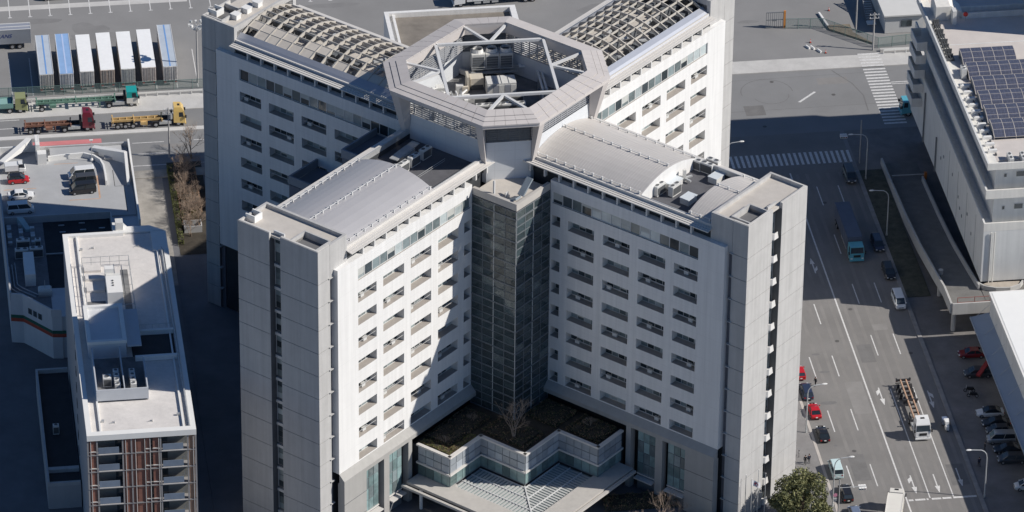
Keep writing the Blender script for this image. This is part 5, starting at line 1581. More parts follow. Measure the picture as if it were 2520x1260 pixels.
def make_car(name, L, W, H, kind, pm):
    r = empty(name)
    hw, zs = W / 2, (0.92 if kind != 'sports' else 0.80)
    f, b = L / 2, -L / 2
    if kind in ('sedan', 'sports'):
        st = [(b, 0.80, 0.45, zs - 0.16), (b + 0.15, 0.94, 0.25, zs + 0.02), (b + 0.9, 1, 0.2, zs + 0.04), (0, 1, 0.2, zs), (f - 1.1, 1, 0.2, zs - 0.06), (f - 0.35, 0.95, 0.22, zs - 0.18), (f, 0.78, 0.4, zs - 0.36)]
        gh = (b + 0.45, b + 1.25, f - 1.95, f - 1.1)
    elif kind == 'hatch':
        st = [(b, 0.85, 0.4, zs), (b + 0.12, 0.96, 0.25, zs + 0.06), (b + 0.9, 1, 0.2, zs + 0.06), (0, 1, 0.2, zs + 0.03), (f - 0.85, 1, 0.2, zs), (f - 0.25, 0.94, 0.24, zs - 0.15), (f, 0.8, 0.4, zs - 0.34)]
        gh = (b + 0.08, b + 0.45, f - 1.55, f - 0.75)
    else:   # van
        zs = 1.05
        st = [(b, 0.92, 0.35, zs), (b + 0.08, 1, 0.25, zs + 0.05), (b + 0.9, 1, 0.22, zs + 0.05), (0, 1, 0.22, zs + 0.03), (f - 0.6, 1, 0.22, zs), (f - 0.15, 0.95, 0.26, zs - 0.2), (f, 0.86, 0.4, zs - 0.42)]
        gh = (b + 0.03, b + 0.18, f - 1.15, f - 0.45)
    MB().loft([section(x, hw * k, zb, zt) for x, k, zb, zt in st]).build('body', pm, r, smooth=False)
    x0, x1, x2, x3 = gh
    zt = H - 0.07
    k0, k1 = hw * 0.90, hw * (0.74 if kind != 'van' else 0.82)
    zb = zs + 0.0
    MB().hexa([(x0, -k0, zb), (x3, -k0, zb), (x3, k0, zb), (x0, k0, zb)], [(x1, -k1, zt), (x2, -k1, zt), (x2, k1, zt), (x1, k1, zt)]).build('windows', M_cglass, r)
    MB().hexa([(x1 - 0.06, -k1 - 0.03, zt), (x2 + 0.06, -k1 - 0.03, zt), (x2 + 0.06, k1 + 0.03, zt), (x1 - 0.06, k1 + 0.03, zt)],
              [(x1 + 0.08, -k1 + 0.06, H), (x2 - 0.12, -k1 + 0.06, H), (x2 - 0.12, k1 - 0.06, H), (x1 + 0.08, k1 - 0.06, H)]).build('roof', pm, r)
    for s in (-1, 1):
        for (xa, xb) in ((x3, x2), (x0, x1), ((x0 + x3) / 2 - 0.1, (x1 + x2) / 2 - 0.1)):
            MB().beam((xa, s * k0 * 1.005, zb), (xb, s * (k1 + 0.012), zt), 0.09, 0.07).build('pillar', pm, r)
        MB().box(f - 0.22, f - 0.02, min(s * hw * 0.5, s * hw * 0.82), max(s * hw * 0.5, s * hw * 0.82), zs - 0.42, zs - 0.24).build('headlight', M_lamp, r)
        MB().box(b - 0.02, b + 0.12, min(s * hw * 0.58, s * hw * 0.86), max(s * hw * 0.58, s * hw * 0.86), zs - 0.28, zs - 0.08).build('tail_light', M_tail, r)
        MB().box(x3 - 0.25, x3 - 0.10, min(s * (hw + 0.0), s * (hw + 0.17)), max(s * (hw + 0.0), s * (hw + 0.17)), zs + 0.02, zs + 0.16).build('mirror', pm, r)
        for xw in (f - 0.82, b + 0.80):
            wheel(r, xw, s * (hw - 0.1), 0.315, 0.2)
    MB().box(b - 0.03, b + 0.03, -0.17, 0.17, 0.52, 0.68).build('number_plate', M_plate, r)
    MB().box(f - 0.04, f + 0.02, -0.17, 0.17, 0.40, 0.55).build('number_plate', M_plate, r)
    MB().box(f - 0.06, f + 0.01, -hw * 0.45, hw * 0.45, 0.56, 0.66).build('grille', M_trim, r)
    return r

CARS = {}
SPEC = {'sedan': (4.5, 1.72, 1.45), 'hatch': (3.7, 1.62, 1.52), 'van': (4.5, 1.72, 1.92), 'sports': (4.35, 1.78, 1.28), 'wagon': (4.6, 1.74, 1.55)}
def car(kind, pm, loc, heading, label, group=None, name=None, L=None, roof=None):
    nm = name or {'sedan': 'sedan_car', 'hatch': 'hatchback_car', 'van': 'minivan', 'sports': 'sports_coupe', 'wagon': 'station_wagon'}[kind]
    l, w, h = SPEC[kind]
    o = make_car(nm, L or l, w, h, {'wagon': 'hatch'}.get(kind, kind), pm)
    o.location = loc
    o.rotation_euler = (0, 0, math.radians(heading))
    if roof:
        for ch in o.children:
            if ch.name.split('.')[0] in ('roof', 'pillar'):
                ch.data.materials[0] = roof
    return tag(o, label, {'van': 'van'}.get(kind, 'car'), group)

# rooftop car park
g1 = 'cars on the rooftop car park'
car('hatch', PR, (-72.2, 60.8, 8.2), 2, 'red hatchback with black roof at the left edge of the rooftop car park', g1, roof=PK)
car('sedan', PW, (-72.1, 55.5, 8.2), 3, 'white sedan between the red hatchback and the shaded van on the rooftop', g1)
car('van', PW, (-72.4, 50.9, 8.2), 3, 'white van lying wholly in the shadow at the rooftop parapet', g1)
car('van', PW, (-61.7, 61.2, 8.2), 184, 'white minivan at the far end of the three vans by the curved kerb', g1)
car('van', PD, (-61.6, 58.8, 8.2), 184, 'dark grey minivan in the middle of the three vans by the curved kerb', g1)
car('van', PK, (-61.8, 56.2, 8.2), 184, 'black minivan nearest the viewer of the three vans by the curved kerb', g1)
kt = tag(empty('mini_truck', (-72.6, 64.3, 8.2), math.radians(3)), 'white mini truck with open bed behind the red hatchback on the rooftop', 'truck', g1)
MB().loft([section(x, hw, zb, zt) for x, hw, zb, zt in ((0.55, 0.7, 0.3, 1.1), (0.7, 0.74, 0.25, 1.15), (1.5, 0.74, 0.25, 1.05), (1.75, 0.68, 0.35, 0.9))]).build('cab', PW, kt)
MB().hexa([(0.6, -0.68, 1.05), (1.6, -0.68, 1.0), (1.6, 0.68, 1.0), (0.6, 0.68, 1.05)], [(0.62, -0.6, 1.7), (1.2, -0.6, 1.7), (1.2, 0.6, 1.7), (0.62, 0.6, 1.7)]).build('windows', M_cglass, kt)
MB().box(0.58, 1.25, -0.62, 0.62, 1.7, 1.78).build('roof', PW, kt)
bed = MB().box(-1.7, 0.5, -0.72, 0.72, 0.55, 0.65)
bed.box(-1.7, 0.5, -0.74, -0.70, 0.65, 1.5).box(-1.7, 0.5, 0.70, 0.74, 0.65, 1.5).box(-1.74, -1.70, -0.74, 0.74, 0.65, 1.5).box(-1.72, 0.52, -0.75, 0.75, 1.5, 1.62)
bed.build('covered_bed', PW, kt)
for xw in (1.15, -1.1):
    for s in (-1, 1):
        wheel(kt, xw, s * 0.62, 0.27, 0.16)

# cars parked along the west kerb (all point away from the viewer)
g2 = 'cars parked along the west kerb'
car('hatch', PR, (49.4, -1.6, 0), 90, 'red car half hidden behind the concrete tower, farthest of the parked row', g2)
car('wagon', PN, (49.5, -7.2, 0), 90, 'dark navy car parked between the two red cars at the kerb', g2)
car('sports', PR, (49.75, -13.0, 0), 90, 'red coupe with dark glass parked by the street lamp', g2)
car('sports', PK, (49.85, -19.8, 0), 90, 'black coupe parked just behind the red coupe', g2)
car('van', PC, (49.95, -30.2, 0), 90, 'pale cyan taxi parked beside the round evergreen tree', g2, L=4.4)
car('wagon', PK, (50.3, -36.9, 0), 90, 'black wagon parked behind the pale cyan taxi', g2)
car('wagon', PB, (50.6, -43.0, 0), 90, 'blue-grey car at the bottom edge behind the black wagon', g2)
# traffic in the shade on the east side
car('van', PD, (69.3, 59.6, 0), -90, 'dark van in the deep shade just past the crosswalk', 'vehicles in the east lane')
car('wagon', PN, (69.7, 36.8, 0), -90, 'dark car in deep shade below the tall street lamp', 'vehicles in the east lane')
car('wagon', PK, (69.8, 27.7, 0), -90, 'black car in deep shade behind the white van', 'vehicles in the east lane')
car('van', PW, (69.6, 18.2, 0), -90, 'white van driving along the right edge of the road in shade', 'vehicles in the east lane')
# cars nosed out from under the awning
g3 = 'cars parked under the awning'
car('sedan', PDR, (78.2, 0.9, 0), 176, 'dark red car in the shade below the ramp, farthest under the awning', g3)
car('wagon', PD, (78.0, -5.0, 0), 176, 'dark grey car between the dark red car and the motorcycles', g3)
car('sedan', PW, (77.4, -16.8, 0), 176, 'white car with dark roof nosing out from under the awning', g3, roof=PK)
car('sedan', PK, (77.7, -19.9, 0), 176, 'black car right beside the white car under the awning', g3)
car('hatch', PD, (77.5, -22.1, 0), 176, 'small dark car between the black car and the white-roofed van', g3)
car('van', PS, (77.5, -24.6, 0), 176, 'silver minivan with pale roof under the awning', g3)
car('sedan', PK, (77.9, -27.6, 0), 176, 'black sedan next to the silver minivan', g3)
car('wagon', PD, (78.0, -30.4, 0), 176, 'dark wagon nearest the street lamp under the awning', g3)
car('hatch', PW, (78.5, -38.2, 0), 176, 'white compact car alone at the lower right edge', g3)
# upper edge
car('wagon', PDG, (-61.9, 140.4, 0), 3, 'dark green car at the top edge beyond the bay lines')
car('van', PW, (104.0, 117.5, 0), 3, 'white van parked at the top right behind the depot')

# ---- tractor units and trailers
def make_cab(r, xf, pm, lower=None, high=False, zr=2.9, gl=True):
    """Cab-over cab whose front face stands at xf."""
    lo = lower or pm
    hw = 1.22
    MB().loft([[(xf - 2.1, -hw, 0.75), (xf - 2.1, hw, 0.75), (xf - 2.1, hw, 1.75), (xf - 2.1, -hw, 1.75)],
               [(xf - 0.1, -hw, 0.55), (xf - 0.1, hw, 0.55), (xf - 0.1, hw, 1.75), (xf - 0.1, -hw, 1.75)],
               [(xf, -hw * 0.94, 0.6), (xf, hw * 0.94, 0.6), (xf, hw * 0.94, 1.7), (xf, -hw * 0.94, 1.7)]]).build('cab_lower', lo, r)
    MB().hexa([(xf - 2.1, -hw, 1.75), (xf - 0.03, -hw, 1.75), (xf - 0.03, hw, 1.75), (xf - 2.1, hw, 1.75)],
              [(xf - 2.1, -hw * 0.95, zr), (xf - 0.28, -hw * 0.93, zr), (xf - 0.28, hw * 0.93, zr), (xf - 2.1, hw * 0.95, zr)]).build('cab_upper', pm, r)
    if high:
        MB().hexa([(xf - 2.1, -hw * 0.95, zr), (xf - 0.28, -hw * 0.93, zr), (xf - 0.28, hw * 0.93, zr), (xf - 2.1, hw * 0.95, zr)],
                  [(xf - 2.0, -hw * 0.84, zr + 0.75), (xf - 0.75, -hw * 0.82, zr + 0.68), (xf - 0.75, hw * 0.82, zr + 0.68), (xf - 2.0, hw * 0.84, zr + 0.75)]).build('roof_fairing', pm, r)
        MB().box(xf - 1.35, xf - 0.95, -0.32, 0.32, zr + 0.705, zr + 0.75).build('roof_hatch', M_trim, r)
    # windscreen follows the front slope
    MB().quad((xf + 0.005, -hw * 0.9, 1.82), (xf + 0.005, hw * 0.9, 1.82), (xf - 0.225, hw * 0.86, zr - 0.12), (xf - 0.225, -hw * 0.86, zr - 0.12)).build('windscreen', M_cglass, r)
    for s in (-1, 1):
        MB().quad((xf - 1.15, s * (hw + 0.006), 1.8), (xf - 0.35, s * (hw + 0.006), 1.8), (xf - 0.5, s * (hw * 0.955 + 0.006), zr - 0.2), (xf - 1.15, s * (hw * 0.958 + 0.006), zr - 0.2)).build('side_window', M_cglass, r)
        MB().box(xf - 0.06, xf + 0.03, min(s * 0.75, s * 1.1), max(s * 0.75, s * 1.1), 0.72, 0.95).build('headlight', M_lamp, r)
        MB().box(xf - 0.12, xf + 0.14, min(s * 1.28, s * 1.48), max(s * 1.28, s * 1.48), 1.7, 2.2).build('mirror', M_trim, r)
    MB().box(xf - 0.02, xf + 0.04, -0.6, 0.6, 1.05, 1.5).build('grille', M_trim, r)
    MB().box(xf - 0.15, xf + 0.08, -hw, hw, 0.35, 0.6).build('bumper', lo, r)

def axle(r, x, dual=True, rr=0.5, hw=1.02):
    for s in (-1, 1):
        wheel(r, x, s * hw, rr, 0.5 if dual else 0.3)

def tractor(name, loc, heading, pm, label, chassis=None, clen=12.0, axles=3, high=False, lower=None, cat='truck', group=None, gn=None, rails=None):
    r = tag(empty(name, loc, math.radians(heading)), label, cat, group)
    make_cab(r, 0.0, pm, lower, high)
    for s in (-1, 1):
        MB().box(-5.9, -1.9, s * 0.42 - 0.06, s * 0.42 + 0.06, 0.75, 1.0).build('frame_rail', M_chas, r)
    MB().box(-4.6, -2.5, -1.15, -0.65, 0.5, 1.05).build('fuel_tank', M_galv, r)
    MB().box(-4.2, -2.5, 0.65, 1.15, 0.5, 1.05).build('battery_box', M_trim, r)
    MB().box(-2.6, -2.2, -0.9, 0.9, 1.0, 2.3).build('air_stack', M_trim, r)
    MB().cyl((-4.9, 0, 1.0), (-4.9, 0, 1.14), 0.5, 0.5, 14).build('fifth_wheel', M_trim, r)
    axle(r, -1.25, False); axle(r, -5.2)
    for s in (-1, 1):
        MB().box(-5.9, -4.5, min(s * 0.8, s * 1.25), max(s * 0.8, s * 1.25), 1.06, 1.11).build('mudguard', M_trim, r)
    if chassis:
        tr = chassis
        e = -3.9 - clen
        for s in (-1, 1):
            MB().box(e, -4.0, s * 0.45 - 0.09, s * 0.45 + 0.09, 1.05, 1.45).build('trailer_rail', rails or tr, r)
        n = int(clen / 1.15)
        for k in range(n + 1):
            x = e + 0.1 + (clen - 0.4) * k / n
            wide = k in (0, n, n // 2)
            MB().box(x, x + 0.16, -1.2 if wide else -0.45, 1.2 if wide else 0.45, 1.12, 1.38 if not wide else 1.5).build('cross_member', tr, r)
        for (x, s) in ((e, -1), (e, 1), (-4.2, -1), (-4.2, 1)):
            MB().box(x, x + 0.25, s * 1.1 - 0.12, s * 1.1 + 0.12, 1.5, 1.62).build('twist_lock', tr, r)
        for k in range(axles):
            axle(r, e + 1.0 + 1.32 * k)
        MB().box(e + 1.0 + 1.32 * axles, e + 2.2 + 1.32 * axles, -1.1, -0.5, 0.6, 1.1).build('tool_box', tr, r)
        MB().box(e + 1.0 + 1.32 * axles, e + 2.2 + 1.32 * axles, 0.5, 1.1, 0.6, 1.1).build('tool_box', tr, r)
        for s in (-1, 1):
            MB().box(-6.9, -6.7, s * 0.8 - 0.08, s * 0.8 + 0.08, 0.15, 1.1).build('landing_leg', tr, r)
        MB().box(e - 0.05, e + 0.0, -1.2, 1.2, 0.55, 0.7).build('under_run_bar', tr, r)
        for s in (-1, 1):
            MB().box(e - 0.08, e - 0.05, min(s * 0.8, s * 1.15), max(s * 0.8, s * 1.15), 0.85, 1.0).build('tail_light', M_tail, r)
    return r
M_rustch = mat('rusty_chassis', (0.26, 0.13, 0.09), 0.75, 0.3, 2)
M_yelch = mat('yellow_chassis', (0.62, 0.42, 0.18), 0.7, 0.2, 2)
M_grnch = mat('green_chassis', (0.14, 0.26, 0.20), 0.7, 0.3, 2)
M_orrail = mat('primer_rail', (0.55, 0.36, 0.25), 0.7, 0.15, 2)
tractor('container_tractor', (-57.7, 92.25, 0), 0, PM, 'maroon tractor unit pulling an empty rust-brown container chassis', M_rustch, 8.2, 2, True)
tractor('container_tractor', (-41.9, 92.25, 0), 0, PY, 'yellow tractor unit pulling an empty yellow container chassis', M_yelch, 8.9, 3, True)
tractor('container_tractor', (-49.5, 99.8, 0.13), 0, PT_, 'teal and white tractor unit with a long green container chassis', M_grnch, 14.0, 1, False, PCR)
tractor('container_tractor', (65.3, -23.0, 0), -90, PW, 'white tractor unit pulling an empty chassis down the sunlit road', M_chas, 12.4, 3, True, rails=M_orrail)
# olive tipper on the left edge
dt = tag(empty('tipper_truck', (-68.9, 99.75, 0.13)), 'olive-cab truck with pale green tipper body at the left edge', 'truck')
make_cab(dt, 0.0, PG, None, False)
for s in (-1, 1):
    MB().box(-8.5, -2.0, s * 0.42 - 0.07, s * 0.42 + 0.07, 0.75, 1.0).build('frame_rail', M_chas, dt)
bd = MB()
M_tip = mat('tipper_green', (0.20, 0.36, 0.32), 0.6, 0.1, 1)
bd.box(-8.6, -2.5, -1.22, 1.22, 1.05, 1.2).box(-8.6, -2.5, -1.24, -1.12, 1.2, 2.0).box(-8.6, -2.5, 1.12, 1.24, 1.2, 2.0).box(-2.6, -2.45, -1.22, 1.22, 1.2, 2.5).box(-8.68, -8.6, -1.22, 1.22, 1.1, 2.0)
bd.build('tipper_body', M_tip, dt)
MB().box(-8.5, -2.7, -1.1, 1.1, 1.75, 1.85).build('tarpaulin', mat('tarp_green', (0.26, 0.44, 0.40), 0.7, 0.08, 1), dt)
axle(dt, -1.25, False); axle(dt, -3.1, False); axle(dt, -6.0); axle(dt, -7.3)

# ---- box trucks
def box_truck(name, loc, heading, pm, bm, label, L, zt, cat='truck', lower=None, high=False, panels=True):
    r = tag(empty(name, loc, math.radians(heading)), label, cat)
    make_cab(r, 0.0, pm, lower, high)
    MB().box(-2.5 - L, -2.4, -1.23, 1.23, 1.0, zt).build('box_body', bm, r)
    if panels:
        for k in range(7):
            x = -2.6 - L * (k + 0.5) / 7
            for s in (-1, 1):
                MB().box(x - 0.04, x + 0.04, min(s * 1.23, s * 1.26), max(s * 1.23, s * 1.26), 1.05, zt - 0.06).build('side_rib', bm, r)
    for s in (-1, 1):
        MB().box(-2.5 - L, -2.4, min(s * 1.15, s * 1.27), max(s * 1.15, s * 1.27), zt - 0.08, zt + 0.04).build('top_rail', bm, r)
        MB().box(-2.4 - L, -2.0, s * 0.42 - 0.08, s * 0.42 + 0.08, 0.7, 1.0).build('frame_rail', M_chas, r)
        for k in range(3):
            MB().box(-5.0 - k * 1.6, -3.8 - k * 1.6, min(s * 0.95, s * 1.15), max(s * 0.95, s * 1.15), 0.45, 0.9).build('side_box', M_galv, r)
    axle(r, -1.25, False); axle(r, -2.2 - L + 2.4); axle(r, -2.2 - L + 1.1)
    return r
M_bluebox = mat('blue_box_body', (0.10, 0.12, 0.17), 0.5, 0.12, 0.6)
box_truck('box_truck', (65.25, 31.9, 0), -90, PLB, M_bluebox, 'teal-cab truck with long blue box body driving through the shade', 11.6, 3.55)
box_truck('box_truck', (82.3, 80.8, 0), 180, PLB, mat('blue_box_small', (0.10, 0.22, 0.32), 0.5, 0.08, 0.6), 'light blue truck waiting at the second crosswalk beside the depot', 6.5, 2.9)
ct = box_truck('box_truck', (57.6, -40.3, 0), 74, PCR, mat('cream_box', (0.76, 0.73, 0.66), 0.5, 0.04, 0.6), 'cream box truck entering at the bottom edge', 9.0, 3.75, high=True)
box_truck('box_truck', (9.6, 129.6, 0), 183, PW, mat('white_box', (0.70, 0.70, 0.68), 0.5, 0.05, 0.6), 'long white box truck at the top edge behind the rear block', 13.4, 3.7)

# ---- container trailers parked nose-out in the yard
def container_trailer(x, y0, y1, roofm, label, stripe=None, ends=None):
    r = tag(empty('container_trailer', (x, y0, 0)), label, 'trailer', 'container trailers parked in the yard')
    L_ = y1 - y0
    endm = ends
    MB().box(-1.22, 1.22, 0.08, L_, 1.05, 3.8).build('container_body', endm, r)
    MB().box(-1.23, 1.23, 0.05, L_ + 0.02, 3.8, 3.88).build('roof', roofm, r)
    if stripe:
        MB().box(-0.12, 0.12, 0.1, L_ - 0.1, 3.884, 3.895).build('roof_stripe', stripe, r)
        for s in (-1, 1):
            MB().box(s * 1.2 - 0.05, s * 1.2 + 0.05, 0.05, L_, 3.885, 3.93).build('roof_rail', M_steel, r)
    for k in range(7):
        xx = -1.13 + 2.26 * k / 6
        MB().box(xx - 0.05, xx + 0.05, 0.0, 0.1, 1.1, 3.76).build('door_rib', endm, r)
    for xx in (-0.75, -0.3, 0.3, 0.75):
        MB().cyl((xx, -0.04, 1.1), (xx, -0.04, 3.74), 0.035, 0.035, 6).build('lock_rod', M_galv, r)
    for z in (1.06, 3.7):
        MB().box(-1.22, 1.22, -0.02, 0.08, z, z + 0.1).build('door_header', endm, r)
    for s in (-1, 1):
        MB().box(s * 0.45 - 0.09, s * 0.45 + 0.09, 0.0, L_ - 0.2, 0.8, 1.05).build('chassis_rail', M_chas, r)
        for yy in (1.6, 2.9):
            o = wheel(r, 0, 0, 0.5, 0.5)
            o.location = (s * 0.95, yy, 0.5)
            o.rotation_euler = (0, 0, math.pi / 2)
        MB().box(s * 0.7 - 0.1, s * 0.7 + 0.1, L_ - 3.0, L_ - 2.8, 0.0, 0.9).build('landing_leg', M_chas, r)
        MB().box(s * 0.95 - 0.2, s * 0.95 + 0.2, -0.05, 0.0, 0.7, 0.88).build('tail_light', M_tail, r)
    MB().box(-1.15, 1.15, -0.05, 0.05, 0.5, 0.62).build('under_run_bar', M_galv, r)
    return r
def endmat(k, col):
    return mat('container_end_%d' % k, col, 0.65, 0.25, 2.5, streak=0.25)
M_rw = mat('white_container_roof', (0.90, 0.90, 0.89), 0.6, 0.03, 0.6, streak=0.03)
M_rg = mat('grey_blue_roof', (0.50, 0.56, 0.63), 0.5, 0.08, 0.6)
M_rb = mat('blue_roof', (0.28, 0.44, 0.70), 0.5, 0.1, 0.6)
M_sb = mat('roof_blue_line', (0.16, 0.33, 0.66), 0.5, 0.05, 1)
M_sw = mat('roof_pale_line', (0.50, 0.60, 0.82), 0.5, 0.05, 1)
container_trailer(-65.1, 105.2, 119.6, M_rg, 'grey-roofed trailer with thin blue line, leftmost of the row', M_sb, endmat(1, (0.68, 0.65, 0.6)))
container_trailer(-61.6, 105.1, 119.7, M_rb, 'blue-roofed trailer second from the left of the row', M_sw, endmat(2, (0.7, 0.7, 0.71)))
container_trailer(-58.0, 105.5, 119.0, M_rw, 'white-roofed trailer right beside the blue-roofed one', None, endmat(3, (0.72, 0.7, 0.67)))
container_trailer(-54.4, 105.6, 119.3, M_rw, 'white-roofed trailer with rusty doors in the middle of the row', None, endmat(4, (0.62, 0.52, 0.44)))
container_trailer(-50.8, 105.6, 119.3, M_rw, 'white-roofed trailer with pale grey doors, third from the right', None, endmat(5, (0.68, 0.68, 0.64)))
container_trailer(-47.15, 105.7, 119.7, M_rw, 'white-roofed trailer with brownish doors, second from the right', None, endmat(6, (0.66, 0.59, 0.54)))
container_trailer(-43.4, 105.6, 121.0, M_rg, 'longer grey-blue trailer at the right end of the row', M_sb, endmat(7, (0.7, 0.67, 0.64)))
# silver semi-trailer lying across the left edge, lettered side
stl = tag(empty('semi_trailer', (-67.0, 123.3, 0)), 'silver semi-trailer with blue lettering at the left edge of the yard', 'trailer')
M_silver = mat('silver_side', (0.40, 0.42, 0.45), 0.4, 0.06, 0.8, metal=0.3)
MB().box(-13.6, 0, -1.24, 1.24, 1.1, 3.85).build('box_body', M_silver, stl)
MB().box(-13.6, 0, -1.25, 1.25, 3.85, 3.9).build('roof', M_bluemet, stl)
for yy in (-1.2, -0.05, 1.15):
    MB().box(-13.6, 0.02, yy - 0.06, yy + 0.12, 3.9, 3.96).build('roof_rail', M_steel, stl)
MB().box(-0.02, 0.06, -1.26, 1.26, 1.0, 3.95).build('end_frame', M_steel, stl)
for k in (-3.3, -2.0):
    axle(stl, k)
MB().box(-13.0, -0.2, -0.5, 0.5, 0.75, 1.1).build('chassis', M_chas, stl)
tx = bpy.data.curves.new('side_lettering', 'FONT')
tx.body = 'TRANS'
tx.size = 1.05
tx.shear = 0.3
tx.extrude = 0.01
tx.align_x = 'RIGHT'
tx.materials.append(mat('lettering_blue', (0.03, 0.05, 0.20), 0.5, 0.0, 1))
_to = bpy.data.objects.new('lettering_tmp', tx)
C.objects.link(_to)
_lm = bpy.data.meshes.new_from_object(_to.evaluated_get(bpy.context.evaluated_depsgraph_get()))
bpy.data.objects.remove(_to)
bpy.data.curves.remove(tx)
to = bpy.data.objects.new('side_lettering', _lm)
C.objects.link(to)
to.parent = stl
to.location = (-3.4, -1.256, 2.35)
to.rotation_euler = (math.pi / 2, 0, 0)
# delivery scooter at the east kerb
sc_ = tag(empty('delivery_trike', (69.7, -19.6, 0), math.radians(-90)), 'blue and white delivery trike at the shaded east kerb', 'scooter')
MB().loft([section(x, hw, zb, zt) for x, hw, zb, zt in ((0.2, 0.28, 0.25, 0.7), (0.9, 0.34, 0.25, 1.0), (1.35, 0.22, 0.35, 0.95))]).build('front_body', PW, sc_)
MB().box(-1.25, -0.1, -0.48, 0.48, 0.45, 1.35).build('cargo_box', PB, sc_)
MB().hexa([(-0.1, -0.4, 1.5), (0.9, -0.3, 1.0), (0.9, 0.3, 1.0), (-0.1, 0.4, 1.5)], [(-0.1, -0.4, 1.72), (0.85, -0.28, 1.62), (0.85, 0.28, 1.62), (-0.1, 0.4, 1.72)]).build('canopy', PW, sc_)
for (x, y) in ((1.1, 0), (-0.8, -0.42), (-0.8, 0.42)):
    wheel(sc_, x, y, 0.26, 0.12)
def motorbike(x, y, hd, label):
    b = tag(empty('motorcycle', (x, y, 0), math.radians(hd)), label, 'motorcycle', 'motorcycles by the awning')
    wheel(b, 0.65, 0, 0.3, 0.12); wheel(b, -0.65, 0, 0.3, 0.14)
    MB().loft([section(xx, hw, zb, zt) for xx, hw, zb, zt in ((-0.75, 0.1, 0.5, 0.8), (0, 0.16, 0.35, 0.9), (0.45, 0.12, 0.5, 0.95))]).build('frame_body', PK, b)
    MB().box(-0.6, 0.1, -0.14, 0.14, 0.82, 0.92).build('seat', M_trim, b)
    MB().beam((0.5, -0.35, 1.05), (0.5, 0.35, 1.05), 0.05, 0.05).build('handlebar', M_galv, b)
    MB().cyl((0.65, 0, 0.3), (0.5, 0, 1.05), 0.04, 0.04, 6).build('fork', M_galv, b)
    return b
motorbike(75.6, -9.6, 170, 'dark motorcycle nearest the dark grey car under the awning')
motorbike(75.8, -11.2, 165, 'dark motorcycle standing next to the white car under the awning')
# ------------------------------------------------------------------ rooftop plant of the office building
ct_ = tag(empty('cooling_tower', (1.0, 13.2, 50.2)), 'three-bay cooling tower with fan cowls inside the octagonal ring', 'cooling tower')
for k in range(3):
    x = -3.3 + 2.2 * k
    MB().box(x + 0.04, x + 2.16, -1.15, 1.15, 1.7, 4.4).build('bay', M_acbody, ct_)
    for j in range(5):
        MB().box(x + 0.2, x + 2.0, -1.2, -1.151, 1.95 + 0.42 * j, 2.3 + 0.42 * j).build('louvre', M_louvre, ct_)
    MB().cyl((x + 1.1, 0, 4.4), (x + 1.1, 0, 5.0), 0.9, 0.8, 14, caps=False).build('fan_cowl', M_coping, ct_)
    MB().cyl((x + 1.1, 0, 4.42), (x + 1.1, 0, 4.5), 0.75, 0.75, 14).build('fan', M_acgrille, ct_)
    for s in (-1, 1):
        MB().box(x + 0.1, x + 0.25, s * 1.0 - 0.08, s * 1.0 + 0.08, 0, 1.7).build('leg', M_galv, ct_)
for z in (1.5, 2.1, 2.5):
    MB().box(-3.4, 4.0, -1.9, -1.82, z, z + 0.06).build('catwalk_rail', M_galv, ct_)
MB().box(-3.4, 4.0, -1.95, -1.2, 1.35, 1.45).build('catwalk', M_galv, ct_)
ah = tag(empty('air_handling_unit', (1.7, 7.4, 50.2)), 'pale ribbed air handling unit in the middle of the ring', 'air handler')
MB().box(-2.3, 2.3, -1.3, 1.3, 0.15, 2.4).build('casing', M_acbody, ah)
for k in range(5):
    MB().box(-2.25 + 0.92 * k, -1.45 + 0.92 * k, -1.36, -1.3, 0.3, 2.1).build('door_panel', M_bluemet if k % 2 else M_acbody, ah)
for k in range(4):
    MB().box(-2.3 + 1.15 * k, -2.24 + 1.15 * k, -1.3, 1.3, 2.4, 2.48).build('roof_rib', M_galv, ah)
be = tag(empty('beige_chiller', (-2.0, 9.6, 50.2)), 'beige chiller box with a tall flue plate left of the air handler', 'chiller')
MB().box(-0.9, 1.2, -0.9, 0.9, 0.5, 2.0).build('casing', M_machine, be)
MB().box(-1.5, -1.1, -1.4, 0.9, 0.2, 2.6).build('flue_plate', M_machine, be)
MB().box(-0.8, 1.1, -0.95, -0.9, 0.1, 0.9).build('pump_bay', M_acgrille, be)
for i, y in enumerate((3.6, 1.0)):
    for k in range(4):
        unit(UNIT_A, (-1.9 + 1.85 * k, y, 50.2), 0, ORD[k] + ' unit from the left in the ' + ('rear' if i == 0 else 'front') + ' fan row inside the ring', ('rear' if i == 0 else 'front') + ' fan units in the ring')
pp_ = tag(empty('pipe_loop', (7.0, 9.0, 50.2)), 'pair of white bent pipes at the right of the ring plant', 'pipes')
for off in (0.0, 0.6):
    pth = [(-1.8, 3.0 + off, 1.9), (0.2 + off, 3.0 + off, 1.9), (0.9 + off, 2.0 + off * 0.5, 1.9), (0.95 + off, -4.6, 1.9), (0.95 + off, -4.6, 0.2)]
    MB().tube(pth, 0.2, 8).build('pipe', M_coping, pp_)
for y in (2.0, -1.0, -4.0):
    MB().box(0.6, 1.9, y - 0.08, y + 0.08, 0, 1.7).build('pipe_support', M_galv, pp_)
tkk = tag(empty('pipe_header', (-7.2, 4.0, 50.2)), 'tangle of pale pipes and valves at the left of the ring plant', 'pipes')
for k in range(7):
    x = -2.2 + 0.75 * k
    MB().tube([(x, -5 + 0.8 * k, 0.2), (x, -5 + 0.8 * k, 1.3 + 0.15 * k), (x + 0.9, -2 + 0.5 * k, 1.3 + 0.15 * k), (x + 0.9, 2.5, 1.2)], 0.16, 7).build('pipe', [M_coping, M_galv][k % 2], tkk)
_rg = random.Random(77)
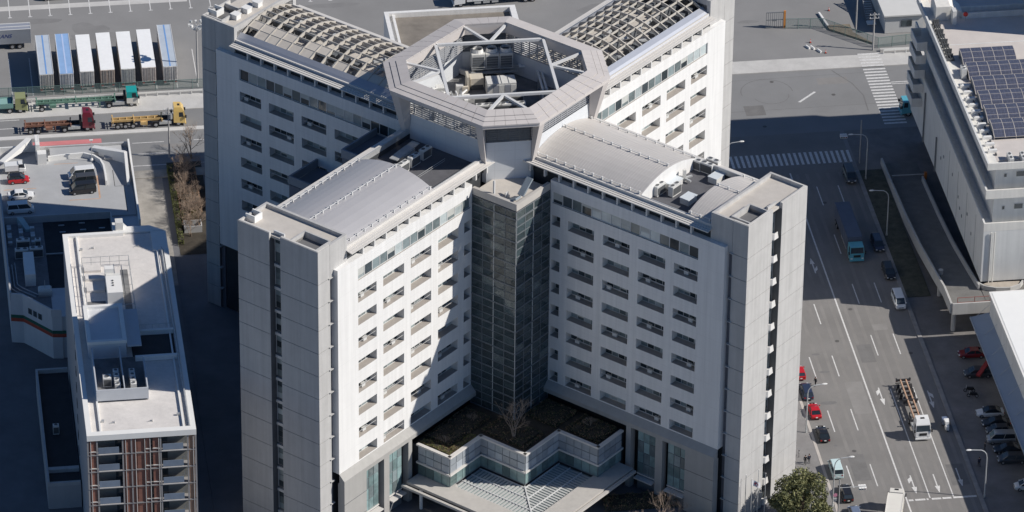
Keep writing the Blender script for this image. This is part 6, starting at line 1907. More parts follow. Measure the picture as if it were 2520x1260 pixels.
for k in range(26):
    x, y = _rg.uniform(-3.5, 3.0), _rg.uniform(-8.0, 5.0)
    if (x - 7.2) ** 2 + (y + 4.0) ** 2 > 150 or x + y < -10.5:
        continue
    if k % 3:
        w = _rg.uniform(0.4, 1.2)
        MB().box(x, x + w, y, y + _rg.uniform(0.4, 1.0), 0, _rg.uniform(0.5, 1.9)).build('plant_box', [M_acbody, M_galv, M_machine, M_coping][k % 4], tkk)
    else:
        MB().tube([(x, y, 0), (x, y, 1.6), (x + _rg.uniform(0.6, 2.0), y + _rg.uniform(-1, 1), 1.6)], 0.11, 6).build('riser', M_coping, tkk)
for (x, y, w, h) in ((-2.5, 0.5, 1.1, 1.6), (0.4, -3.4, 1.4, 1.2), (1.9, -0.6, 0.9, 2.0), (-1.2, 3.6, 1.6, 1.3)):
    MB().box(x, x + w, y, y + w * 0.8, 0, h).build('valve_box', M_acbody, tkk)
# units in the two open roof wells
unit(UNIT_A, (-12.3, -10.4, 49.6), math.radians(45), 'twin-fan unit by the drum wall in the shaded left roof well', None, (1.25, 1, 1))
unit(UNIT_A, (-14.3, -12.4, 49.6), math.radians(45), 'twin-fan unit half sunlit in the left roof well', None, (1.25, 1, 1))
tr_ = tag(MB().box(-1.6, 1.6, -0.9, 0.9, 0, 0.9).box(-3.2, 3.2, -0.7, 0.7, 0.9, 1.05).build('duct_housing', M_galv, None, (-15.4, -9.6, 49.6), math.radians(50)), 'long low duct housing in the shaded left roof well', 'duct')
unit(UNIT_A, (-16.2, -14.4, 49.6), math.radians(45), 'twin-fan unit nearest the curved roof edge in the left roof well', None, (1.25, 1, 1))
for (x, y) in ((-10.6, -12.0), (-13.4, -14.9)):
    pass
tag(MB().beam((-9.5, -12.2, 0.7), (-15.8, -18.5, 0.7), 0.06, 0.06).beam((-9.5, -12.2, 0.35), (-15.8, -18.5, 0.35), 0.05, 0.05).build('cable_tray', M_galv, None, (0, 0, 49.6)), 'thin cable tray along the floor of the left roof well', 'cable tray')
lab = ['unit nearest the vault gable in the right roof well', 'tall unit beside the gable in the right roof well', 'unit with round fan at the far wall of the right roof well']
for (p, l) in zip(((28.3, -18.6), (29.9, -20.0), (31.0, -19.0)), lab):
    unit(UNIT_A, (p[0], p[1], 49.6), math.radians(-45), l)
for (p, l) in zip(((21.6, -25.4), (23.9, -25.8)), ('unit at the near left corner of the right roof well', 'twin unit next to the blue-topped box in the right roof well')):
    unit(UNIT_A, (p[0], p[1], 49.6), math.radians(45), l)
M_pale = mat('pale_lid', (0.66, 0.70, 0.72), 0.5, 0.04, 1)
for i, (x, y, w, d, l) in enumerate(((31.0, -22.4, 2.6, 1.6, 'pale lidded box by the far units of the right roof well'), (24.0, -23.2, 2.8, 1.8, 'pale lidded box in the sunny middle of the right roof well'),
                                     (25.6, -28.3, 2.2, 1.6, 'pale lidded box at the near edge of the right roof well'))):
    b_ = tag(empty('roof_cabinet', (x, y, 49.6), math.radians(45)), l, 'cabinet')
    MB().box(-w / 2, w / 2, -d / 2, d / 2, 0, 0.95).build('casing', M_acbody, b_)
    MB().box(-w / 2 - 0.06, w / 2 + 0.06, -d / 2 - 0.06, d / 2 + 0.06, 0.95, 1.05).build('lid', M_pale, b_)
fl_ = tag(empty('flue_post', (26.0, -22.0, 49.6)), 'upright cream flue on a cross-shaped stand in the right roof well', 'flue')
MB().box(-0.25, 0.25, -0.25, 0.25, 0, 2.0).build('flue', M_cream, fl_)
MB().beam((-1.3, -0.6, 0.5), (1.3, 0.6, 0.5), 0.3, 0.25).build('stand', M_galv, fl_)
MB().beam((-0.8, 1.1, 0.5), (0.8, -1.1, 0.5), 0.3, 0.25).build('stand', M_galv, fl_)
# small things on the tower tops
for k, (x, y) in enumerate(((-37.6, 31.6), (-35.7, 33.5), (-33.8, 35.4))):
    b_ = tag(empty('roof_vent', (x, y, TOP - 0.62), math.radians(-45)), ['nearest', 'middle', 'farthest'][k] + ' of three white vent boxes on the rear left tower', 'vent', 'white vents on the rear left tower')
    MB().box(-0.6, 0.6, -0.55, 0.55, 0, 0.8).build('casing', M_coping, b_)
    MB().box(-0.7, 0.7, -0.65, 0.65, 0.8, 0.92).build('cover', M_coping, b_)
for (x, y, l) in ((-40.6, 33.4, 'white roof hatch with dark opening on the rear left tower edge'), (-40.5, -31.2, 'white roof hatch with dark opening on the front left tower edge')):
    b_ = tag(empty('roof_hatch', (x, y, TOP - 0.62), math.radians(-45)), l, 'hatch')
    MB().box(-0.9, 0.9, -0.9, -0.7, 0, 1.1).build('side', M_coping, b_)
    MB().box(-0.9, 0.9, 0.7, 0.9, 0, 1.1).build('side', M_coping, b_)
    MB().box(0.7, 0.9, -0.7, 0.7, 0, 1.1).build('back', M_coping, b_)
    MB().box(-0.9, 0.7, -0.7, 0.7, 0.02, 0.1).build('opening', M_blk, b_)

# ------------------------------------------------------------------ street furniture
M_pole = mat('lamp_pole', (0.55, 0.56, 0.55), 0.45, 0.06, 1, metal=0.2)
M_cpole = mat('concrete_pole', (0.42, 0.41, 0.40), 0.8, 0.06, 1)
def street_lamp(x, y, dx, label, h=9.0):
    r = tag(empty('street_lamp', (x, y, 0)), label, 'street lamp', 'curved-arm street lamps')
    s = 1 if dx > 0 else -1
    MB().cyl((0, 0, 0), (0, 0, 0.5), 0.16, 0.16, 10).build('base', M_pole, r)
    MB().cyl((0, 0, 0.5), (0, 0, h - 1.6), 0.12, 0.085, 10).build('pole', M_pole, r)
    pts = [(0, 0, h - 1.6), (s * 0.12, 0, h - 0.95), (s * 0.45, 0, h - 0.45), (s * 0.95, 0, h - 0.15), (dx * 0.8, 0, h)]
    MB().tube(pts, 0.075, 8).build('arm', M_pole, r)
    hd = MB().loft([[(dx * 0.8 + s * t, yy * w, h + zz * hh) for yy, zz in ((-1, 0), (-0.6, 1), (0.6, 1), (1, 0), (0.6, -0.5), (-0.6, -0.5))] for t, w, hh in ((-0.1, 0.08, 0.06), (0.15, 0.17, 0.13), (0.55, 0.17, 0.12), (0.75, 0.08, 0.05))])
    hd.build('lamp_head', M_coping, r)
    return r
street_lamp(47.4, -18.5, 2.9, 'curved street lamp between the red and the black coupe')
street_lamp(47.7, -39.6, 2.9, 'curved street lamp behind the evergreen tree beside the pale cyan taxi')
street_lamp(71.6, -39.9, -3.3, 'curved street lamp at the stop line on the east kerb')
street_lamp(72.0, 59.0, -3.3, 'curved street lamp in shade by the crosswalk over the main road')
street_lamp(71.9, 40.0, -3.3, 'curved street lamp in shade on the grass verge')
street_lamp(47.5, 58.8, 2.9, 'curved street lamp whose head peeks out beside the rear right tower')

def signal_mast(x, y, dx, zh, label, h=7.2):
    r = tag(empty('traffic_signal', (x, y, 0)), label, 'traffic light', 'traffic signal masts')
    MB().cyl((0, 0, 0), (0, 0, h), 0.12, 0.09, 8).build('pole', M_cpole, r)
    MB().cyl((0, 0, zh + 0.2), (dx, 0, zh + 0.2), 0.05, 0.05, 6).build('arm', M_pole, r)
    s = 1 if dx > 0 else -1
    for k, yy in enumerate((-0.25, 0.25)):
        hd = MB().box(dx - 0.6 * s - 0.6, dx - 0.6 * s + 0.6, yy - 0.12, yy + 0.12, zh - 0.22, zh + 0.22).build('signal_head', M_coping, r)
        for q in range(3):
            cx = dx - 0.6 * s - 0.4 + 0.4 * q
            f = -1 if yy < 0 else 1
            MB().cyl((cx, yy + f * 0.12, zh), (cx, yy + f * 0.15, zh), 0.15, 0.15, 10).build('lens', mat('lens_%d' % q, [(0.02, 0.10, 0.06), (0.16, 0.10, 0.02), (0.16, 0.02, 0.02)][q], 0.3, 0, 1), hd)
            MB().box(cx - 0.17, cx + 0.17, min(yy + f * 0.12, yy + f * 0.34), max(yy + f * 0.12, yy + f * 0.34), zh + 0.16, zh + 0.19).build('hood', M_coping, hd)
    return r
signal_mast(47.9, -43.0, 4.2, 5.5, 'traffic signal mast reaching over the road near the bottom edge')
signal_mast(72.0, 64.6, -3.6, 5.5, 'traffic signal mast in shade at the far crosswalk', 8.5)
sg = tag(empty('round_sign', (47.7, -41.2, 0)), 'small round pinkish road sign on a post by the black wagon', 'sign')
MB().cyl((0, 0, 0), (0, 0, 3.1), 0.04, 0.04, 6).build('post', M_pole, sg)
MB().cyl((0, -0.05, 3.2), (0, -0.02, 3.2), 0.32, 0.32, 16).build('plate', mat('sign_pink', (0.72, 0.30, 0.42), 0.5, 0.03, 1), sg)
MB().box(-0.25, 0.25, -0.05, -0.02, 2.2, 2.7).build('sub_plate', M_plate, sg)

fm = tag(empty('floodlight_mast', (-38.6, 106.1, 0)), 'tall floodlight mast with a crown of lamps at the yard fence', 'light mast')
MB().cyl((0, 0, 0), (0, 0, 11.6), 0.2, 0.14, 10).build('mast', M_cpole, fm)
MB().cyl((0, 0, 10.9), (0, 0, 11.05), 0.9, 0.9, 16).build('platform', M_galv, fm)
for k in range(8):
    a = k * math.pi / 4
    c, s_ = math.cos(a), math.sin(a)
    MB().beam((0.3 * c, 0.3 * s_, 11.3), (1.2 * c, 1.2 * s_, 11.5), 0.06, 0.06).build('bracket', M_galv, fm)
    MB().box(-0.22, 0.22, -0.18, 0.18, -0.2, 0.2).build('lamp', M_coping if k % 3 else M_galv, fm, (1.25 * c, 1.25 * s_, 11.6 + 0.25 * (k % 2)), a)
def utility_pole(x, y, h, label):
    r = tag(empty('utility_pole', (x, y, 0)), label, 'utility pole')
    MB().cyl((0, 0, 0), (0, 0, h), 0.17, 0.11, 10).build('pole', M_cpole, r)
    for z in (h - 0.5, h - 1.2):
        MB().box(-0.9, 0.9, -0.06, 0.06, z, z + 0.1).build('cross_arm', M_galv, r)
        for xx in (-0.75, -0.25, 0.25, 0.75):
            MB().cyl((xx, 0, z + 0.1), (xx, 0, z + 0.35), 0.06, 0.05, 6).build('insulator', M_coping, r)
    return r
up1 = utility_pole(-45.6, 80.4, 9.8, 'grey utility pole standing in the street between the yellow truck and the bare hedge')
MB().cyl((0.4, 0, 7.6), (0.4, 0, 8.5), 0.28, 0.28, 10).build('transformer', M_galv, up1)
utility_pole(82.0, 104.0, 7.6, 'pale utility pole at the end of the second crosswalk by the fence')
utility_pole(80.4, 111.8, 8.5, 'pale utility pole behind the bending green fence')

def guardrail(name, pts, label, h=0.8, post=2.0):
    r = tag(empty(name, (pts[0][0], pts[0][1], 0.13)), label, 'guardrail')
    ox, oy = pts[0]
    for a, b in zip(pts[:-1], pts[1:]):
        L_ = math.hypot(b[0] - a[0], b[1] - a[1])
        n = max(1, int(L_ / post))
        MB().beam((a[0] - ox, a[1] - oy, h - 0.1), (b[0] - ox, b[1] - oy, h - 0.1), 0.08, 0.3).build('beam', M_coping, r)
        for k in range(n + 1):
            px, py = a[0] + (b[0] - a[0]) * k / n - ox, a[1] + (b[1] - a[1]) * k / n - oy
            MB().box(px - 0.06, px + 0.06, py - 0.06, py + 0.06, 0, h).build('post', M_coping, r)
    return r
guardrail('guardrail', [(-100, 102.0), (-36, 102.0)], 'white guardrail behind the trucks along the yard fence')
guardrail('guardrail', [(83.6, 102.2), (100, 102.6)], 'short white guardrail at the upper right beside the second crosswalk')
def cone(x, y, label):
    r = tag(empty('traffic_cone', (x, y, 0.01)), label, 'cone', 'cones at the yard entrance')
    MB().box(-0.2, 0.2, -0.2, 0.2, 0, 0.04).build('foot', M_trim, r)
    MB().cyl((0, 0, 0.04), (0, 0, 0.7), 0.15, 0.03, 10).build('cone', mat('cone_red', (0.62, 0.10, 0.07), 0.6, 0.05, 1), r)
    MB().cyl((0, 0, 0.34), (0, 0, 0.5), 0.105, 0.075, 10).build('band', M_plate, r)
    return r
cone(71.4, 108.0, 'red cone farther from the road at the yard entrance')
cone(73.4, 103.9, 'red cone at the pavement edge of the yard entrance')
cone(76.9, 119.5, 'red cone near the concrete kerb at the yard corner')
for k, (x, y, l) in enumerate(((70.6, 106.2, 'first'), (71.4, 105.9, 'second'), (72.4, 104.6, 'third'))):
    tag(MB().hexa([(-0.2, -0.6, 0), (0.2, -0.6, 0), (0.2, 0.6, 0), (-0.2, 0.6, 0)], [(-0.12, -0.55, 0.35), (0.12, -0.55, 0.35), (0.12, 0.55, 0.35), (-0.12, 0.55, 0.35)]).build('wheel_stop', M_coping, None, (x, y, 0.01), math.radians(25)),
        l + ' white concrete block from the left at the yard entrance', 'block', 'white blocks at the yard entrance')

# flagpoles before the right tower, one flag raised
for k, (x, y, h) in enumerate(((33.0, -44.3, 10.0), (33.8, -44.9, 9.6), (35.1, -43.4, 10.2), (36.1, -44.0, 9.9))):
    fp = tag(empty('flagpole', (x, y, 0)), ['dark bare flagpole, leftmost of the four', 'second flagpole from the left, carrying the white flag', 'third flagpole from the left', 'rightmost flagpole of the four before the concrete tower'][k], 'flagpole', 'flagpoles before the right tower')
    MB().cyl((0, 0, 0), (0, 0, h), 0.07, 0.04, 8).build('pole', M_pole if k else M_mull, fp)
    MB().sphere((0, 0, h + 0.06), 0.08, 8, 5).build('finial', M_coping, fp)
    if k == 1:
        fg = MB()
        n = 8
        for i in range(n):
            a, b = i / n, (i + 1) / n
            w = lambda t: 0.10 * math.sin(t * 7.0)
            dz = lambda t: -0.55 * t
            fg.quad((0.06 + 1.3 * a, w(a), h - 1.15 + dz(a)), (0.06 + 1.3 * b, w(b), h - 1.15 + dz(b)), (0.06 + 1.3 * b, w(b), h - 0.15 + dz(b)), (0.06 + 1.3 * a, w(a), h - 0.15 + dz(a)))
        fo_ = fg.build('flag', mat('flag_white', (0.75, 0.74, 0.75), 0.8, 0.03, 1), fp)
        for s in (-1, 1):
            dsk = MB()
            dsk.quad(*[(0.06 + 0.65 + 0.3 * math.cos(t * math.pi / 8), s * 0.014 + 0.10 * math.sin((0.65 + 0.3 * math.cos(t * math.pi / 8)) / 1.3 * 7.0), h - 0.65 - 0.55 * (0.65 + 0.3 * math.cos(t * math.pi / 8)) / 1.3 + 0.3 * math.sin(t * math.pi / 8)) for t in range(16)])
            dsk.build('flag_disc', mat('flag_red', (0.50, 0.02, 0.04), 0.8, 0.03, 1), fo_)
wl = tag(MB().beam((-40.0, 70.2, 0.7), (-40.0, 61.2, 0.7), 0.35, 1.4).build('garden_wall', M_walk), 'short pale garden wall between the bare hedge and the rear left tower', 'wall')
gb = tag(empty('bin_enclosure', (-43.6, 55.6, 0)), 'low grey framed enclosure at the end of the bare hedge', 'enclosure')
for (x0, x1, y0, y1) in ((-1.5, 1.5, 0.9, 1.05), (-1.5, 1.5, -1.05, -0.9), (-1.5, -1.35, -0.9, 0.9), (1.35, 1.5, -0.9, 0.9)):
    MB().box(x0, x1, y0, y1, 0, 1.3).build('side', M_greywall, gb)
MB().box(-1.35, 1.35, -0.9, 0.9, 0.02, 0.3).build('floor', M_blk, gb)
dm = tag(empty('aerial_mast', (-68.4, 68.9, 8.2)), 'thin aerial mast by the stair head on the rooftop car park', 'mast')
MB().cyl((0, 0, 0), (0, 0, 4.2), 0.05, 0.03, 6).build('mast', M_galv, dm)
dl = tag(empty('deck_lamp', (-59.6, 66.4, 8.2)), 'thin lamp post inside the curved kerb of the rooftop car park', 'lamp post')
MB().cyl((0, 0, 0), (0, 0, 4.0), 0.06, 0.05, 8).build('post', M_pole, dl)
MB().sphere((0, 0, 0.25), 0.35, 10, 6).build('foot', M_coping, dl)
MB().box(-0.3, 0.3, -0.15, 0.15, 4.0, 4.15).build('lamp_head', M_coping, dl)

# bicycle leaning on the tower
bc = tag(empty('bicycle', (45.1, -24.8, 0.12), math.radians(80)), 'bicycle leaning at the foot of the right concrete tower', 'bicycle')
for x in (-0.52, 0.52):
    ring_ = MB()
    for k in range(14):
        a, b = 2 * math.pi * k / 14, 2 * math.pi * (k + 1) / 14
        ring_.cyl((x + 0.32 * math.cos(a), 0, 0.34 + 0.32 * math.sin(a)), (x + 0.32 * math.cos(b), 0, 0.34 + 0.32 * math.sin(b)), 0.025, 0.025, 4, caps=False)
    ring_.build('wheel', M_tyre, bc)
fr_ = MB()
for a, b in (((-0.52, 0, 0.34), (-0.15, 0, 0.85)), ((-0.52, 0, 0.34), (-0.05, 0, 0.3)), ((-0.05, 0, 0.3), (0.4, 0, 0.8)), ((-0.15, 0, 0.85), (0.4, 0, 0.8)), ((-0.05, 0, 0.3), (-0.18, 0, 0.92)), ((0.52, 0, 0.34), (0.38, 0, 1.0))):
    fr_.cyl(a, b, 0.022, 0.022, 5)
fr_.build('frame', M_galv, bc)
MB().box(-0.32, -0.06, -0.08, 0.08, 0.92, 0.98).build('saddle', M_trim, bc)
MB().beam((0.36, -0.28, 1.02), (0.36, 0.28, 1.02), 0.03, 0.03).build('handlebar', M_galv, bc)
# ------------------------------------------------------------------ trees, hedges and people
M_bark = mat('bark', (0.13, 0.095, 0.07), 0.9, 0.3, 3.0)
M_twig = mat('pale_twigs', (0.34, 0.26, 0.20), 0.9, 0.25, 3.0)
M_leafA = mat('evergreen_leaf', (0.25, 0.245, 0.11), 0.6, 0.45, 1.3, spec=0.3)
M_leafB = mat('evergreen_leaf_dark', (0.12, 0.13, 0.058), 0.6, 0.4, 1.3, spec=0.3)
M_hedge = mat('hedge_leaf', (0.15, 0.17, 0.05), 0.65, 0.45, 2.0)
M_dark_leaf = mat('dark_shrub_leaf', (0.03, 0.04, 0.022), 0.7, 0.4, 2.0)
M_dry = mat('dry_leaf', (0.33, 0.21, 0.13), 0.8, 0.35, 2.0)

def leaf_cloud(n, pick, size, seed, mats):
    rg = random.Random(seed)
    mb = MB()
    for _ in range(n):
        p = pick(rg)
        if p is None:
            continue
        s = size * rg.uniform(0.6, 1.35)
        d = Vector((rg.gauss(0, 1), rg.gauss(0, 1), rg.gauss(0.5, 0.8))).normalized()
        t = d.orthogonal().normalized()
        t = (Matrix.Rotation(rg.uniform(0, 6.28), 3, d) @ t)
        b = d.cross(t)
        c = Vector(p)
        k = rg.randrange(len(mats))
        mb.quad(c - t * s, c + b * s * 0.45, c + t * s, c - b * s * 0.45, m=k)
    return mb

def evergreen(name, loc, R, Hc, zc, n, label, seed, cat='tree', leaf=0.2, mats=None):
    """Trunk, limbs and a clumpy crown."""
    r = tag(empty(name, loc), label, cat)
    rg = random.Random(seed)
    clumps = []
    for _ in range(46):
        while True:
            v = Vector((rg.uniform(-1, 1), rg.uniform(-1, 1), rg.uniform(-0.7, 1)))
            if 0.35 < v.length < 1:
                break
        v = v.normalized() * rg.uniform(0.62, 0.98)
        clumps.append((Vector((v.x * R, v.y * R, zc + v.z * Hc)), R * rg.uniform(0.20, 0.34)))
    def pick(g):
        c, cr = clumps[g.randrange(len(clumps))]
        w = Vector((g.gauss(0, 1), g.gauss(0, 1), g.gauss(0, 1))).normalized() * (cr * g.uniform(0.55, 1.0))
        return c + w
    leaf_cloud(n, pick, leaf, seed, mats or [M_leafA, M_leafB]).build('crown', mats or [M_leafA, M_leafB], r)
    tr = MB()
    tr.cyl((0, 0, 0), (0.1, 0, zc * 0.55), R * 0.075, R * 0.055, 9)
    for c, cr in clumps[::3]:
        tr.cyl((0.1, 0, zc * 0.5), tuple(c), R * 0.03, R * 0.008, 5)
    tr.build('trunk', M_bark, r)
    return r
evergreen('evergreen_tree', (41.9, -44.4, 0), 4.7, 3.7, 5.0, 17000, 'round evergreen tree at the foot of the right concrete tower', 3, leaf=0.21)

def bare_mesh(seed, h, spread, depth=5, base_r=0.07, first=3):
    rg = random.Random(seed)
    mb = MB()
    def grow(p, d, l, r, k):
        q = p + d * l
        mb.cyl(p, q, r, r * 0.68, 5 if k > 2 else 3, caps=False)
        if k == 0:
            return
        for _ in range(rg.choice((2, 3, 3)) if k > 1 else 3):
            e = (d + Vector((rg.gauss(0, spread), rg.gauss(0, spread), rg.gauss(0.12, spread * 0.5)))).normalized()
            grow(q, e, l * rg.uniform(0.62, 0.86), r * 0.62, k - 1)
    for i in range(first):
        d = Vector((rg.gauss(0, 0.28), rg.gauss(0, 0.28), 1)).normalized()
        grow(Vector((rg.uniform(-0.1, 0.1), rg.uniform(-0.1, 0.1), 0)), d, h * 0.27, base_r, depth)
    return mb
BARE = [bare_mesh(11, 4.2, 0.42).mesh('branches', [M_twig]), bare_mesh(12, 3.6, 0.5).mesh('branches', [M_twig]), bare_mesh(13, 4.8, 0.38).mesh('branches', [M_twig])]
TRK = MB().cyl((0, 0, -0.05), (0, 0, 0.5), 0.14, 0.11, 8).mesh('trunk', [M_bark])
def bare(loc, k, sc, label, group=None, rz=0.0):
    r = tag(empty('bare_tree', loc, rz), label, 'tree', group)
    place('branches', BARE[k % 3], r, (0, 0, 0), 0, (sc, sc, sc))
    place('trunk', TRK, r, (0, 0, 0), 0, (sc, sc, sc))
    return r
# hedge strip between the car-park building and the rear left tower
structure(sheet('planting_bed', -46.3, -40.4, 47.5, 78.5, 0.05, M_soil))
rg = random.Random(5)
for i in range(15):
    y = 76.5 - 1.65 * i
    x = -43.9 + rg.uniform(-1.1, 1.3)
    bare((x, y, 0.05), i, rg.uniform(0.85, 1.25), ORD[i] + ' leafless shrub from the street end in the brown hedge strip', 'leafless shrubs of the hedge strip', rg.uniform(0, 6))
bare((-41.9, 79.6, 0.05), 2, 1.35, 'leafless street tree at the street end of the hedge strip', None, 1.0)
def hedge(name, x0, x1, y0, y1, h, n, label, seed, mats, z0=0.05, leaf=0.13):
    r = tag(empty(name, ((x0 + x1) / 2, (y0 + y1) / 2, z0)), label, 'hedge')
    wx, wy = (x1 - x0) / 2, (y1 - y0) / 2
    def pick(g):
        u, v, w = g.uniform(-1, 1), g.uniform(-1, 1), g.uniform(0, 1)
        lump = 0.75 + 0.25 * math.sin(u * wx * 2.3 + seed) * math.cos(v * wy * 1.9 + seed)
        f = g.random()
        if f < 0.5:
            w = lump * g.uniform(0.85, 1.0)
        else:
            if g.random() < wx / (wx + wy):
                v = math.copysign(1 - abs(g.gauss(0, 0.06)), v)
            else:
                u = math.copysign(1 - abs(g.gauss(0, 0.06)), u)
            w *= lump
        return (u * wx, v * wy, w * h)
    leaf_cloud(n, pick, leaf, seed, mats).build('foliage', mats, r)
    MB().box(-wx * 0.8, wx * 0.8, -wy * 0.95, wy * 0.95, 0, h * 0.6).build('stems', M_soil, r)
    return r
hedge('clipped_hedge', -46.4, -45.5, 50.5, 76.0, 1.3, 3800, 'green hedge line along the left side of the leafless shrubs', 4, [M_hedge, M_leafB])
hedge('clipped_hedge', -45.2, -42.4, 58.2, 60.6, 1.2, 1500, 'green and rusty hedge end next to the grey enclosure', 6, [M_hedge, M_dry, M_leafB])
hedge('dry_undergrowth', -45.3, -41.6, 61.0, 76.0, 0.9, 3600, 'brown dry undergrowth below the leafless shrubs', 8, [M_dry, M_twig, M_dry])
hedge('clipped_hedge', 24.2, 31.4, -44.4, -42.2, 1.5, 2400, 'olive clipped hedge at the bottom edge before the right tower', 9, [M_hedge, M_leafA])
# courtyard and forecourt trees
def to_world(a, b, z):
    return ((a + b) * Q, (b - a) * Q, z)
bare(to_world(20.4, -21.6, 9.6), 2, 1.5, 'slender leafless tree on the pavilion roof garden', None, 0.4)
bare(to_world(12.5, -21.5, 9.6), 1, 0.55, 'low leafless shrub at the left of the pavilion roof garden', None, 1.4)
bare(to_world(27.5, -11.5, 9.6), 0, 0.55, 'low leafless shrub at the right of the pavilion roof garden', None, 2.4)
bare(to_world(12.8, -29.0, 9.6), 0, 0.45, 'reddish leafless shrub near the lit corner of the roof garden', None, 2.0)
for (a0, a1, b0, b1, sd, lb) in ((9.6, 15.3, -31.3, -30.2, 21, 'yellowish hedge along the lit front edge of the roof garden'), (14.4, 15.4, -30.1, -24.6, 22, 'yellowish hedge along the shaded right edge of the roof garden corner')):
    hg = hedge('roof_hedge', a0, a1, b0, b1, 0.6, 1500, lb, sd, [M_hedge, M_dry, M_hedge], 9.62, 0.10)
    c_ = to_world((a0 + a1) / 2, (b0 + b1) / 2, 9.62)
    hg.location = c_
    hg.rotation_euler = (0, 0, math.radians(-45))
for i, (a0, a1, b0, b1, lb) in enumerate(((9.2, 14.0, -29.5, -19.0, 'dark low planting on the left arm of the roof garden'), (15.0, 23.4, -22.8, -17.6, 'dark low planting at the tip of the roof garden'),
                                          (17.6, 23.6, -15.0, -9.4, 'dark low planting in the right middle of the roof garden'), (25.0, 31.2, -14.4, -9.4, 'dark low planting on the right arm of the roof garden'))):
    hg = hedge('roof_planting', a0, a1, b0, b1, 0.7, 2600, lb, 40 + i, [M_leafB, M_dark_leaf, M_dry], 9.62, 0.13)
    hg.location = to_world((a0 + a1) / 2, (b0 + b1) / 2, 9.62)
    hg.rotation_euler = (0, 0, math.radians(-45))
bare((20.6, -41.0, 0.01), 2, 1.25, 'branchy leafless tree in sun at the bottom edge', None, 0.2)
bare((17.2, -42.0, 0.01), 1, 1.0, 'smaller leafless tree left of the branchy one at the bottom edge', None, 1.2)
bare((23.4, -39.8, 0.01), 0, 0.9, 'leafless tree with reddish twigs in the shade before the right tower base', None, 2.2)
hedge('forecourt_shrubs', 12.5, 24.0, -37.0, -33.5, 1.3, 2600, 'dark shrubs in deep shade right of the entrance canopy', 14, [M_leafB, M_dry])
for k, (x, y) in enumerate(((-43.6, -39.2), (-41.8, -40.6))):
    evergreen('small_conifer', (x, y, 0), 0.75, 1.3, 1.5, 1300, ['left', 'right'][k] + ' of two small conifers at the foot of the front left tower', 30 + k, 'tree', 0.1, [M_hedge, M_leafA])

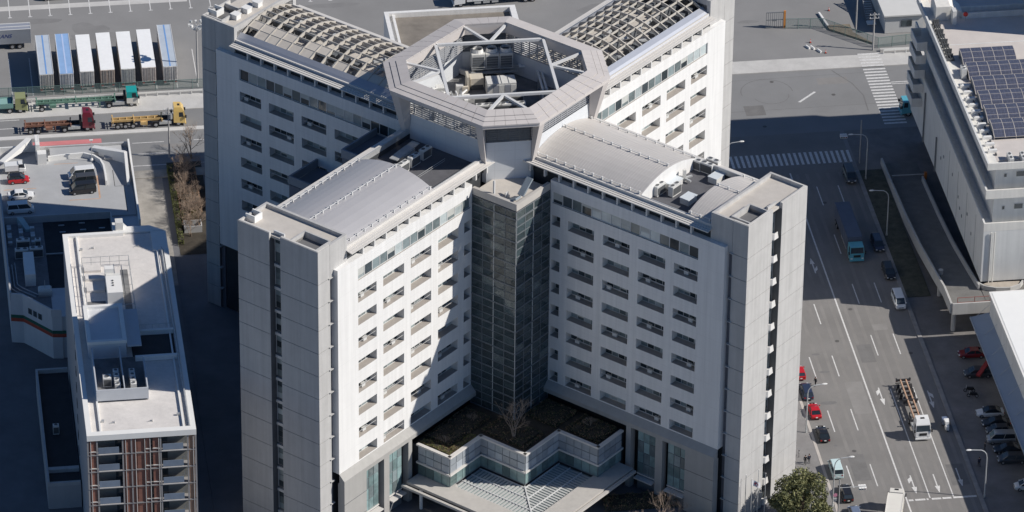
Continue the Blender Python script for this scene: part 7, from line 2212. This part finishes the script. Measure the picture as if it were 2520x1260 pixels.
# people: one continuous skinned body each
M_skin = mat('skin', (0.50, 0.32, 0.24), 0.6, 0.03, 1)
M_hair = mat('hair', (0.02, 0.017, 0.015), 0.6, 0.1, 4)
M_cloth = {'dark': mat('dark_coat', (0.02, 0.022, 0.028), 0.85, 0.1, 4), 'navy': mat('navy_coat', (0.03, 0.035, 0.06), 0.85, 0.1, 4), 'trouser': mat('dark_trousers', (0.025, 0.025, 0.03), 0.85, 0.1, 4), 'grey': mat('grey_trousers', (0.09, 0.09, 0.10), 0.85, 0.1, 4)}
def make_person(loc, heading, label, stride=0.2, coat='dark', leg='trouser', group=None):
    import bmesh
    s = stride
    J = {0: ((0, 0, 0.95), 0.14), 1: ((0, 0, 1.15), 0.13), 2: ((0.01, 0, 1.36), 0.15), 3: ((0.01, 0, 1.47), 0.065), 4: ((0.02, 0, 1.54), 0.06), 5: ((0.03, 0, 1.63), 0.1), 6: ((0.03, 0, 1.70), 0.08),
         7: ((0, 0.10, 0.90), 0.105), 8: ((s * 0.55, 0.10, 0.50), 0.07), 9: ((s * 0.6, 0.10, 0.09), 0.048), 10: ((s * 0.6 + 0.17, 0.10, 0.045), 0.042),
         11: ((0, -0.10, 0.90), 0.105), 12: ((-s * 0.1, -0.10, 0.50), 0.07), 13: ((-s, -0.10, 0.10), 0.048), 14: ((-s + 0.17, -0.10, 0.05), 0.042),
         15: ((0, 0.20, 1.40), 0.065), 16: ((-0.10, 0.26, 1.12), 0.05), 17: ((-0.03, 0.26, 0.88), 0.038), 18: ((0.0, 0.26, 0.79), 0.036),
         19: ((0, -0.20, 1.40), 0.065), 20: ((0.05, -0.26, 1.12), 0.05), 21: ((0.14, -0.26, 0.89), 0.038), 22: ((0.18, -0.26, 0.80), 0.036)}
    E_ = [(0, 1), (1, 2), (2, 3), (3, 4), (4, 5), (5, 6), (0, 7), (7, 8), (8, 9), (9, 10), (0, 11), (11, 12), (12, 13), (13, 14), (2, 15), (15, 16), (16, 17), (17, 18), (2, 19), (19, 20), (20, 21), (21, 22)]
    bm = bmesh.new()
    lay = bm.verts.layers.skin.verify()
    vs = []
    for i in range(23):
        v = bm.verts.new(J[i][0])
        v[lay].radius = (J[i][1], J[i][1])
        v[lay].use_root = (i == 0)
        vs.append(v)
    for a, b in E_:
        bm.edges.new((vs[a], vs[b]))
    me = bpy.data.meshes.new('person_skeleton')
    bm.to_mesh(me)
    bm.free()
    tmp = bpy.data.objects.new('person_skeleton', me)
    C.objects.link(tmp)
    tmp.modifiers.new('skin', 'SKIN').use_smooth_shade = True
    sub = tmp.modifiers.new('sub', 'SUBSURF')
    sub.levels = sub.render_levels = 2
    dg = bpy.context.evaluated_depsgraph_get()
    body = bpy.data.meshes.new_from_object(tmp.evaluated_get(dg))
    bpy.data.objects.remove(tmp)
    body.materials.clear()
    for mm in (M_cloth[coat], M_cloth[leg], M_skin, M_trim):
        body.materials.append(mm)
    for p in body.polygons:
        z, y = p.center.z, abs(p.center.y)
        if z > 1.46:
            p.material_index = 2
        elif z < 0.10:
            p.material_index = 3
        elif y > 0.20 and z < 0.86:
            p.material_index = 2
        elif z < 0.88:
            p.material_index = 1
        p.use_smooth = True
    o = place('person', body, None, loc, math.radians(heading))
    tag(o, label, 'person', group)
    hair = MB()
    hair.sphere((0.015, 0, 1.69), 0.108, 10, 7, sz=0.95)
    hair.v = [(x - (0.02 if x > 0.07 else 0), y, max(z, 1.66 if x > 0.03 else 1.58)) for x, y, z in hair.v]
    hair.build('hair', M_hair, o, smooth=True)
    face = MB()
    face.hexa([(0.115, -0.012, 1.61), (0.115, 0.012, 1.61), (0.145, 0.008, 1.61), (0.145, -0.008, 1.61)], [(0.11, -0.008, 1.655), (0.11, 0.008, 1.655), (0.12, 0.006, 1.655), (0.12, -0.006, 1.655)])
    face.build('nose', M_skin, o)
    return o
make_person((45.6, -27.6, 0.12), 80, 'left of two people in dark coats walking together below the tower', 0.2, 'dark', 'trouser', 'two people walking together')
make_person((46.25, -27.3, 0.12), 95, 'right of two people in dark coats walking together below the tower', 0.15, 'navy', 'grey', 'two people walking together')
make_person((51.4, -5.0, 0.01), 200, 'person in dark clothes standing in the road by the parked navy car', 0.06, 'dark', 'trouser')
make_person((72.6, -31.2, 0.01), 100, 'person in dark clothes walking in shade beside the east kerb', 0.22, 'navy', 'trouser')
make_person((74.4, -27.0, 0.01), 170, 'person in dark clothes by the cars under the awning', 0.05, 'dark', 'trouser')
